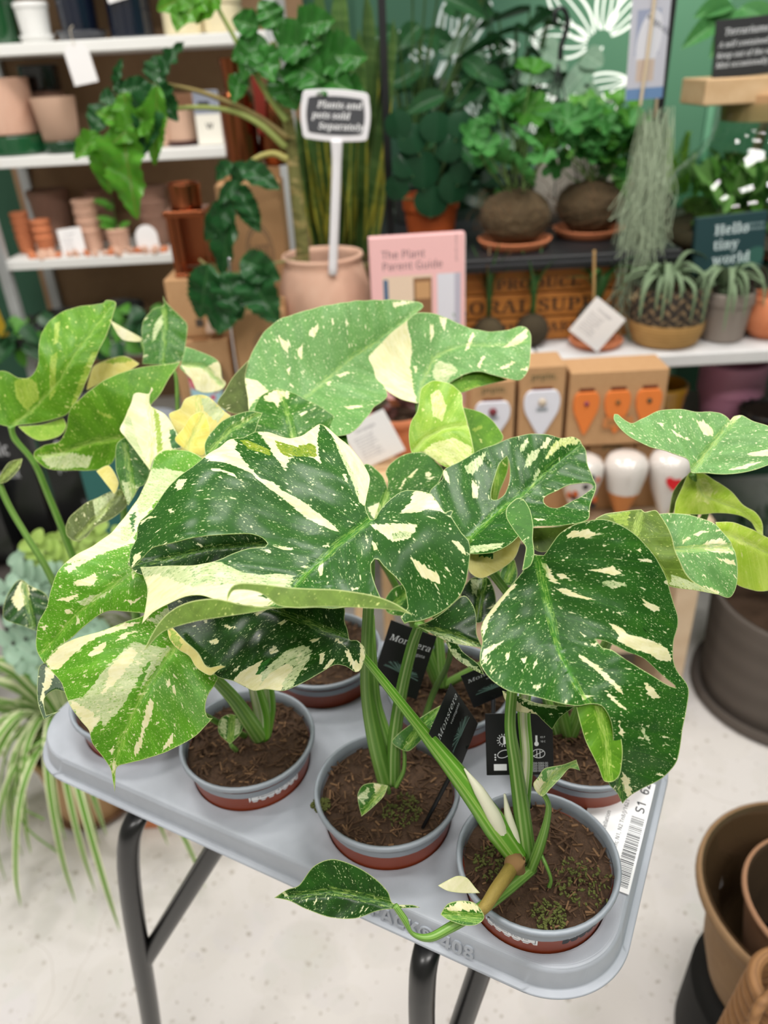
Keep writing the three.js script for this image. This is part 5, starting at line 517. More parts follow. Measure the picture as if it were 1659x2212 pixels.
const brandTex = (col) => canvasTex(256, 96, (c, w, h) => { c.clearRect(0, 0, w, h); c.fillStyle = '#b08a60'; c.fillRect(0, 0, w, h); c.fillStyle = col; c.font = 'bold 72px serif'; c.fillText('pepin.', 24, 64); });
function kraftBox(label, x, y, z, w, h, d, face) { const g = thing('gift_box', label, 'box', [x, y, z], 'kraft boxes on the pine stand'); part('carton', metric(rbox(w, h, d, 0.003), 6), M.kraft, g, [0, h / 2, 0]); face?.(g, w, h, d); return g; }
const whiteD = phys(0xdedee8, 0.4), orangeD = std(0xe07a32, 0.7), slot = std(0x6a2f12, 0.9);
const brand = std(0xffffff, 0.8, { map: brandTex('#2c3820') });
const face1 = (seed) => (g, w, h, d) => { part('print', new THREE.PlaneGeometry(w * 0.62, w * 0.23), brand, g, [0, h * 0.87, d / 2 + 0.0008]); part('hanging_slot', rbox(w * 0.45, 0.008, 0.002, 0.001, 1), slot, g, [0, h * 0.735, d / 2 + 0.001]); const k = part('plant_marker', dropGeo(w * 0.78, h * 0.56), whiteD, g, [0, h * 0.44, d / 2 + 0.001]); part('seed', new THREE.SphereGeometry(0.008, 16, 12), std(seed, 0.5), k, [0, h * 0.15, 0.006]); part('small_print', new THREE.PlaneGeometry(0.022, 0.007), std(0x9aa0a8, 0.8), k, [0, h * 0.06, 0.0062]); };
kraftBox('tall kraft box with white drop marker and dark red dot', 0.225, 0.709, -1.465, 0.088, 0.15, 0.085, face1(0x6a1420)); kraftBox('tall kraft box with white drop marker and beige dot', 0.322, 0.709, -1.465, 0.09, 0.175, 0.085, face1(0xb8a996)); kraftBox('kraft box under the red dot marker box', 0.185, 0.547, -1.47, 0.092, 0.16, 0.08); kraftBox('kraft box under the beige dot marker box', 0.282, 0.547, -1.47, 0.092, 0.16, 0.08);
kraftBox('wide kraft box with three orange drop markers', 0.472, 0.709, -1.465, 0.193, 0.158, 0.085, (g, w, h, d) => { for (const [i, c] of [0x7a2a4a, 0x6a4a1a, 0x14301e].entries()) { const x = (i - 1) * 0.062; part('hanging_slot', rbox(0.03, 0.007, 0.002, 0.001, 1), slot, g, [x, h * 0.77, d / 2 + 0.001]); const k = part('plant_marker', dropGeo(0.049, 0.088), orangeD, g, [x, h * 0.46, d / 2 + 0.001]); part('seed', new THREE.SphereGeometry(0.005, 12, 10), std(c, 0.5), k, [0, 0.022, 0.005]); } part('print', new THREE.PlaneGeometry(0.06, 0.0225), std(0xffffff, 0.8, { map: canvasTex(256, 96, (c, w2, h2) => { c.fillStyle = '#c07a44'; c.fillRect(0, 0, w2, h2); c.fillStyle = '#3c4a2c'; c.font = '64px serif'; c.fillText('pepin.', 40, 62); }) }), g, [0.004, h * 0.33, d / 2 + 0.0072]); });
const spike = lathe([[0, -0.062], [0.004, -0.06], [0.012, -0.04], [0.026, -0.004], [0.033, 0.028], [0.033, 0.042], [0.027, 0.053], [0.016, 0.057], [0, 0.058]], 32);
const spikeTop = lathe([[0.0262, -0.004], [0.0334, 0.028], [0.0334, 0.042], [0.0274, 0.0535], [0.016, 0.0576], [0, 0.0586]], 32);
const ceramic = phys(0xd6cfc9, 0.14, { clearcoat: 1, clearcoatRoughness: 0.08 }), clay = std(0xc77c40, 0.8);
for (const [i, [x, lab]] of [[0.38, 'white ceramic watering spike with orange and black mask print'], [0.478, 'ceramic watering spike, white above and bare terracotta tip'], [0.575, 'white ceramic watering spike with a red heart']].entries()) {
  kraftBox(['kraft box behind the mask printed spike', 'kraft box behind the half terracotta spike', 'kraft box behind the heart spike'][i], x, 0.547, -1.475, 0.095, 0.16, 0.07, (g, w, h, d) => part('print', new THREE.PlaneGeometry(w * 0.5, w * 0.19), brand, g, [0, h * 0.93, d / 2 + 0.0008]));
  const s = thing('watering_spike', lab, 'ceramic', [[0.405, 0.494, 0.584][i], 0.629, -1.389]); s.scale.setScalar(1.3);
  part('body', spike, i === 1 ? clay : ceramic, s);
  if (i === 1) part('glaze', spikeTop, ceramic, s);
  if (i === 2) { const hs = new THREE.Shape(); hs.moveTo(0, -0.011); hs.bezierCurveTo(-0.016, 0.002, -0.011, 0.013, -0.005, 0.012); hs.quadraticCurveTo(0, 0.011, 0, 0.006); hs.quadraticCurveTo(0, 0.011, 0.005, 0.012); hs.bezierCurveTo(0.011, 0.013, 0.016, 0.002, 0, -0.011); part('heart', new THREE.ExtrudeGeometry(hs, { depth: 0.006, bevelEnabled: false }), phys(0xc4121c, 0.3), s, [-0.004, 0.016, 0.0275], [-0.15, 0, 0]); }
  if (i === 0) { const r = rng(6); for (let k = 0; k < 11; k++) { const a = -0.9 + r() * 1.8, y = -0.03 + r() * 0.07, R = 0.022 + 0.16 * Math.max(0, y + 0.03) ; const q = Math.min(0.0325, R); part('painted_spot', new THREE.SphereGeometry(0.0055, 12, 8), k % 2 ? std(0xb8541c, 0.4) : std(0x17100c, 0.4), s, [Math.sin(a) * q, y, Math.cos(a) * q]).scale.set(1, 1.25, 0.4); } }
}
{
  const s = thing('white_shelf', 'white painted board shelf carrying air plants in basket and grey pot', 'shelf', [0.85, 0, -1.78]);
  part('board', rbox(1.0, 0.028, 0.9, 0.004), std(0xffffff, 0.6, { map: grainTex(256, [198, 197, 198], [218, 217, 217], 12, 0.06) }), s, [0, 0.834, -0.22]); part('lower_board', rbox(0.73, 0.02, 0.4, 0.004), std(0x8a8480, 0.7), s, [0.115, 0.58, 0.0]);
  for (const x of [-0.34, 0.46]) for (const z of [0.19, -0.19]) part('leg', new THREE.BoxGeometry(0.03, 0.82, 0.03), std(0x5a5c5e, 0.5), s, [x, 0.41, z]);
}
// things under the white shelf
{ const g = thing('glazed_pot', 'mustard yellow glazed pot under the white shelf', 'pot', [0.672, 0.591, -1.72]); part('bowl', potShape(0.062, 0.13), phys(0xc08a22, 0.25, { clearcoat: 0.7 }), g); }
{ const g = thing('glazed_pot', 'dusty pink pot under the white shelf', 'pot', [0.868, 0.591, -1.78]); part('bowl', potShape(0.078, 0.155, 0.75, 0.5), std(0xc98aa6, 0.5), g); }
{ const g = thing('glazed_pot', 'small red brown pot behind the orange marker box', 'pot', [0.628, 0.591, -1.635]); part('bowl', potShape(0.045, 0.09), std(0x7c3b34, 0.55), g); }
{ const g = thing('wire_basket', 'dark brown wire basket low under the white shelf', 'basket', [0.9, 0.591, -1.64]); for (let k = 0; k < 4; k++) part('hoop', new THREE.TorusGeometry(0.05 + k * 0.004, 0.004, 8, 36), M.black, g, [0, 0.012 + k * 0.022, 0], [Math.PI / 2, 0, 0]); for (let k = 0; k < 14; k++) { const a = k / 14 * 6.283; part('rib', tube([[0.048 * Math.cos(a), 0.004, 0.048 * Math.sin(a)], [0.064 * Math.cos(a), 0.085, 0.064 * Math.sin(a)]], 0.003, 6), std(0x3a2c20, 0.7), g); } part('lining', lathe([[0, 0.002], [0.044, 0.002], [0.058, 0.075], [0.056, 0.075], [0.042, 0.006], [0, 0.006]], 24), std(0x2c2018, 0.95), g); }
// ------------------------------------------------------------------ air plants
const airMat = leafMat(0xa9b8a0, 0.6, { map: veinTex('#b9c6b0', '#9db097', '#d5dccb', 21) });
function curvedBlade(g, name, pts, w, mat) { // a channelled blade along a path
  const o = g.position.toArray(), cv = new THREE.CatmullRomCurve3(rel(pts, o).map((p) => V3(p))), n = 16, pos = [], idx = [], uv = []; let prev = null;
  for (let i = 0; i <= n; i++) { const t = i / n, p = cv.getPoint(t), T = cv.getTangent(t), S = V3(-T.z, 0, T.x); if (S.lengthSq() < 1e-5) S.set(1, 0, 0); S.normalize(); if (prev && prev.dot(S) < 0) S.negate(); prev = S.clone(); const N = S.clone().cross(T).normalize(), h = w * 0.5 * Math.pow(1 - t, 0.6) * Math.min(1, 0.6 + t * 3) + 0.0004; for (const k of [-1, 0, 1]) { const q = p.clone().addScaledVector(S, k * h).addScaledVector(N, -Math.abs(k) * h * -0.35); pos.push(q.x, q.y, q.z); uv.push(0.5 + 0.5 * k, t); } }
  for (let i = 0; i < n; i++) for (const j of [0, 1]) { const a = i * 3 + j; idx.push(a, a + 1, a + 3, a + 1, a + 4, a + 3); }
  const q = new THREE.BufferGeometry(); q.setAttribute('position', new THREE.Float32BufferAttribute(pos, 3)); q.setAttribute('uv', new THREE.Float32BufferAttribute(uv, 2)); q.setIndex(idx); q.computeVertexNormals(); return part(name, q, mat, g);
}
function airPlant(label, c, R, n, seed) {
  const r = rng(seed), g = thing('air_plant', label, 'plant', c, 'silvery air plants on the white shelf');
  for (let i = 0; i < n; i++) { const a = i * 2.4 + r() * 0.4, up = 0.2 + r() * 0.9, L = R * (0.75 + r() * 0.5), x = Math.cos(a), z = Math.sin(a), p = (q, y) => [c[0] + x * q, c[1] + y, c[2] + z * q]; curvedBlade(g, 'leaf', [p(0.006, 0), p(L * 0.35, L * 0.5 * up + 0.01), p(L * 0.75, L * 0.42 * up), p(L * (0.95 - 0.2 * r()), -L * (0.25 + 0.55 * r()) + 0.02)], 0.016, airMat); }
  part('core', new THREE.SphereGeometry(0.014, 12, 8), airMat, g); return g;
}
{
  const b = thing('woven_basket', 'round seagrass basket with dark zigzag band holding an air plant', 'basket', [0.6313,0.8261,-1.64]);
  const h = 0.125; b.position.y = 0.849; part('lower_weave', lathe([[0, 0], [0.062, 0], [0.07, 0.006], [0.078, 0.03], [0.08, 0.052], [0.076, 0.052], [0.06, 0.008], [0, 0.008]], 40), std(0xffffff, 0.9, { map: woodTex(128, [150, 112, 60], [190, 150, 92], 22, 6) }), b);
  const zig = canvasTex(512, 128, (c, w, q) => { c.fillStyle = '#2e2822'; c.fillRect(0, 0, w, q); for (let y = -1; y < 8; y++) for (let x = 0; x < 64; x++) { c.fillStyle = (x + y) % 2 ? '#8a7456' : '#5d4c38'; c.save(); c.translate(x * 8 + 4, y * 18 + (x % 4 < 2 ? (x % 2) * 9 : 9 - (x % 2) * 9) + 8); c.rotate(x % 4 < 2 ? 0.7 : -0.7); c.fillRect(-5, -2.6, 10, 5.2); c.restore(); } });
  part('zigzag_band', lathe([[0.0795, 0.052], [0.081, 0.07], [0.08, 0.1], [0.077, h], [0.074, h], [0.076, 0.07], [0.074, 0.052]], 48), std(0xffffff, 0.9, { map: zig }), b); part('inside', lathe([[0, 0.1], [0.076, 0.1], [0.075, 0.104], [0, 0.108]], 24), M.chipDark, b);
  for (const s of [-1, 1]) part('handle', new THREE.TorusGeometry(0.018, 0.003, 8, 20, Math.PI), std(0xc9b68e, 0.8), b, [s * 0.079, h - 0.012, 0], [0, Math.PI / 2, s > 0 ? Math.PI : Math.PI]);
}
airPlant('silvery air plant curling over the woven basket', [[0.615,0.947,-1.64][0], 0.968, -1.63], 0.1, 30, 11);
{ const p = thing('grey_pot', 'plain taupe grey nursery pot holding an air plant', 'pot', [[0.7571,0.8795,-1.64][0], 0.849, -1.64]); part('bowl', potShape(0.056, 0.105, 0.78, 0.25), std(0x8a7f76, 0.6), p); }
airPlant('silvery air plant in the taupe grey pot', [[0.7465,0.9401,-1.64][0], 0.953, -1.635], 0.088, 24, 12);
{ const p = thing('terracotta_pot', 'round terracotta pot at the end of the white shelf', 'pot', [[0.8544,0.8802,-1.62][0], 0.849, -1.64]); part('bowl', lathe([[0, 0], [0.03, 0], [0.05, 0.02], [0.06, 0.05], [0.05, 0.085], [0.045, 0.09], [0.04, 0.088], [0.05, 0.05], [0, 0.02]], 32), M.terra, p); }
// saucer with small plant and hanging care card on a stick
{ const c = [0.4818,0.8437,-1.63], g = thing('small_kokedama', 'small moss ball on a terracotta saucer with a white care card on stick', 'plant', [c[0], 0.849, -1.64]); part('saucer', saucerShape(0.058, 0.014), M.terra, g); const r = rng(31); part('moss_ball', new THREE.IcosahedronGeometry(0.042, 3), std(0x2f2a1c, 0.95), g, [0, 0.05, -0.01]); for (let i = 0; i < 14; i++) { const a = r() * 6.28, L = 0.07 + r() * 0.06; curvedBlade(g, 'leaf', [[c[0], 0.93, -1.65], [c[0] + Math.cos(a) * L * 0.4, 0.93 + L * 0.8, -1.65 + Math.sin(a) * L * 0.3], [c[0] + Math.cos(a) * L, 0.93 + L * (0.6 + r() * 0.4), -1.65 + Math.sin(a) * L * 0.6]], 0.012, leafMat(0x35602c)); }
  part('stick', tube(rel([[0.4433,1.0639,-1.575], [0.4506,0.9628,-1.575], [[0.4585,0.8749,-1.575][0], 0.87, -1.605]], g.position.toArray()), 0.0028, 8), std(0xb08c58, 0.7), g); const k = [0.4599,0.9153,-1.565]; part('care_card', rbox(0.082, 0.085, 0.001, 0.0004, 1), faced(smallText), g, [k[0] - g.position.x, k[1] - g.position.y, -1.565 - g.position.z], [0, 0, -0.72 + 0.05]); }
// ------------------------------------------------------------------ crate, black bench and moss balls
{ const c = thing('wooden_crate', 'orange brown wooden crate printed with black lettering', 'crate', [0.36, 0.849, -1.84]); const ink = canvasTex(512, 160, (q, w, h) => { q.drawImage((() => { const k = document.createElement('canvas'); k.width = w; k.height = h; const z = k.getContext('2d'), r = rng(71); z.fillStyle = '#aa6824'; z.fillRect(0, 0, w, h); for (let i = 0; i < 300; i++) { z.globalAlpha = 0.25; z.fillStyle = r() < 0.5 ? '#8a4e16' : '#c4833a'; z.fillRect(0, r() * h, w, 0.5 + r() * 2.5); } return k; })(), 0, 0); q.fillStyle = 'rgba(24,14,6,.85)'; q.font = 'bold 34px serif'; q.fillText('PRODUCE', 170, 46); q.font = 'bold 44px serif'; q.fillText('FLORAL SUPPLIES', 60, 96); q.font = 'bold 30px serif'; q.fillText('HOME & GARDEN', 120, 140); });
  const pl = [0.027, 0.081, 0.135].map((y) => y); for (const [i, y] of pl.entries()) { const t = ink.clone(); t.repeat.set(1, 1 / 3); t.offset.set(0, i / 3); part('slat', rbox(0.56, 0.05, 0.012, 0.002, 1), [M.crate, M.crate, M.crate, M.crate, std(0xffffff, 0.6, { map: t }), M.crate], c, [0, y, 0.15]); part('slat', metric(rbox(0.56, 0.05, 0.012, 0.002, 1), 3), M.crate, c, [0, y, -0.15]); for (const x of [-0.274, 0.274]) part('end_slat', metric(rbox(0.012, 0.05, 0.288, 0.002, 1), 3), M.crate, c, [x, y, 0]); } part('bottom', metric(rbox(0.536, 0.008, 0.288, 0.002, 1), 3), M.crate, c, [0, 0.004, 0]); }
{ const b = thing('black_bench', 'black board resting on the printed crate under the moss balls', 'bench', [0.33, 1.012, -1.86]); part('board', rbox(0.64, 0.028, 0.86, 0.004), std(0x1c1d20, 0.5), b, [0, 0.014, -0.22]); for (const x of [-0.29, 0.29]) part('leg', new THREE.BoxGeometry(0.03, 1.01, 0.03), M.black, b, [x, -0.506, -0.64]); part('edge_strip', rbox(0.64, 0.006, 0.004, 0.001, 1), std(0x2c2d31, 0.4), b, [0, 0.014, 0.212]); }
const gerTex = veinTex('#3f7f3a', '#4d9446', '#7fb070', 33), gerMat = leafMat(0xffffff, 0.5, { map: gerTex }), gerPale = leafMat(0xdfe88a, 0.5, { map: gerTex });
function kokedama(label, px, seed, leaves) {
  const r = rng(seed), g = thing('kokedama', label, 'plant', px, 'moss balls on terracotta saucers'); part('saucer', lathe([[0, 0], [0.066, 0], [0.072, 0.006], [0.079, 0.016], [0.08, 0.02], [0.075, 0.02], [0.066, 0.008], [0, 0.008]], 40), M.terra, g);
  const ball = new THREE.IcosahedronGeometry(0.072, 5), p = ball.attributes.position; for (let i = 0; i < p.count; i++) { const v = V3(p.getX(i), p.getY(i), p.getZ(i)), k = 1 + 0.05 * perlin.noise(v.x * 60, v.y * 60, v.z * 60 + seed) + 0.05 * perlin.noise(v.x * 20, v.y * 20, v.z * 20); p.setXYZ(i, v.x * k * 1.05, v.y * k * 0.78, v.z * k * 1.05); } ball.computeVertexNormals();
  part('moss_ball', metric(ball, 9), std(0xffffff, 0.95, { map: grainTex(128, [52, 40, 26], [112, 92, 62], 40, 0.3, seed) }), g, [0, 0.064, 0]);
  const fib = []; for (let i = 0; i < 160; i++) { const a = r() * 6.28, y = -0.6 + r() * 1.4, q = Math.sqrt(Math.max(0.05, 1 - y * y)), f = new THREE.TorusGeometry(0.02 + r() * 0.03, 0.0006, 4, 8, 1.2); f.rotateX(r() * 3); f.rotateY(r() * 6); f.translate(Math.cos(a) * q * 0.06, 0.064 + y * 0.045, Math.sin(a) * q * 0.06); fib.push(f); } stuffPart('fibres', mergeGeometries(fib), M.chip, g);
  for (const s of leaves) { const b = [px[0] + (r() - 0.5) * 0.04, px[1] + 0.11, px[2] + (r() - 0.5) * 0.04], t = [s[0], s[1], s[2] + (r() - 0.5) * 0.1], m = [(b[0] + t[0]) / 2, (b[1] + t[1]) / 2 - 0.01, (b[2] + t[2]) / 2]; part('stalk', tube(rel([b, m, t], px), 0.0016, 6, 8), leafMat(0x7fa05c), g); const l = part('leaf', [GEO.ger1, GEO.ger2, GEO.ger3][Math.floor(r() * 3)], r() < 0.12 ? gerPale : gerMat, g, rel([t], px)[0]); orient(l, V3((r() - 0.5) * 1.4, -0.5 + r() * 0.8, 0.4), V3((r() - 0.5) * 0.9, 0.5 + r() * 0.6, 0.75)); const w = s[6] * (0.85 + r() * 0.3); l.scale.set(w, w, w); }
  return g;
}
const scatter = (n, seed, x0, x1, y0, y1, z, w) => { const r = rng(seed), o = []; for (let i = 0; i < n; i++) { const a = r() * 6.283, q = Math.sqrt(r()); o.push([(x0 + x1) / 2 + Math.cos(a) * q * (x1 - x0) / 2, (y0 + y1) / 2 + Math.sin(a) * q * (y1 - y0) / 2, z, 0, 0, 0, w]); } return o; };
kokedama('moss ball on a saucer with loose lobed leaves, yellowed low leaf in front', [[0.3169,1.0305,-1.75][0], 1.04, -1.76], 41, [...[[0.2915,1.1228,-1.72,-0.6557,1.535,-1.72,0.076],
[0.2736,1.2347,-1.72,-0.6557,1.535,-1.72,0.0659],
[0.3128,1.1981,-1.72,-0.6557,1.535,-1.72,0.0714],
[0.2535,1.2862,-1.72,-0.6557,1.535,-1.72,0.0694],
[0.2167,1.2629,-1.72,-0.6557,1.535,-1.72,0.0746],
[0.3197,1.258,-1.72,-0.6557,1.535,-1.72,0.0794],
[0.2711,1.3183,-1.72,-0.6557,1.535,-1.72,0.0824],
[0.3496,1.2224,-1.72,-0.6557,1.535,-1.72,0.0756]], ...scatter(10, 5, 0.22, 0.42, 1.2, 1.38, -1.76, 0.08)]);
kokedama('moss ball on a saucer with a dense crown of lobed leaves', [[0.5199,1.0259,-1.85][0] - 0.02, 1.04, -1.84], 42, [...[[0.4503,1.2723,-1.8,-0.6862,1.5413,-1.8,0.0777],
[0.5093,1.2651,-1.8,-0.6862,1.5413,-1.8,0.0827],
[0.549,1.2589,-1.8,-0.6862,1.5413,-1.8,0.0731],
[0.4027,1.257,-1.8,-0.6862,1.5413,-1.8,0.0781],
[0.5916,1.2303,-1.8,-0.6862,1.5413,-1.8,0.059],
[0.3715,1.2889,-1.8,-0.6862,1.5413,-1.8,0.0821],
[0.4836,1.2265,-1.8,-0.6862,1.5413,-1.8,0.0689]], ...scatter(18, 6, 0.38, 0.64, 1.17, 1.3, -1.84, 0.085)]);
// rubber leaved plant in terracotta pot
{ const c = [[0.142,1.0653,-1.85][0], 1.04, -1.86], g = thing('peperomia', 'dark round-leaved plant in an orange terracotta pot behind the pink book', 'plant', c), r = rng(51); part('pot', potShape(0.064, 0.105, 0.8, 0.3), std(0xb4531f, 0.7), g); part('soil', soilGeo(0.056, 3), M.soil, g, [0, 0.092, 0]); const m = leafMat(0x1f4a30, 0.22, { map: veinTex('#e4efe4', '#c8dccb', '#f4fff4', 9) });
  for (const s of [[0.121,1.1642,-1.78,0.1225,1.241,-1.78,0.0745],
[0.135,1.107,-1.78,0.141,1.1725,-1.78,0.0758],
[0.1806,1.1333,-1.78,0.1905,1.1975,-1.78,0.0652],
[0.0969,1.1929,-1.78,0.0709,1.239,-1.78,0.0591],
[0.166,1.2167,-1.78,0.1808,1.2688,-1.78,0.0635],
[0.1127,1.237,-1.78,0.09,1.2904,-1.78,0.068],
[0.0757,1.1478,-1.78,0.0526,1.195,-1.78,0.0549],
[0.1955,1.1698,-1.78,0.2052,1.2148,-1.78,0.0496],
[0.1469,1.253,-1.78,0.1524,1.3129,-1.78,0.0677],
[0.0796,1.2649,-1.78,0.0623,1.3171,-1.78,0.0578],
[0.1905,1.2597,-1.78,0.2047,1.3105,-1.78,0.0579]]) { const d = s.slice(); part('stalk', tube(rel([[c[0], 1.13, c[2]], [d[0], d[1], d[2]]], c), 0.002, 6, 6), leafMat(0x5b7a4c), g); spanLeaf(g, 'leaf', GEO.round, m, d, r, V3(0, 0.4, 0.9)); } }
// ------------------------------------------------------------------ black rack posts, hook and hanging things
{ const g = thing('metal_rack', 'thin black steel frame standing on the bench among the plants', 'rack', [0.3, 1.04, -1.85]); for (const [x, z] of [[[0.5844,1.0395,-1.71][0] - 0.3, 0.14], [[0.0491,1.0611,-1.9][0] - 0.3, -0.02]]) { part('post', new THREE.BoxGeometry(0.016, 1.2, 0.016), M.black, g, [x, 0.6, z]); part('foot', rbox(0.05, 0.006, 0.05, 0.002), M.black, g, [x, 0.003, z]); } part('rail', tube([[[0.5844,1.0395,-1.71][0] - 0.3, 1.19, 0.14], [[0.0491,1.0611,-1.9][0] - 0.3, 1.19, -0.02]], 0.008), M.black, g); }
{ const g = thing('hanging_hook', 'black plastic S hook hanging in front of the painted wall', 'hook', [0.4219,1.417,-1.9]), o = g.position.toArray(); part('hook', tube(rel([...[[0.4103,1.459,-1.9],[0.4099,1.4794,-1.9],[0.423,1.4845,-1.9],[0.4359,1.4661,-1.9],[0.4338,1.4415,-1.9],[0.4258,1.4168,-1.9],[0.4256,1.3915,-1.9]]], o), 0.0055, 10, 40), M.black, g); for (const dx of [-25, 0, 25]) part('wire', tube([[0, -0.03, 0], [dx * 0.0012, -0.16, 0.03], [dx * 0.0022, -0.3, 0.04]], 0.0014, 6), M.black, g); }
{ const g = thing('hanging_moss', 'pale grey green strands of hanging moss beside the black post', 'moss', [0.5694,1.306,-1.68]), r = rng(61), gs = []; const x0 = g.position.x, y0 = g.position.y; for (let i = 0; i < 300; i++) { const a = (r() - 0.5) * 0.06, L = 0.12 + r() * 0.34, y = -r() * 0.12, q = (r() - 0.5) * 0.08, s = (r() - 0.5) * 0.03; gs.push(tube([[a, y, q * 0.5], [a + s, y - L * 0.3, q], [a - s + (r() - 0.5) * 0.05, y - L * 0.65, q], [a + (r() - 0.5) * 0.1 + (L > 0.36 ? 0.04 : 0), y - L, q]], 0.0009, 4, 9)); } stuffPart('strands', mergeGeometries(gs), std(0x9fae93, 0.9), g); part('twine', tube([[0.0, 0.4, 0], [-0.005, 0.2, 0.0], [0, -0.02, 0]], 0.003, 6), std(0xc9b79a, 0.9), g); }
{ const g = thing('info_card', 'glossy printed card hung on twine above the hanging moss', 'card', [0.5272,1.411,-1.64]); part('card', rbox(0.07, 0.18, 0.002, 0.0006, 1), faced(canvasTex(128, 300, (c, w, h) => { c.fillStyle = '#b4b5c0'; c.fillRect(0, 0, w, h); c.fillStyle = '#8d95ad'; c.fillRect(20, 60, 80, 120); c.fillStyle = '#c9cad2'; c.beginPath(); c.ellipse(66, 140, 40, 80, 0.2, 0, 7); c.fill(); c.fillStyle = '#5f7fa8'; c.fillRect(0, 268, w, 32); c.fillStyle = '#b9a79a'; c.fillRect(30, 190, 60, 60); c.save(); c.translate(52, 80); c.rotate(0.6); c.fillStyle = '#3a3c48'; c.font = 'bold 20px serif'; c.fillText('magicAIR', 0, 0); c.restore(); })), g, [0, 0, 0], [0, 0, 0.03]); part('twine', tube([[0.004, 0.25, 0.004], [0, 0.0, 0.005], [-0.004, -0.1, 0.005]], 0.003, 6), std(0xc9b79a, 0.9), g); }
// ------------------------------------------------------------------ painted line drawing on the green wall
{ const mural = canvasTex(1024, 768, (c, w, h) => { c.fillStyle = '#335f49'; c.fillRect(0, 0, w, h); c.lineCap = 'round'; c.strokeStyle = '#dfe8e8'; const S = (x0, y0, x1, y1, x2, y2, x3, y3, lw = 10) => { c.lineWidth = lw; c.beginPath(); c.moveTo(x0, y0); c.bezierCurveTo(x1, y1, x2, y2, x3, y3); c.stroke(); };
    const petal = (x, y, a, L, W) => { const ca = Math.cos(a), sa = Math.sin(a), tx = x + ca * L, ty = y + sa * L; for (const k of [-1, -0.35, 0.35, 1]) { const u = -sa * W * k, v = ca * W * k; S(x + ca * 26 + u * 0.3, y + sa * 26 + v * 0.3, x + ca * L * 0.35 + u * 1.1, y + sa * L * 0.35 + v * 1.1, tx - ca * L * 0.2 + u * 0.8, ty - sa * L * 0.2 + v * 0.8, tx + u * 0.05, ty + v * 0.05, Math.abs(k) === 1 ? 7 : 5); } };
    const flower = (x, y, n, a0, a1, L, W) => { for (let i = 0; i < n; i++) petal(x, y, a0 + (a1 - a0) * i / Math.max(1, n - 1), L * (0.8 + 0.25 * ((i * 7) % 3) / 2), W); };
    for (let k = -1; k <= 1; k++) S(690 + k * 10, 330, 660 + k * 10, 400, 580 + k * 10, 470, 560 + k * 10, 640, 6);
    flower(680, 320, 2, 3.25, 3.95, 230, 52); flower(700, 310, 2, -1.5, -0.75, 230, 40); flower(600, 440, 2, 2.6, 3.1, 150, 34); flower(625, 430, 2, -0.1, 0.55, 200, 36); flower(570, 570, 2, -2.7, -2.2, 150, 30); flower(570, 580, 1, -0.4, -0.4, 190, 34);
    flower(250, 344, 3, -1.45, -0.15, 200, 36); flower(270, 360, 2, 0.35, 0.95, 190, 34); flower(230, 350, 1, -2.5, -2.4, 170, 34); for (let k = -1; k <= 1; k++) S(250 + k * 8, 344, 220, 400, 190, 430, 150 + k * 8, 500, 5); });
  struct('wall_mural', new THREE.BoxGeometry(1.02, 0.77, 0.004), faced(mural, green, 0.7), [0.5, 1.36, WZ + 0.003]).userData.label = 'green wall panel painted with white line flowers'; }
// ------------------------------------------------------------------ terrarium corner
{ const r = thing('dark_riser', 'dark wooden riser box behind the air plants', 'riser', [0.92, 0.849, -1.87]); part('box', rbox(0.5, 0.135, 0.76, 0.004), std(0x2a2622, 0.6), r, [0.01, 0.0675, -0.21]); }
{ const tx = 0.868, g = thing('terrarium', 'large clear glass bottle terrarium with moss and stopper of wood', 'terrarium', [tx, 0.985, -1.87]); const R = 0.2;
  part('bottle', lathe([[0, 0.002], [R * 0.8, 0], [R * 0.97, 0.02], [R, 0.06], [R * 0.97, 0.12], [R * 0.82, 0.18], [R * 0.6, 0.22], [R * 0.5, 0.245], [R * 0.47, 0.28], [R * 0.48, 0.31]], 48), M.glass, g); part('soil', lathe([[0, 0.006], [R * 0.93, 0.02], [R * 0.96, 0.05], [R * 0.7, 0.07], [0, 0.08]], 36), M.soil, g);
  const q = rng(77), ms = []; for (let i = 0; i < 26; i++) { const a = q() * 6.28, k = Math.sqrt(q()) * R * 0.8, s = new THREE.IcosahedronGeometry(0.018 + q() * 0.02, 2); s.scale(1, 0.55, 1); s.translate(Math.cos(a) * k, 0.068 + q() * 0.015, Math.sin(a) * k); ms.push(s); } stuffPart('moss', mergeGeometries(ms), std(0xffffff, 0.95, { map: grainTex(128, [52, 72, 22], [112, 138, 48], 30, 0.25, 8) }), g);
  for (let i = 0; i < 110; i++) { const a = q() * 6.28, k = Math.sqrt(q()) * R * 0.62, L = 0.03 + q() * 0.16, x = Math.cos(a) * k, z = Math.sin(a) * k, e = [tx + x * 1.3, 1.06 + L, -1.87 + z * 1.3]; const l = part('leaf', GEO.lance, leafMat([0x5f8a3a, 0x86a860, 0x3f6a2a][i % 3], 0.7, { clearcoat: 0.1 }), g, [x, 0.07 + L * 0.5, z]); orient(l, V3(q() - 0.5, 0.5, q() - 0.5), V3(q() - 0.5, 0.6, 0.6)); l.scale.set(0.024, 0.062, 0.062); }
  part('stopper', metric(rbox(0.28, 0.05, 0.14, 0.004), 4), M.wood, g, [-0.02, 0.335, 0.0]); part('stopper_neck', new THREE.CylinderGeometry(R * 0.44, R * 0.42, 0.05, 28), M.kraft, g, [0, 0.3, 0]); }
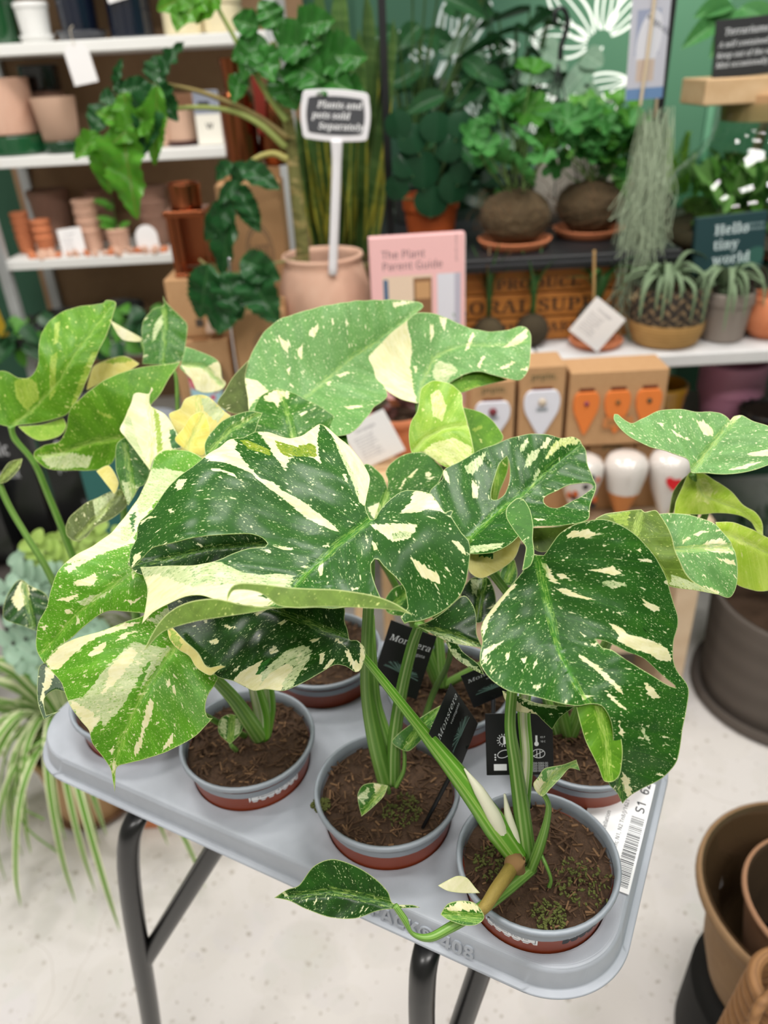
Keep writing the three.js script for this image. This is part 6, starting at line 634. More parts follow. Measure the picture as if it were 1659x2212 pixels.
{ const g = thing('chalk_sign', 'small black chalkboard sign standing on the terrarium stopper', 'sign', [0.806, 1.346, -1.825]); part('board', rbox(0.165, 0.105, 0.006, 0.001, 1), faced(canvasTex(384, 240, (c, w, h) => { c.fillStyle = '#1b1c1e'; c.fillRect(0, 0, w, h); c.fillStyle = '#e2e4e6'; c.font = 'italic 38px serif'; c.fillText('Terrariums', 40, 64); c.font = 'italic 31px serif'; c.fillText('A self contained eco-system', 16, 112); c.fillText('Keep out of the sun', 10, 156); c.fillText('Mist occasionally', 8, 196); }), M.black), g, [0, 0.053, 0], [-0.1, 0, 0.05]); }
{ const g = thing('teal_book', 'dark teal book with large white title leaning before the terrarium', 'book', [0.7471,1.0117,-1.665]); g.position.y = 0.985; g.position.z = -1.66; const bk = std(0x18393c, 0.5); part('cover', rbox(0.15, 0.115, 0.016, 0.002, 1), [bk, bk, bk, bk, std(0xffffff, 0.5, { map: canvasTex(320, 240, (c, w, h) => { c.fillStyle = '#19393d'; c.fillRect(0, 0, w, h); c.fillStyle = '#2f5a50'; c.beginPath(); c.ellipse(270, 190, 60, 40, -0.5, 0, 7); c.fill(); c.fillStyle = '#c9d6d8'; c.font = 'bold 58px serif'; c.fillText('Hello', 84, 78); c.fillText('tiny', 84, 140); c.fillText('world', 84, 202); c.font = '13px sans-serif'; c.fillText('plants to raise', 224, 50); c.fillText('in small spaces', 224, 70); }) }), bk], g, [0, 0.06, 0], [-0.08, 0.05, 0.05]); part('pages', rbox(0.146, 0.111, 0.012, 0.001, 1), M.paper, g, [0.002, 0.0605, 0], [-0.08, 0.05, 0.05]); }
// palm-like leaves above the sign and a bright fern
{ const c = [1.06, 0.986, -2.3], g = thing('money_tree', 'palmate glossy leaves hanging above the chalkboard sign', 'plant', c), r = rng(81), m = leafMat(0xffffff, 0.35, { map: veinTex('#4d8848', '#3c7440', '#a8c79a', 12) }); part('pot', potShape(0.07, 0.13), std(0x33373a, 0.6), g); part('trunk', tube([[0, 0.1, 0], [0.01, 0.3, 0.04], [-0.06, 0.55, 0.25]], [0.014, 0.011, 0.008]), std(0x6f6048, 0.85), g);
  for (const s of [[0.8372,1.471,-2.02,0.7111,1.4177,-1.94,0.0533],
[0.8372,1.471,-2.02,0.7723,1.3934,-1.94,0.0472],
[0.8396,1.4692,-2.02,0.8214,1.3823,-1.92,0.0513],
[0.8424,1.4708,-2.02,0.8792,1.3886,-1.94,0.0513],
[0.8468,1.4749,-2.02,0.9249,1.4305,-1.97,0.0512],
[0.8253,1.4802,-2.02,0.7365,1.4686,-1.97,0.046],
[0.9116,1.4591,-2.02,0.8669,1.363,-1.97,0.0453],
[0.9305,1.4669,-2.02,0.9189,1.3516,-1.97,0.0493]]) spanLeaf(g, 'leaf', GEO.lance, m, s, r, V3(0, 0.5, 0.9)); }
{ const c = [[0.7613,1.1026,-2.1][0], 0.986, -2.2], g = thing('bright_fern', 'bright lime fern standing behind the terrarium', 'plant', c), r = rng(83), m = leafMat(0x8fc02a, 0.6); part('pot', potShape(0.06, 0.11), M.terraBrown, g); for (const s of [[0.7674,1.0581,-2.1,0.726,1.2345,-2.05,0.0405],
[0.7734,1.0578,-2.1,0.7772,1.2271,-2.05,0.0405],
[0.7674,1.0581,-2.1,0.7119,1.2114,-2.1,0.0357],
[0.781,1.0462,-2.1,0.8208,1.1749,-2.1,0.0358],
[0.7674,1.0581,-2.1,0.6999,1.1795,-2,0.0429]]) for (let k = 0; k < 12; k++) { const t = 0.25 + k / 16, p = [0, 1, 2].map((i) => s[i] + (s[i + 3] - s[i]) * t); for (const d of [-1, 1]) spanLeaf(g, 'leaf', GEO.lance, m, [...p, p[0] + d * 0.035 * (1.1 - t), p[1] + 0.012, p[2] + 0.01, 0.01], r); } }
// ------------------------------------------------------------------ dark foliage in front of the wall
function bush(name, label, base, potR, mat, geo, list, trunkMat, ndir) { const g = thing(name, label, 'plant', base), r = rng(list.length * 7 + 3); part('pot', potShape(potR, potR * 1.7), std(0x2c2f2e, 0.6), g); for (const s of list) { part('stalk', tube(rel([[base[0], base[1] + potR * 1.4, base[2]], [(base[0] + s[0]) / 2, (base[1] + potR * 1.4 + s[1]) / 2 + 0.02, (base[2] + s[2]) / 2], [s[0], s[1], s[2]]], base), 0.0022, 5, 6), trunkMat, g); spanLeaf(g, 'leaf', geo, mat, s, r, ndir); } return g; }
const cloudOf = (n, seed, x0, x1, y0, y1, z0, z1, L, W, down = 0.6) => { const r = rng(seed), o = []; for (let i = 0; i < n; i++) { const x = x0 + r() * (x1 - x0), y = y0 + r() * (y1 - y0), z = z0 + r() * (z1 - z0), a = r() * 6.28, l = L * (0.7 + r() * 0.6); o.push([x, y, z, x + Math.cos(a) * l * 0.8, y - down * l * (0.2 + r() * 0.8), z + Math.abs(Math.sin(a)) * l * 0.5, W * (0.7 + r() * 0.5)]); } return o; };
const darkLeaf = leafMat(0xffffff, 0.3, { map: veinTex('#234f2c', '#2f6336', '#6f9a6c', 14) }), deepLeaf = leafMat(0xffffff, 0.3, { map: veinTex('#1a3f26', '#24502e', '#4f7a58', 15) }), silverLeaf = leafMat(0xffffff, 0.5, { map: veinTex('#6f9078', '#8fa890', '#c5d5c0', 16) }), fresh = leafMat(0xffffff, 0.4, { map: veinTex('#4f8f2c', '#66a83c', '#a9cf80', 17) }), stalkM = leafMat(0x4f6f38, 0.5);
bush('leafy_plant', 'tall dark drooping-leaved plant beside the black post', [0.12, 1.04, -2.14], 0.06, darkLeaf, GEO.lance, cloudOf(46, 3, 0.06, 0.34, 1.2, 1.62, -2.3, -2.0, 0.11, 0.045), stalkM);
bush('leafy_plant', 'very dark leafy plant behind the round-leaved one', [0.2, 1.04, -2.32], 0.06, deepLeaf, GEO.ovate, cloudOf(44, 8, 0.08, 0.42, 1.06, 1.42, -2.4, -2.1, 0.09, 0.055), stalkM);
bush('silver_plant', 'silvery striped leaves in the shade behind the moss ball plants', [0.4, 1.04, -2.2], 0.06, silverLeaf, GEO.ovate, cloudOf(26, 9, 0.26, 0.56, 1.2, 1.44, -2.25, -2.05, 0.09, 0.05), stalkM);
bush('palm_seedling', 'small palm with narrow leaves below the hook', [0.42, 1.04, -2.36], 0.05, darkLeaf, GEO.blade, cloudOf(26, 12, 0.28, 0.46, 1.32, 1.5, -2.3, -2.1, 0.14, 0.014, 0.3), stalkM);
bush('ivy_plant', 'fresh green small-leaved plant under the hanging moss', [0.56, 1.041, -2.14], 0.05, fresh, GEO.ovate, cloudOf(60, 14, 0.48, 0.64, 1.06, 1.32, -2.12, -2.0, 0.04, 0.035), stalkM);
{ const g = thing('paper_pot', 'off white crumpled paper bag pot behind the moss balls', 'pot', [[0.5121,1.1209,-2.05][0], 1.04, -2.05]); part('bag', lathe([[0, 0], [0.085, 0], [0.1, 0.05], [0.095, 0.11], [0.1, 0.15], [0.094, 0.15], [0.09, 0.1], [0, 0.06]], 14), std(0xc9c2b6, 0.9), g); }

// ------------------------------------------------------------------ middle: display table with boxes, copper, plants and books
const DT = 0.76;
{ const t = thing('display_table', 'wooden display table behind the tray carrying kraft boxes and books', 'table', [-0.12, 0, -1.755]); part('table_top', metric(rbox(0.64, 0.03, 0.46, 0.004), 3), M.wood, t, [0, DT - 0.015, 0]); for (const x of [-0.29, 0.2]) for (const z of [-0.2, 0.2]) part('leg', new THREE.BoxGeometry(0.045, DT - 0.03, 0.045), M.wood, t, [x, (DT - 0.03) / 2, z]); }
const circTex = canvasTex(256, 384, (c, w, h) => { const r = rng(14); c.fillStyle = '#b18a60'; c.fillRect(0, 0, w, h); for (let i = 0; i < 2500; i++) { c.globalAlpha = 0.14; c.fillStyle = r() < 0.5 ? '#9c774e' : '#c39c72'; c.fillRect(r() * w, r() * h, 1 + r() * 3, 1); } c.globalAlpha = 0.8; c.strokeStyle = c.fillStyle = '#4a4138'; c.lineWidth = 3; c.beginPath(); c.arc(150, 130, 58, 0, 7); c.stroke(); c.beginPath(); c.arc(150, 130, 50, 0, 7); c.stroke(); c.font = 'bold 30px serif'; c.fillText('LOVE', 108, 130); c.font = '20px serif'; c.fillText('plants', 122, 158); c.globalAlpha = 1; });
const bagMat = faced(circTex, M.kraft, 0.8);
{ const g = thing('kraft_bag', 'tall kraft paper bag with a round printed emblem', 'bag', [-0.25, DT, -1.79]); part('bag', rbox(0.135, 0.44, 0.1, 0.006), bagMat, g, [0, 0.22, 0]); part('folded_top', rbox(0.135, 0.03, 0.012, 0.003), M.kraft, g, [0, 0.45, 0.0]); }
{ const g = thing('kraft_bag', 'lower kraft bag with printed emblem beside the pink clay pot', 'bag', [-0.235, DT, -1.6]); part('bag', rbox(0.11, 0.22, 0.08, 0.006), bagMat, g, [0, 0.11, 0]); part('folded_top', rbox(0.11, 0.02, 0.01, 0.003), M.kraft, g, [0, 0.228, 0]); }
{ const g = thing('kraft_carton', 'stacked kraft carton under the copper lantern, lower one', 'box', [-0.365, DT, -1.64]); part('carton', metric(rbox(0.12, 0.16, 0.12, 0.003), 5), M.kraft, g, [0, 0.08, 0]); part('tape', rbox(0.03, 0.002, 0.121, 0.0005, 1), M.kraftDark, g, [0, 0.161, 0]); }
{ const g = thing('kraft_carton', 'stacked kraft carton under the copper lantern, upper one', 'box', [-0.372, DT + 0.163, -1.65]); part('carton', metric(rbox(0.1, 0.12, 0.1, 0.003), 5), M.kraft, g, [0, 0.06, 0]); part('print', new THREE.PlaneGeometry(0.016, 0.016), std(0x4a4138, 0.8), g, [0.01, 0.03, 0.0508]); part('clip', lathe([[0.001, 0.03], [0.006, 0.02], [0.012, 0], [0.013, -0.006], [0, -0.006]], 16), std(0xd9b9a4, 0.4), g, [0.035, 0.02, 0.064]); }
{ const y = DT + 0.283, g = thing('copper_lantern', 'small copper lantern with open top standing on the kraft cartons', 'lantern', [-0.362, y, -1.65]); part('base', rbox(0.074, 0.008, 0.074, 0.002), M.copper, g, [0, 0.004, 0]); for (const [x, z] of [[-1, -1], [1, -1], [-1, 1], [1, 1]]) part('post', new THREE.BoxGeometry(0.012, 0.11, 0.012), M.copper, g, [x * 0.03, 0.063, z * 0.03]); part('back_panel', rbox(0.06, 0.1, 0.003, 0.001, 1), M.copper, g, [0, 0.06, -0.034]); part('collar', rbox(0.082, 0.012, 0.082, 0.003), M.copper, g, [0, 0.122, 0]); part('cup', lathe([[0.026, 0], [0.032, 0.002], [0.033, 0.045], [0.031, 0.047], [0.029, 0.045], [0.028, 0.006], [0, 0.006]], 28), M.copper, g, [0, 0.128, 0]); }
{ const y = DT + 0.466, g = thing('copper_vase', 'tall faceted copper vase behind the slanting plant trunk', 'vase', [-0.258, y, -1.8]); part('body', lathe([[0, 0], [0.03, 0], [0.036, 0.01], [0.036, 0.13], [0.03, 0.14], [0.02, 0.145], [0.026, 0.2], [0.024, 0.2], [0.018, 0.15], [0, 0.14]], 8), M.copper, g); part('tassel', tube([[0.05, 0.24, 0.03], [0.052, 0.16, 0.032], [0.05, 0.06, 0.034]], [0.004, 0.012, 0.009], 8), std(0x8c2a1c, 0.8), g); }
{ const g = thing('copper_vase', 'lower copper vase edge with bright glints beside the plant trunk', 'vase', [-0.19, DT + 0.466, -1.81]); part('body', lathe([[0, 0], [0.026, 0], [0.034, 0.03], [0.03, 0.09], [0.02, 0.12], [0.018, 0.12], [0.028, 0.08], [0, 0.02]], 24), M.copper, g); }
{ const g = thing('clip_stand', 'thin silver wire clip stand beside the copper lantern', 'stand', [-0.29, DT, -1.555]); part('wire', tube([[0, 0.004, 0], [0, 0.2, 0], [0.012, 0.26, 0.01], [0.016, 0.33, 0]], 0.003, 8), phys(0xd8d8da, 0.15, { metalness: 1 }), g); part('clip', rbox(0.03, 0.012, 0.012, 0.004), phys(0xf2f2f2, 0.1), g, [-0.004, 0.262, 0.004], [0, 0, 0.2]); part('foot', saucerShape(0.03, 0.005), phys(0xd8d8da, 0.2, { metalness: 1 }), g); }
{ const g = thing('gift_tin', 'small tin with pink flowers on pale blue beside the kraft bag', 'tin', [[-0.3601,0.9187,-1.56][0], DT, -1.56]); part('tin', rbox(0.062, 0.1, 0.045, 0.004), faced(canvasTex(128, 192, (c, w, h) => { const r = rng(15); c.fillStyle = '#9fc6d2'; c.fillRect(0, 0, w, h); for (let i = 0; i < 16; i++) { c.fillStyle = ['#cf4a68', '#e08a9a', '#b9303f'][i % 3]; c.beginPath(); c.arc(r() * w, r() * h, 8 + r() * 12, 0, 7); c.fill(); } }), std(0x9fc6d2, 0.4), 0.3), g, [0, 0.05, 0]); part('lid', rbox(0.064, 0.012, 0.047, 0.003), phys(0xd8dadc, 0.15, { metalness: 1 }), g, [0, 0.104, 0]); }
{ const g = thing('clay_pot_stand', 'kraft crate raising the pink clay pot', 'crate', [-0.1, DT, -1.66]); part('crate', metric(rbox(0.15, 0.055, 0.15, 0.003), 5), M.kraftDark, g, [0, 0.0275, 0]); }
// tall begonia in the pink clay pot
const rough = leafMat(0xffffff, 0.22, { map: veinTex('#2e6a26', '#3f8030', '#7fae5c', 24) }), roughLight = leafMat(0xffffff, 0.3, { map: veinTex('#4f8f22', '#63a330', '#9a6a38', 25), transmission: 0.35 }), roughDark = leafMat(0xffffff, 0.25, { map: veinTex('#1f4f26', '#2a5f2c', '#5f8a4c', 26) });
{
  const c = [-0.1, DT + 0.055, -1.66], g = thing('tall_begonia', 'tall begonia with scarred trunk and rough glossy leaves in pink clay pot', 'plant', c), r = rng(91);
  part('pot', lathe([[0, 0.001], [0.062, 0], [0.07, 0.006], [0.088, 0.06], [0.096, 0.13], [0.094, 0.19], [0.084, 0.226], [0.08, 0.233], [0.0815, 0.242], [0.085, 0.247], [0.0835, 0.252], [0.076, 0.252], [0.073, 0.24], [0.076, 0.22], [0.08, 0.12], [0, 0.1]], 48), M.terraPale, g); part('soil', soilGeo(0.076, 6), M.soil, g, [0, 0.215, 0]);
  part('trunk', tube(rel([...[[-0.143,1.0297,-1.66],[-0.1395,1.0949,-1.66],[-0.1409,1.1752,-1.66],[-0.1422,1.2516,-1.66],[-0.1443,1.3164,-1.66],[-0.1514,1.3787,-1.66],[-0.1575,1.4458,-1.66]]], c), [.014, .0145, .0135, .012, .011, .008, .006], 12, 60), std(0xffffff, 0.8, { map: (() => { const t = canvasTex(128, 512, (q, w, h) => { const k = rng(27); q.fillStyle = '#7c7a44'; q.fillRect(0, 0, w, h); for (let i = 0; i < 150; i++) { q.globalAlpha = 0.6; q.fillStyle = ['#b39a62', '#5d5a2c', '#8f8a52', '#c4ac78'][i % 4]; const y = k() * h; q.beginPath(); q.ellipse(k() * w, y, 10 + k() * 24, 2 + k() * 4, (k() - 0.5) * 0.6, 0, 7); q.fill(); } q.globalAlpha = 1; }); return t; })() }), g);
  for (const [i, p] of [[...[[-0.1459,1.2859,-1.64],[-0.196,1.3238,-1.64],[-0.2528,1.3535,-1.64],[-0.3098,1.3751,-1.64],[-0.3839,1.3912,-1.64]]], [...[[-0.1493,1.2717,-1.62],[-0.1949,1.3148,-1.62],[-0.2434,1.3386,-1.62],[-0.3106,1.3478,-1.62],[-0.3839,1.3451,-1.62]]], [...[[-0.1427,1.3169,-1.62],[-0.1686,1.3541,-1.62],[-0.1963,1.4035,-1.62],[-0.2257,1.4619,-1.62],[-0.2568,1.5248,-1.62]]], [...[[-0.1461,1.2534,-1.6],[-0.1728,1.265,-1.6],[-0.2134,1.2542,-1.6],[-0.2468,1.2218,-1.6],[-0.2632,1.1812,-1.6]]], [...[[-0.1479,1.3638,-1.64],[-0.1191,1.3925,-1.64],[-0.0824,1.4203,-1.64]]], [...[[-0.1522,1.4014,-1.64],[-0.1722,1.4459,-1.64],[-0.2027,1.4686,-1.64]]]].entries()) part('branch', tube(rel(p, c), [.007, .006, .0048, .004, .0032], 8, 30), leafMat([0x8a7a48, 0x8f9a54, 0x8fa058, 0xa8a05c, 0x7f9048, 0x7f9048][i], 0.4, { transmission: 0 }), g);
  const put = (arr, m, geo, z) => { for (const s of arr) spanLeaf(g, 'leaf', geo[Math.floor(r() * geo.length)], m, s, r, V3(0, 0.35, 0.95)); }, RG = [GEO.rough, GEO.rough2];
  put([[-0.3748,1.39,-1.6,-0.401,1.2819,-1.55,0.0583],
[-0.3665,1.3896,-1.6,-0.3377,1.3303,-1.57,0.0499],
[-0.3707,1.3898,-1.6,-0.358,1.4361,-1.62,0.0458],
[-0.3562,1.4,-1.6,-0.3131,1.4553,-1.62,0.0282],
[-0.3796,1.3866,-1.6,-0.4328,1.3858,-1.58,0.0333],
[-0.4416,1.3894,-1.6,-0.4225,1.4317,-1.6,0.0166]], roughDark, RG);
  put([[-0.3786,1.3467,-1.58,-0.4513,1.3078,-1.54,0.0584],
[-0.4384,1.333,-1.58,-0.4319,1.177,-1.52,0.0738],
[-0.433,1.3267,-1.58,-0.4688,1.3522,-1.55,0.042],
[-0.4822,1.3139,-1.58,-0.5274,1.2803,-1.55,0.0389],
[-0.4822,1.3139,-1.58,-0.478,1.2191,-1.55,0.0507],
[-0.4262,1.3782,-1.58,-0.4074,1.3042,-1.56,0.0578],
[-0.3626,1.3862,-1.58,-0.3881,1.262,-1.55,0.0412]], roughLight, RG);
  put([[-0.4688,1.3612,-1.6,-0.4908,1.3188,-1.57,0.0437],
[-0.4456,1.3712,-1.6,-0.4695,1.3693,-1.58,0.0318],
[-0.4274,1.3778,-1.6,-0.4433,1.4004,-1.6,0.0267]], roughDark, RG);
  put([[-0.2568,1.5248,-1.62,-0.3145,1.4819,-1.59,0.0562],
[-0.2568,1.5248,-1.62,-0.3563,1.509,-1.62,0.0529],
[-0.2408,1.5241,-1.62,-0.2821,1.4839,-1.59,0.0481],
[-0.3041,1.5067,-1.62,-0.3163,1.4718,-1.59,0.0323]], roughLight, RG);
  put([[-0.1623,1.4415,-1.62,-0.2279,1.4264,-1.6,0.0579],
[-0.1784,1.4458,-1.62,-0.2146,1.3937,-1.59,0.0496],
[-0.1463,1.4372,-1.62,-0.0699,1.4402,-1.59,0.0663],
[-0.1458,1.4408,-1.62,-0.1089,1.4776,-1.62,0.0496],
[-0.1321,1.4151,-1.62,-0.0662,1.3834,-1.58,0.0752],
[-0.1169,1.3999,-1.62,-0.0177,1.3669,-1.57,0.0806],
[-0.0814,1.42,-1.62,0.01,1.4156,-1.59,0.075],
[-0.1503,1.4014,-1.62,-0.1207,1.3417,-1.59,0.0671],
[-0.1757,1.4667,-1.62,-0.2227,1.4826,-1.62,0.0459],
[-0.1431,1.4652,-1.62,-0.1706,1.5076,-1.62,0.0492],
[-0.1104,1.4638,-1.62,-0.0432,1.4738,-1.6,0.0574],
[-0.1801,1.4316,-1.62,-0.1555,1.3876,-1.57,0.0581],
[-0.0672,1.3903,-1.62,0.0138,1.3354,-1.59,0.059],
[-0.2181,1.3972,-1.62,-0.2326,1.3543,-1.59,0.037],
[-0.1092,1.3922,-1.62,-0.0866,1.3405,-1.58,0.0589]], rough, RG);
  put([[-0.2437,1.2241,-1.58,-0.2826,1.1879,-1.56,0.0261],
[-0.2465,1.2161,-1.58,-0.2117,1.1529,-1.55,0.0402],
[-0.2334,1.2476,-1.58,-0.165,1.2159,-1.55,0.0432],
[-0.2587,1.1921,-1.58,-0.3194,1.1227,-1.56,0.0458],
[-0.2599,1.1839,-1.58,-0.3016,1.0539,-1.55,0.053],
[-0.2401,1.1995,-1.58,-0.2095,1.136,-1.55,0.0439],
[-0.2495,1.2563,-1.58,-0.2844,1.226,-1.58,0.0293],
[-0.2238,1.2551,-1.58,-0.2552,1.2165,-1.58,0.0345]], roughDark, RG);
  for (const [i, p] of [[...[[-0.3425,1.0808,-1.6],[-0.3099,1.0519,-1.6],[-0.2747,1.0363,-1.6]]], [...[[-0.1509,1.0668,-1.62],[-0.2274,1.057,-1.62],[-0.2856,1.0461,-1.62],[-0.3375,1.0763,-1.62]]]].entries()) part('branch', tube(rel(p, c), [.003, .003, .0026], 6, 14), leafMat(0x8f8a58, 0.5, { transmission: 0 }), g);
  put([[-0.3093,1.0874,-1.52,-0.3397,0.9878,-1.5,0.0617],
[-0.2692,1.0593,-1.52,-0.3115,0.974,-1.48,0.0712],
[-0.2468,1.0928,-1.52,-0.1771,1.0615,-1.49,0.0616],
[-0.2403,1.0752,-1.52,-0.1846,0.9792,-1.47,0.0743],
[-0.2161,1.0565,-1.52,-0.195,0.983,-1.49,0.0534],
[-0.2856,1.0689,-1.52,-0.2574,0.9863,-1.49,0.0674],
[-0.2527,1.0496,-1.52,-0.2176,1.0263,-1.5,0.0625],
[-0.2756,1.0152,-1.52,-0.304,0.9644,-1.48,0.0542]], roughDark, RG);
}
// chalk sign on white stake
{ const c = [-0.0773,1.0636,-1.575], g = thing('stake_sign', 'white framed chalkboard sign on a white stake in the clay pot', 'sign', c), o = c; const mid = [-0.05,1.3241,-1.575], sh = (w, h, b) => { const s = new THREE.Shape(), x = w / 2, y = h / 2; s.moveTo(-x * 0.86, -y); s.quadraticCurveTo(0, -y - b, x * 0.86, -y); s.quadraticCurveTo(x, -y, x, -y * 0.7); s.quadraticCurveTo(x + b, 0, x, y * 0.7); s.quadraticCurveTo(x, y, x * 0.86, y); s.quadraticCurveTo(0, y + b, -x * 0.86, y); s.quadraticCurveTo(-x, y, -x, y * 0.7); s.quadraticCurveTo(-x - b, 0, -x, -y * 0.7); s.quadraticCurveTo(-x, -y, -x * 0.86, -y); return s; };
  const wm = std(0xe6e4e8, 0.45), p = [mid[0] - o[0], mid[1] - o[1], 0]; const tilt = [0, 0, -0.09]; part('frame', new THREE.ExtrudeGeometry(sh(0.118, 0.076, 0.006), { depth: 0.006, bevelEnabled: true, bevelSize: 0.001, bevelThickness: 0.001, bevelSegments: 2 }), wm, g, p, tilt);
  const bg = new THREE.ShapeGeometry(sh(0.1, 0.058, 0.005), 12), q = bg.attributes.position, u = bg.attributes.uv; for (let i = 0; i < q.count; i++) u.setXY(i, 0.5 + q.getX(i) / 0.112, 0.5 + q.getY(i) / 0.07);
  part('chalkboard', bg, std(0xffffff, 0.6, { map: canvasTex(384, 240, (k, w, h) => { k.fillStyle = '#45464b'; k.fillRect(0, 0, w, h); k.fillStyle = '#f2f2f4'; k.font = 'italic bold 52px serif'; k.fillText('Plants and', 76, 78); k.fillText('pots sold', 44, 136); k.fillText('Separately', 84, 196); }) }), g, [p[0], p[1], 0.0075], tilt);
  part('stake', tube([[p[0] - 0.001, p[1] - 0.04, 0.003], [p[0] - 0.004, p[1] - 0.08, 0.003], [0, -0.02, 0.0]], [0.0115, 0.0092, 0.009], 10, 30), wm, g); }
// snake plant behind
{ const c = [-0.02, DT, -1.92], g = thing('snake_plant', 'tall striped snake plant with yellow margins in an olive pot', 'plant', c), r = rng(95), m = leafMat(0xffffff, 0.35, { map: veinTex('#56753c', '#3d5c30', '#7f9a58', 28, 26, '#b9b548'), transmission: 0.1 }); part('pot', potShape(0.085, 0.245, 0.8, 0.1), std(0x7d7448, 0.6), g); part('soil', soilGeo(0.07, 9), M.soil, g, [0, 0.22, 0]);
  for (const s of [[-0.1093,1.0271,-1.9,-0.0745,1.5521,-1.9,0.057],
[-0.0659,1.0196,-1.9,-0.0312,1.5657,-1.9,0.0659],
[-0.0275,1.0177,-1.9,0.0184,1.5324,-1.9,0.0594],
[-0.0933,1.021,-1.9,-0.1167,1.4724,-1.85,0.0483],
[-0.0437,1.0238,-1.9,0.0725,1.4812,-1.88,0.0439],
[-0.0769,1.0202,-1.9,-0.0185,1.3947,-1.84,0.0505],
[-0.0108,1.0221,-1.9,0.038,1.4509,-1.9,0.0483],
[-0.1207,1.0224,-1.9,-0.1422,1.3148,-1.85,0.0395],
[-0.0605,1.0193,-1.9,-0.0748,1.4222,-1.87,0.0549],
[-0.033,1.018,-1.9,0.0003,1.4672,-1.85,0.044]]) { const l = spanLeaf(g, 'leaf', GEO.strap, m, s, r, V3((r() - 0.5) * 1.2, 0.1, 1), 0.25); } }
// pink book
{ const g = thing('pink_book', 'pink hardback book with photo cover standing behind the pale leaf', 'book', [[0.09,1.035,-1.545][0], DT, -1.55]); const pk = std(0xe8b4b4, 0.6), w = 0.186, h = 0.355; const cov = canvasTex(512, 960, (c, W, H) => { c.fillStyle = '#efbcbc'; c.fillRect(0, 0, W, H); c.fillStyle = '#6b5258'; c.font = '56px sans-serif'; c.fillText('The Plant', 62, 110); c.fillText('Parent Guide', 62, 168); c.save(); c.translate(470, 140); c.rotate(-1.57); c.font = '16px sans-serif'; c.fillText('grow with confidence', 0, 0); c.restore(); c.fillStyle = '#e6cdb6'; c.fillRect(62, 200, 270, 420); c.fillStyle = '#8a6242'; c.fillRect(230, 215, 100, 230); c.fillStyle = '#c79a6c'; c.fillRect(242, 235, 78, 90); c.fillStyle = '#4c6a8a'; c.fillRect(66, 215, 26, 190); const r = rng(30); for (let i = 0; i < 60; i++) { c.fillStyle = ['#2f5a34', '#46764a', '#1f4026'][i % 3]; c.beginPath(); c.ellipse(70 + r() * 170, 340 + r() * 240, 6, 18, r() * 3, 0, 7); c.fill(); } c.fillStyle = '#dcdce6'; c.fillRect(360, 200, 130, 420); c.fillStyle = '#b9b6c6'; c.fillRect(455, 200, 35, 420); for (let i = 0; i < 30; i++) { c.fillStyle = '#7a9a7c'; c.beginPath(); c.ellipse(370 + r() * 110, 420 + r() * 180, 4, 12, r() * 3, 0, 7); c.fill(); } });
  part('cover', rbox(w, h, 0.024, 0.002, 1), [pk, pk, pk, pk, std(0xffffff, 0.45, { map: cov }), pk], g, [0, h / 2, 0], [-0.03, 0.06, 0]); part('page_block', rbox(w - 0.004, h - 0.008, 0.02, 0.001, 1), M.paper, g, [0.003, h / 2, 0], [-0.03, 0.06, 0]); }
{ const g = thing('plant_stool', 'small round stool under the dark red plant and white card', 'stool', [0.01, 0, -1.32]); part('seat', lathe([[0, DT - 0.022], [0.1, DT - 0.022], [0.104, DT - 0.018], [0.104, DT - 0.004], [0.1, DT], [0, DT]], 40), M.wood, g); for (let k = 0; k < 3; k++) { const a = k * 2.094 + 0.4; part('leg', tube([[Math.cos(a) * 0.07, DT - 0.02, Math.sin(a) * 0.07], [Math.cos(a) * 0.11, 0.001, Math.sin(a) * 0.11]], 0.012, 10), M.wood, g); } }
// dark red plant with white price card in front of the boxes
{ const c = [[0.0356,0.7536,-1.3][0], DT + 0.0, -1.36], g = thing('red_leaf_plant', 'dark red small-leaved plant in terracotta pot behind the white card', 'plant', c), r = rng(97); part('pot', potShape(0.06, 0.075, 0.8, 0.2), M.terra, g); part('soil', soilGeo(0.052, 2), M.soil, g, [0, 0.062, 0]); for (let i = 0; i < 46; i++) { const a = r() * 6.28, q = r() * 0.06, y = 0.07 + r() * 0.1, l = part('leaf', GEO.ovate, leafMat([0x4a2a24, 0x6a3a30, 0x3a3a24][i % 3], 0.3), g, [Math.cos(a) * q, y, Math.sin(a) * q]); orient(l, V3(Math.cos(a), r() - 0.3, Math.sin(a)), V3(0, 1, 0.5)); l.scale.set(0.022, 0.03, 0.03); } }
{ const k = [-0.0127,0.8177,-1.27], g = thing('price_card', 'white price card tilted on a stick behind the large split leaf', 'card', [k[0], DT, -1.28]); part('card', rbox(0.086, 0.09, 0.001, 0.0004, 1), faced(smallText), g, [0, k[1] - DT, 0.01], [0, 0, 0.42]); part('stick', tube([[0.01, 0.0, 0], [0.004, k[1] - DT + 0.03, 0.006]], 0.002, 6), M.wood, g); part('foot', rbox(0.04, 0.004, 0.04, 0.001, 1), M.wood, g, [0.01, 0.002, 0]); }
{ const g = thing('small_kokedama', 'small moss ball with palm sprouts before the printed crate, nearest the kraft boxes', 'plant', [0.345, 0.849, -1.66]), r = rng(99); part('moss_ball', new THREE.IcosahedronGeometry(0.036, 3), std(0x3a3120, 0.95), g, [0, 0.034, 0]); for (let i = 0; i < 9; i++) { const a = r() * 6.28, L = 0.1 + r() * 0.06, b = [0.345, 0.91, -1.66]; curvedBlade(g, 'leaf', [b, [b[0] + Math.cos(a) * 0.012, b[1] + L * 0.6, b[2] + Math.sin(a) * 0.01], [b[0] + Math.cos(a) * 0.05, b[1] + L, b[2] + Math.sin(a) * 0.04]], 0.011, leafMat(0x3f6a34)); } }
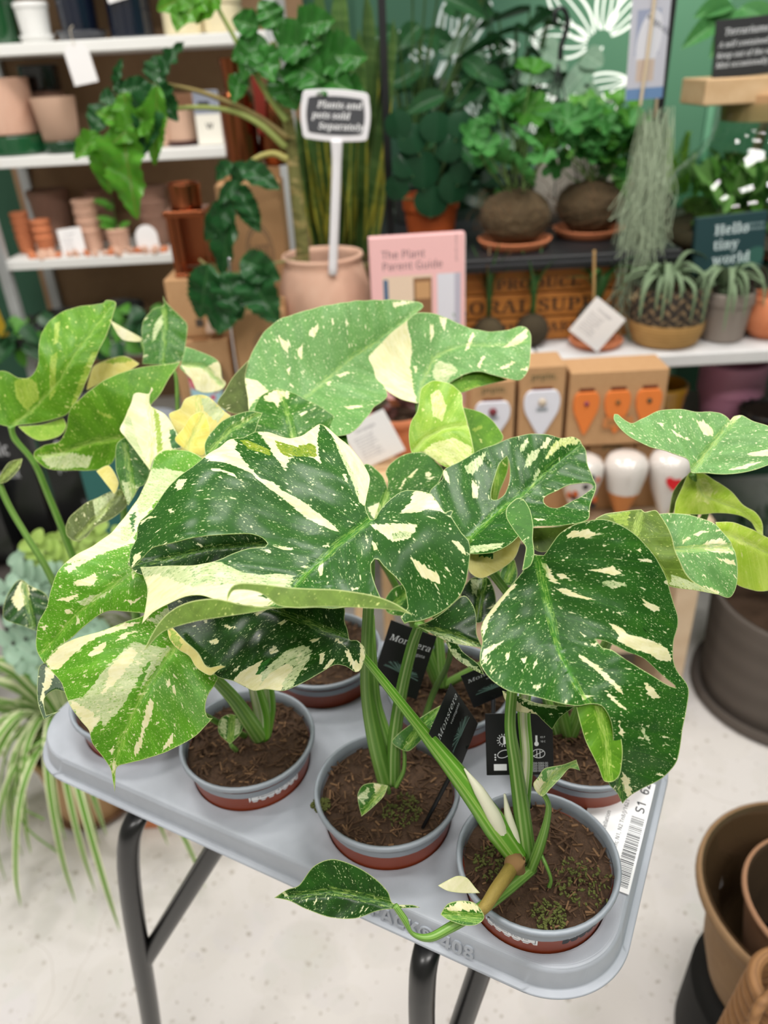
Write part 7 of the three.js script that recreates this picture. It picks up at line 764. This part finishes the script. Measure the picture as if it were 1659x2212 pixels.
{ const g = thing('small_kokedama', 'small moss ball with brown stems before the printed crate, beside the pink book', 'plant', [0.25, 0.849, -1.665]), r = rng(98); part('moss_ball', new THREE.IcosahedronGeometry(0.034, 3), std(0x4a3f2a, 0.95), g, [0, 0.032, 0]); for (let i = 0; i < 11; i++) { const a = r() * 6.28, L = 0.12 + r() * 0.07, b = [0.25, 0.9, -1.665]; curvedBlade(g, 'leaf', [b, [b[0] + Math.cos(a) * 0.012, b[1] + L * 0.6, b[2] + Math.sin(a) * 0.01], [b[0] + Math.cos(a) * 0.05, b[1] + L, b[2] + Math.sin(a) * 0.04]], 0.01, leafMat(i % 3 ? 0x3a6230 : 0x7a5a38)); } }
{ const g = thing('side_table', 'narrow white support table under the small moss balls', 'table', [0.278, 0, -1.76]); part('table_top', rbox(0.135, 0.02, 0.34, 0.003), M.white, g, [0, 0.838, 0]); for (const z of [-0.14, 0.14]) part('leg', new THREE.BoxGeometry(0.03, 0.83, 0.03), M.white, g, [0, 0.415, z]); }

// ------------------------------------------------------------------ left: shelving with pots
const SX = [-0.985, -0.235], SY = [1.485, 1.238, 0.982, 0.722], SZ = -2.2;
{
  const s = thing('shelving_unit', 'white shelves on a tan back panel filled with plant pots', 'shelf', [0, 0, -2.36]);
  part('back_panel', metric(rbox(0.9, 1.95, 0.018, 0.002, 1), 2), TAN, s, [-0.6, 0.98, -0.165]);
  for (const y of [...SY, 0.45, 0.12, 1.74]) part('shelf', rbox(0.79, 0.026, 0.32, 0.003), M.white, s, [-0.61, y - 0.013, 0]);
  for (const [x, z] of [[-1.01, 0.15], [-0.21, 0.15], [-1.01, -0.15], [-0.21, -0.15]]) part('upright', new THREE.BoxGeometry(0.028, 1.9, 0.028), std(0xb9bcbc, 0.5), s, [x, 0.95, z]);
}
const glz = (c, r = 0.15) => phys(c, r, { clearcoat: 0.9, clearcoatRoughness: 0.06 });
function shelfPot(label, px, z, k, r, h, mat, shape = potShape, cat = 'pot', extra) { const p = pz0(px, k, z), g = thing('plant_pot', label, cat, [p, SY[k] + 0.001, z], 'pots on the left shelves'); part('body', shape(r, h), mat, g); extra?.(g); return g; }
const pz0 = (px, k, z) => { const y = SY[k], f = 1671, c = Math.cos(Math.PI / 6), s = Math.sin(Math.PI / 6), dy = y - 1.4, dep = dy * -s - z * c, up = dy * c - z * s; const cr = Math.cos(0.05236), sr = Math.sin(0.05236); return ((px - 829.5) / f * dep + sr * up) / cr; };   // where on that shelf a spot lies
{
  shelfPot('dark green glazed pot at the top shelf end', 12, -2.3, 0, 0.05, 0.1, glz(0x1d4a2a)); shelfPot('smaller dark green pot beside the white one on the top shelf', 50, -2.38, 0, 0.04, 0.09, glz(0x14301c));
  shelfPot('white flowerpot with saucer on the top shelf', 84, -2.28, 0, 0.042, 0.085, phys(0xe8e8e6, 0.4), potShape, 'pot', (g) => part('saucer', saucerShape(0.042, 0.016), phys(0xe8e8e6, 0.4), g));
  shelfPot('tall navy glazed pot on a navy saucer', 180, -2.3, 0, 0.055, 0.2, glz(0x10182a), potShape, 'pot', (g) => part('saucer', saucerShape(0.062, 0.022), glz(0x10182a), g)); shelfPot('navy glazed pot with a white tag', 290, -2.3, 0, 0.055, 0.18, glz(0x0f1626), cylShape, 'pot', (g) => part('tag', rbox(0.05, 0.09, 0.002, 0.0006, 1), M.paper, g, [-0.015, 0.12, 0.06], [0, 0, 0.2]));
  for (const [i, px] of [400, 486].entries()) for (const j of [0, 1]) { const g = shelfPot(['cream glazed pot, lower of the stack beside the navy pot', 'cream glazed pot, upper of the stack beside the navy pot', 'cream glazed pot, lower of the stack at the shelf end', 'cream glazed pot, upper of the stack at the shelf end'][i * 2 + j], px, -2.29, 0, 0.05, 0.058, M.creamGlaze, cylShape); g.position.y += j * 0.059; }
  { const g = thing('hang_tag', 'white paper tag hanging from the top shelf edge', 'tag', [pz0(158, 0, -2.19), SY[0], -2.19]); const s = new THREE.Shape(); s.moveTo(-0.03, -0.085); s.lineTo(0.03, -0.085); s.lineTo(0.03, -0.015); s.lineTo(0.018, 0); s.lineTo(-0.018, 0); s.lineTo(-0.03, -0.015); s.lineTo(-0.03, -0.085); part('card', new THREE.ExtrudeGeometry(s, { depth: 0.0015, bevelEnabled: false }), M.paper, g, [0, -0.008, 0.0], [0, 0, 0.13]); part('string', tube([[0, -0.012, 0.002], [-0.002, 0.02, 0.001], [0.0, 0.03, -0.02]], 0.001, 5), std(0xcfc3ae, 0.9), g); }
  const paleClay = M.terraPale, cl = std(0xc8a58e, 0.7);
  shelfPot('wide green glazed saucer under the large clay pot', 45, -2.29, 1, 0.078, 0.045, glz(0x1c5230), cylShape); { const g = shelfPot('large pale clay cylinder pot on the second shelf', 40, -2.29, 1, 0.068, 0.13, std(0xffffff, 0.7, { map: M.terraPale.map }), cylShape); g.position.y += 0.046; }
  shelfPot('small green glazed saucer under the tapered clay pot', 145, -2.26, 1, 0.055, 0.028, glz(0x163f26), cylShape); { const g = shelfPot('tapered pale clay pot on the second shelf', 140, -2.26, 1, 0.056, 0.1, cl, (r, h) => lathe([[0, 0], [r * 0.8, 0], [r, h], [r - 0.006, h], [r * 0.76, 0.01], [0, 0.01]], 32)); g.position.y += 0.029; }
  { shelfPot('brown clay pot behind, second shelf', 125, -2.42, 1, 0.05, 0.14, M.terraBrown, cylShape); const g = shelfPot('dark glossy pot standing upon the brown clay pot', 122, -2.42, 1, 0.052, 0.062, glz(0x12161c), cylShape); g.position.y += 0.141; }
  shelfPot('pale clay pot half hidden by hanging begonia leaves', 352, -2.3, 1, 0.034, 0.075, cl, cylShape); shelfPot('pale clay pot on a dark saucer near the white card', 398, -2.3, 1, 0.04, 0.09, cl, cylShape, 'pot', (g) => part('saucer', saucerShape(0.045, 0.012), std(0x4a2420, 0.6), g)); shelfPot('peach clay pot behind the white card', 420, -2.42, 1, 0.045, 0.12, std(0xd9a482, 0.8));
  { const g = thing('photo_card', 'white card with dark photograph on the second shelf', 'card', [pz0(458, 1, -2.25), SY[1] + 0.001, -2.25]); part('card', rbox(0.065, 0.125, 0.012, 0.002, 1), faced(canvasTex(128, 256, (c, w, h) => { c.fillStyle = '#e8e4d8'; c.fillRect(0, 0, w, h); c.fillStyle = '#8a90a0'; c.fillRect(0, 0, w, 110); c.fillStyle = '#2a2c30'; c.fillRect(20, 50, 60, 40); c.fillStyle = '#2a2a2a'; c.font = 'bold 40px sans-serif'; c.fillText('W', 50, 180); })), g, [0, 0.063, 0], [-0.06, 0, 0]); }
  // terracotta on the third shelf
  const tp = (label, px, z, r, h, n, mat = M.terra) => { for (let j = 0; j < n; j++) { const g = shelfPot(n > 1 ? label + ['', ' one, lowest', ' one, second', ' one, third', ' one, topmost'][n > 1 ? j + 1 : 0] : label, px, z, 2, r, h, mat); g.position.y += j * h * 0.42; } };
  tp('small terracotta pot in the leftmost stack,', 62, -2.31, 0.026, 0.048, 4); tp('small terracotta pot in the stack left of the card,', 104, -2.27, 0.027, 0.05, 3, M.terra); tp('large brown clay pot behind the small stacks', 128, -2.43, 0.058, 0.15, 1, M.terraBrown); tp('pale terracotta pot in the stack right of the card,', 204, -2.29, 0.034, 0.06, 4, M.terraPale); tp('terracotta pot in the rear stack,', 232, -2.44, 0.04, 0.1, 2, M.terraBrown); tp('banded terracotta pot in the stack behind the arched card,', 345, -2.34, 0.044, 0.085, 3, M.terraBrown); tp('terracotta pot holding a sprout on the third shelf', 262, -2.27, 0.032, 0.06, 1, M.terraPale);
  { const c = [pz0(262, 2, -2.27), SY[2] + 0.05, -2.27], g = thing('sprout', 'small green sprout growing in a clay pot on the third shelf', 'plant', c), r = rng(55); for (let i = 0; i < 9; i++) { const a = r() * 6.28, y = r() * 0.08; const l = part('leaf', GEO.ovate, fresh, g, [Math.cos(a) * 0.008, y, Math.sin(a) * 0.008]); orient(l, V3(Math.cos(a), 0.5, Math.sin(a)), V3(0, 0.8, 0.6)); l.scale.set(0.024, 0.04, 0.04); } part('stem', tube([[0, -0.01, 0], [0.003, 0.09, 0]], 0.0015, 5), stalkM, g); }
  { const g = thing('shelf_card', 'square white text card leaning on the clay stacks', 'card', [pz0(162, 2, -2.235), SY[2] + 0.001, -2.235]); part('card', rbox(0.066, 0.07, 0.002, 0.0006, 1), faced(smallText), g, [0, 0.0355, 0], [-0.15, 0, 0.08]); }
  { const g = thing('shelf_card', 'white card with arched top on the third shelf', 'card', [pz0(324, 2, -2.225), SY[2] + 0.001, -2.225]); const s = new THREE.Shape(); s.moveTo(-0.03, 0); s.lineTo(0.03, 0); s.lineTo(0.03, 0.04); s.absarc(0, 0.04, 0.03, 0, Math.PI); s.lineTo(-0.03, 0); part('card', new THREE.ExtrudeGeometry(s, { depth: 0.002, bevelEnabled: false }), M.paper, g, [0, 0, 0], [-0.1, 0, 0.05]); }
  const q = rng(56); for (let i = 0; i < 16; i++) { const g = single('clay_shard', 'broken terracotta shard lying along the third shelf edge', 'shard', new THREE.IcosahedronGeometry(0.009 + q() * 0.007, 0), i % 3 ? M.terraPale : M.terra, [pz0(70 + i * 19 + q() * 8, 2, -2.22), SY[2] + 0.007, -2.225 + q() * 0.02], [q() * 3, q() * 3, q()], 'clay shards on the shelf edge'); g.scale.set(1.4, 0.7, 1); }
  for (const [l, px, z, r, h, c] of [['black bowl on the fourth shelf behind the trailing plant', 265, -2.34, 0.085, 0.09, 0x14181a], ['dark grey pot on the fourth shelf', 140, -2.32, 0.07, 0.08, 0x2a2c2c], ['black pot at the fourth shelf end', 60, -2.3, 0.06, 0.07, 0x1c1d1f]]) shelfPot(l, px, z, 3, r, h, glz(c, 0.3));
  for (const [l, c, n, x0, x1, seed] of [['trailing green plant on the fourth shelf beside the black bowl', [pz0(300, 3, -2.22), SY[3] + 0.005, -2.22], 40, pz0(210, 3, -2.2), pz0(380, 3, -2.2), 58], ['small leafy plant on the fourth shelf end', [pz0(70, 3, -2.2), SY[3] + 0.005, -2.2], 22, pz0(30, 3, -2.2), pz0(110, 3, -2.2), 59]]) { const g = thing('trailing_plant', l, 'plant', c), r = rng(seed); part('pot', potShape(0.045, 0.07), std(0x3a3c3c, 0.6), g); for (const s of cloudOf(n, seed, x0, x1, SY[3] + 0.02, SY[3] + 0.13, -2.24, -2.12, 0.07, 0.04, 0.9)) { part('vine', tube(rel([[c[0], c[1] + 0.06, c[2]], [s[0], s[1], s[2]]], c), 0.0014, 4, 4), stalkM, g); spanLeaf(g, 'leaf', GEO.ovate, r() < 0.5 ? fresh : darkLeaf, s, r); } }
}
{ const g = thing('blue_cloth', 'dark blue cloth hanging beside the shelf upright', 'cloth', [-1.05, 1.0, -2.12]); const cl = new THREE.PlaneGeometry(0.09, 0.28, 16, 12), p = cl.attributes.position; for (let i = 0; i < p.count; i++) p.setZ(i, 0.012 * Math.sin(p.getX(i) * 130) * (1 - p.getY(i))); cl.computeVertexNormals(); part('cloth', cl, std(0x1f3a52, 0.9), g, [0, 0.1, 0], [0, 0, 0.08]); part('loop', tube([[-0.005, 0.24, 0], [0.0, 0.29, 0], [0.005, 0.24, 0]], 0.003, 6), std(0x1f3a52, 0.9), g); }
{ const g = thing('yellow_cloth', 'mustard yellow cloth strip hanging below the blue one', 'cloth', [-1.05, 0.86, -2.11]); const cl = new THREE.PlaneGeometry(0.05, 0.16, 8, 8), p = cl.attributes.position; for (let i = 0; i < p.count; i++) p.setZ(i, 0.008 * Math.sin(p.getX(i) * 160)); cl.computeVertexNormals(); part('cloth', cl, std(0xa88a14, 0.9), g, [0.01, 0.02, 0], [0, 0, 0.12]); part('loop', tube([[0, 0.09, 0], [0.0, 0.12, 0.004]], 0.003, 6), std(0xa88a14, 0.9), g); }
// black bags, teal box and bowl on a low bench
{ const b = thing('low_bench', 'low dark bench carrying black soil bags', 'bench', [-0.78, 0, -1.62]); part('seat', rbox(0.62, 0.03, 0.36, 0.004), std(0x3a3430, 0.7), b, [0, 0.435, 0]); for (const x of [-0.28, 0.28]) for (const z of [-0.14, 0.14]) part('leg', new THREE.BoxGeometry(0.04, 0.42, 0.04), std(0x3a3430, 0.7), b, [x, 0.21, z]); }
const bagTex = canvasTex(256, 320, (c, w, h) => { const r = rng(35); c.fillStyle = '#17181a'; c.fillRect(0, 0, w, h); c.fillStyle = '#b9b9bd'; c.font = 'bold 40px sans-serif'; c.fillText('organic', 50, 110); c.font = 'bold 30px sans-serif'; c.fillText('potting mix', 40, 160); c.font = '16px sans-serif'; c.fillText('10 litres', 90, 250); });
for (const [i, [x, y, z, h]] of [[-0.87, 0.451, -1.6, 0.36], [-0.7, 0.451, -1.66, 0.34], [-0.92, 0.451, -1.5, 0.2]].entries()) { const g = thing('soil_bag', ['tall black soil bag on the low bench, outermost', 'tall black soil bag behind the yellow green leaves', 'short black bag at the front of the low bench'][i], 'bag', [x, y, z]), q = new THREE.BoxGeometry(0.16, h, 0.07, 10, 12, 4), p = q.attributes.position; for (let k = 0; k < p.count; k++) { const t = Math.abs(p.getY(k)) / (h / 2); p.setZ(k, p.getZ(k) * (1 - 0.75 * Math.pow(t, 6)) + 0.006 * perlin.noise(p.getX(k) * 30, p.getY(k) * 30, i)); } q.computeVertexNormals(); const bm = phys(0x17181a, 0.3); part('bag', q, [bm, bm, bm, bm, phys(0xffffff, 0.3, { map: bagTex }), bm], g, [0, h / 2, 0], [0, 0.2, 0]); part('seal', rbox(0.16, 0.02, 0.006, 0.001, 1), bm, g, [0, h - 0.002, 0], [0, 0.2, 0]); }
{ const g = thing('teal_box', 'teal cardboard box on the low bench', 'box', [-0.585, 0.451, -1.52]); part('carton', rbox(0.11, 0.3, 0.08, 0.003), std(0x2f6a66, 0.6), g, [0, 0.15, 0]); part('lid', rbox(0.114, 0.03, 0.084, 0.003), std(0x2a5f5c, 0.6), g, [0, 0.305, 0]); }
{ const g = thing('grey_bowl', 'pale grey bowl beside the teal box', 'bowl', [-0.525, 0.451, -1.63]); part('bowl', lathe([[0, 0], [0.04, 0], [0.06, 0.1], [0.075, 0.28], [0.07, 0.28], [0.05, 0.1], [0, 0.02]], 32), phys(0xb9bfc8, 0.3), g); }
// blue green fern on a tall planter, spider plant on the floor
{ const c = [-0.5, 0.0, -1.34], g = thing('blue_fern', 'blue green lobed fern on a tall planter behind the spider plant', 'plant', c), r = rng(61), m = leafMat(0xffffff, 0.5, { map: veinTex('#9dbda6', '#b3cdb6', '#d9e6d2', 38) }), m2 = leafMat(0xffffff, 0.5, { map: veinTex('#9fc05c', '#b4d070', '#dcebb0', 39) }); part('planter', potShape(0.075, 0.34, 0.75, 0.12), std(0x6b6258, 0.7), g);
  const list = [[-0.5852,0.5419,-1.22,-0.675,0.6429,-1.16,0.0569],
[-0.5652,0.5515,-1.22,-0.6533,0.6823,-1.22,0.0532],
[-0.5677,0.5408,-1.22,-0.6105,0.6773,-1.24,0.0534],
[-0.5526,0.5288,-1.22,-0.5271,0.714,-1.22,0.0518],
[-0.535,0.5276,-1.22,-0.4733,0.6911,-1.22,0.05],
[-0.5816,0.5195,-1.22,-0.6945,0.5767,-1.14,0.0591],
[-0.578,0.4968,-1.22,-0.7276,0.4927,-1.14,0.0632],
[-0.5716,0.4851,-1.22,-0.683,0.4395,-1.12,0.0634],
[-0.5601,0.4957,-1.22,-0.6065,0.4745,-1.1,0.0632],
[-0.5614,0.5293,-1.22,-0.6312,0.6297,-1.19,0.0536],
[-0.5702,0.5299,-1.22,-0.6868,0.6541,-1.22,0.05],
[-0.5326,0.5385,-1.22,-0.4479,0.6494,-1.22,0.0498],
[-0.5672,0.4848,-1.22,-0.7107,0.464,-1.12,0.0544],
[-0.5608,0.4729,-1.22,-0.5812,0.4391,-1.1,0.0582],
[-0.579,0.5305,-1.22,-0.7319,0.5913,-1.18,0.0535]];
  for (const [i, s] of list.entries()) { const base = [c[0], 0.32, c[2]]; part('stalk', tube(rel([base, [(base[0] + s[0]) / 2, s[1], s[2]], [s[0], s[1], s[2]]], c), 0.002, 5, 8), leafMat(0x8a9a62), g); const lob = []; for (let k = 0; k < 7; k++) { const t = 0.1 + k / 7.6, p = [0, 1, 2].map((q) => s[q] + (s[q + 3] - s[q]) * t), d = V3(s[3] - s[0], s[4] - s[1], s[5] - s[2]).normalize(), side = d.clone().cross(V3(0, 0.4, 0.9)).normalize(); for (const q of [-1, 1]) { const L = s[6] * (0.8 - 0.35 * t) * (0.8 + 0.4 * r()), e = V3(p).addScaledVector(side, q * L).addScaledVector(d, L * 0.5); spanLeaf(g, 'leaflet', GEO.ovate, i < 5 && i > 0 ? m2 : m, [...p, e.x, e.y, e.z, 0.026], r); } } } }
{ const c = [[-0.6804,0.001,-1.1412][0], 0.0, [-0.6804,0.001,-1.1412][2] - 0.06], g = thing('spider_plant', 'spider plant with striped arching leaves in a tan pot on the floor', 'plant', c), r = rng(63), m = leafMat(0xffffff, 0.4, { map: canvasTex(64, 64, (k, w, h) => { k.fillStyle = '#5f9430'; k.fillRect(0, 0, w, h); k.fillStyle = '#dfe6b8'; k.fillRect(0, 0, 15, h); k.fillRect(49, 0, 15, h); k.fillStyle = '#79ab48'; k.fillRect(26, 0, 8, h); }) }); part('saucer', saucerShape(0.095, 0.018), std(0x7a5a44, 0.7), g, [0, 0.001, 0]); part('pot', potShape(0.098, 0.19, 0.8, 0.1), std(0xffffff, 0.75, { map: grainTex(128, [186, 148, 108], [204, 166, 124], 8, 0.06, 6) }), g, [0, 0.007, 0]); part('soil', soilGeo(0.084, 5), M.soil, g, [0, 0.18, 0]);
  for (let i = 0; i < 80; i++) { const a = i * 2.39 + r() * 0.5, L = 0.18 + r() * 0.24, up = 0.4 + r() * 0.8, x = Math.cos(a), z = Math.sin(a) * 0.85, p = (q, y) => [c[0] + x * q - 0.02 * q, c[1] + 0.19 + y, c[2] + z * q]; curvedBlade(g, 'leaf', [p(0.008, 0), p(L * 0.3, L * 0.55 * up), p(L * 0.65, L * 0.45 * up), p(L * 0.95, -L * 0.12), p(L * 1.02, -Math.min(0.16, L * (0.3 + 0.4 * r())))], 0.022, m); }
  for (const pts of [[...[[-0.6633,0.3485,-1],[-0.7151,0.2547,-1],[-0.7144,0.1633,-1],[-0.6724,0.084,-1]]], [...[[-0.6266,0.3923,-1],[-0.6829,0.3381,-1],[-0.7094,0.2287,-1],[-0.677,0.187,-1]]]]) { const s = rel(pts, c); part('runner', tube([[0, 0.19, 0], ...s], 0.002, 6, 24), leafMat(0x8fb860), g); } }
{ const g = thing('terracotta_trough', 'shallow square terracotta tray on the floor under the stool', 'tray', [-0.4952,0.001,-1.1357]); const o = 0.075, hh = 0.05; g.position.z -= 0.06; for (const [x, z, w, d] of [[0, o, 0.16, 0.012], [0, -o, 0.16, 0.012], [o - 0.0, 0, 0.012, 0.14], [-o, 0, 0.012, 0.14]]) part('side', metric(rbox(w, hh, d, 0.003), 5), M.terra, g, [x, hh / 2, z]); part('bottom', metric(rbox(0.15, 0.01, 0.15, 0.002), 5), M.terra, g, [0, 0.005, 0]); }
// ------------------------------------------------------------------ right floor: grey pot, glazed jars, rattan
{ const c = [0.975, 0, -1.43], R = 0.208, g = thing('large_grey_pot', 'large grey brown ribbed clay pot on saucer with dark conifer', 'pot', c), r = rng(65), t = woodTex(256, [84, 76, 70], [104, 95, 88], 30, 8); part('saucer', lathe([[0, 0], [R * 1.02, 0], [R * 1.06, 0.006], [R * 1.06, 0.03], [R * 1.03, 0.034], [R * 1.0, 0.012], [0, 0.01]], 56), std(0xffffff, 0.8, { map: t }), g, [0, 0.001, 0]); part('pot', lathe([[0, 0.013], [R * 0.93, 0.013], [R * 0.95, 0.02], [R, 0.26], [R, 0.29], [R * 0.985, 0.295], [R * 0.94, 0.293], [R * 0.93, 0.2], [0, 0.2]], 56), std(0xffffff, 0.8, { map: t }), g); part('soil', soilGeo(R * 0.92, 8), M.soil, g, [0, 0.255, 0]); const nm = leafMat(0x1f4022, 0.5); for (let k = 0; k < 60; k++) { const a = r() * 6.28, q = Math.sqrt(r()) * R * 0.8, y = 0.26 + r() * 0.16, d = V3(Math.cos(a) * 0.6 + r() - 0.5, 0.7, Math.sin(a) * 0.6 + r() - 0.5).normalize(), L = 0.09; const gs = []; for (let i = 0; i < 30; i++) { const n = GEO.blade.clone(); n.scale(0.004, 0.03, 0.01); n.rotateX(0.7); n.rotateY(r() * 6.28); n.translate(0, i / 30 * L, 0); gs.push(n); } const m = part('twig', mergeGeometries(gs), nm, g, [Math.cos(a) * q, y, Math.sin(a) * q]); orient(m, d, V3(0, 0.3, 1)); } }
{ const c = [0.562, 0, -0.632], g = thing('glazed_jar', 'wide brown stoneware jar on a black base with glossy inside', 'jar', c), sand = std(0xffffff, 0.85, { map: grainTex(256, [138, 108, 76], [160, 130, 96], 40, 0.14, 9) }), gl = phys(0x4a3a28, 0.08, { clearcoat: 1, clearcoatRoughness: 0.03 }); part('base', lathe([[0, 0.001], [0.13, 0], [0.135, 0.02], [0.13, 0.16], [0.1, 0.17], [0, 0.17]], 48), std(0x151515, 0.8), g); part('body', lathe([[0, 0.17], [0.09, 0.171], [0.112, 0.2], [0.126, 0.26], [0.13, 0.31], [0.132, 0.345], [0.148, 0.37], [0.157, 0.39], [0.156, 0.4], [0.15, 0.402]], 64), sand, g); part('glaze', lathe([[0.15, 0.402], [0.143, 0.398], [0.134, 0.37], [0.118, 0.345], [0.116, 0.26], [0.09, 0.19], [0, 0.185]], 64), gl, g); }
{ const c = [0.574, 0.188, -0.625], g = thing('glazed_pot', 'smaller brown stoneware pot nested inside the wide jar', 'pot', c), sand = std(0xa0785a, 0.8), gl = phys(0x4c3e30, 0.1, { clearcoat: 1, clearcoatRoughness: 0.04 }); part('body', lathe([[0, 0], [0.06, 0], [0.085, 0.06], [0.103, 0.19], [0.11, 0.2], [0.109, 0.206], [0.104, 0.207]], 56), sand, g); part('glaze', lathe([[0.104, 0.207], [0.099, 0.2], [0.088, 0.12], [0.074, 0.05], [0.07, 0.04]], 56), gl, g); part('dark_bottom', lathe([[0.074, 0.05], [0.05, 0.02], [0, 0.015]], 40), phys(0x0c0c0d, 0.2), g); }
{ const c = [0.395, 0, -0.455], g = thing('rattan_stack', 'stack of brown rattan rings with looped handles before the stoneware jar', 'basket', c), m = std(0xffffff, 0.7, { map: woodTex(128, [120, 84, 50], [166, 122, 78], 9, 11) }); for (let i = 0; i < 28; i++) part('ring', new THREE.TorusGeometry(0.062 - 0.0008 * i, 0.0085, 10, 40), m, g, [0.0 + i * 0.0016, 0.01 + i * 0.0168, -i * 0.001], [Math.PI / 2 + 0.05 * Math.sin(i * 2.1), 0.03 * Math.cos(i * 1.7), 0]); for (let i = 0; i < 7; i++) { const y = 0.1 + i * 0.06, k = (y - 0.01) / 0.0168, e = 0.0016 * k + 0.0008 * k; part('handle', tube([[e - 0.064, y - 0.012, 0.02], [e - 0.084, y + 0.01, 0.012], [e - 0.074, y + 0.03, 0.0], [e - 0.052, y + 0.034, -0.01], [e - 0.05, y + 0.018, -0.02]], 0.0062, 10, 24), m, g); } }

renderer.render(scene, camera);
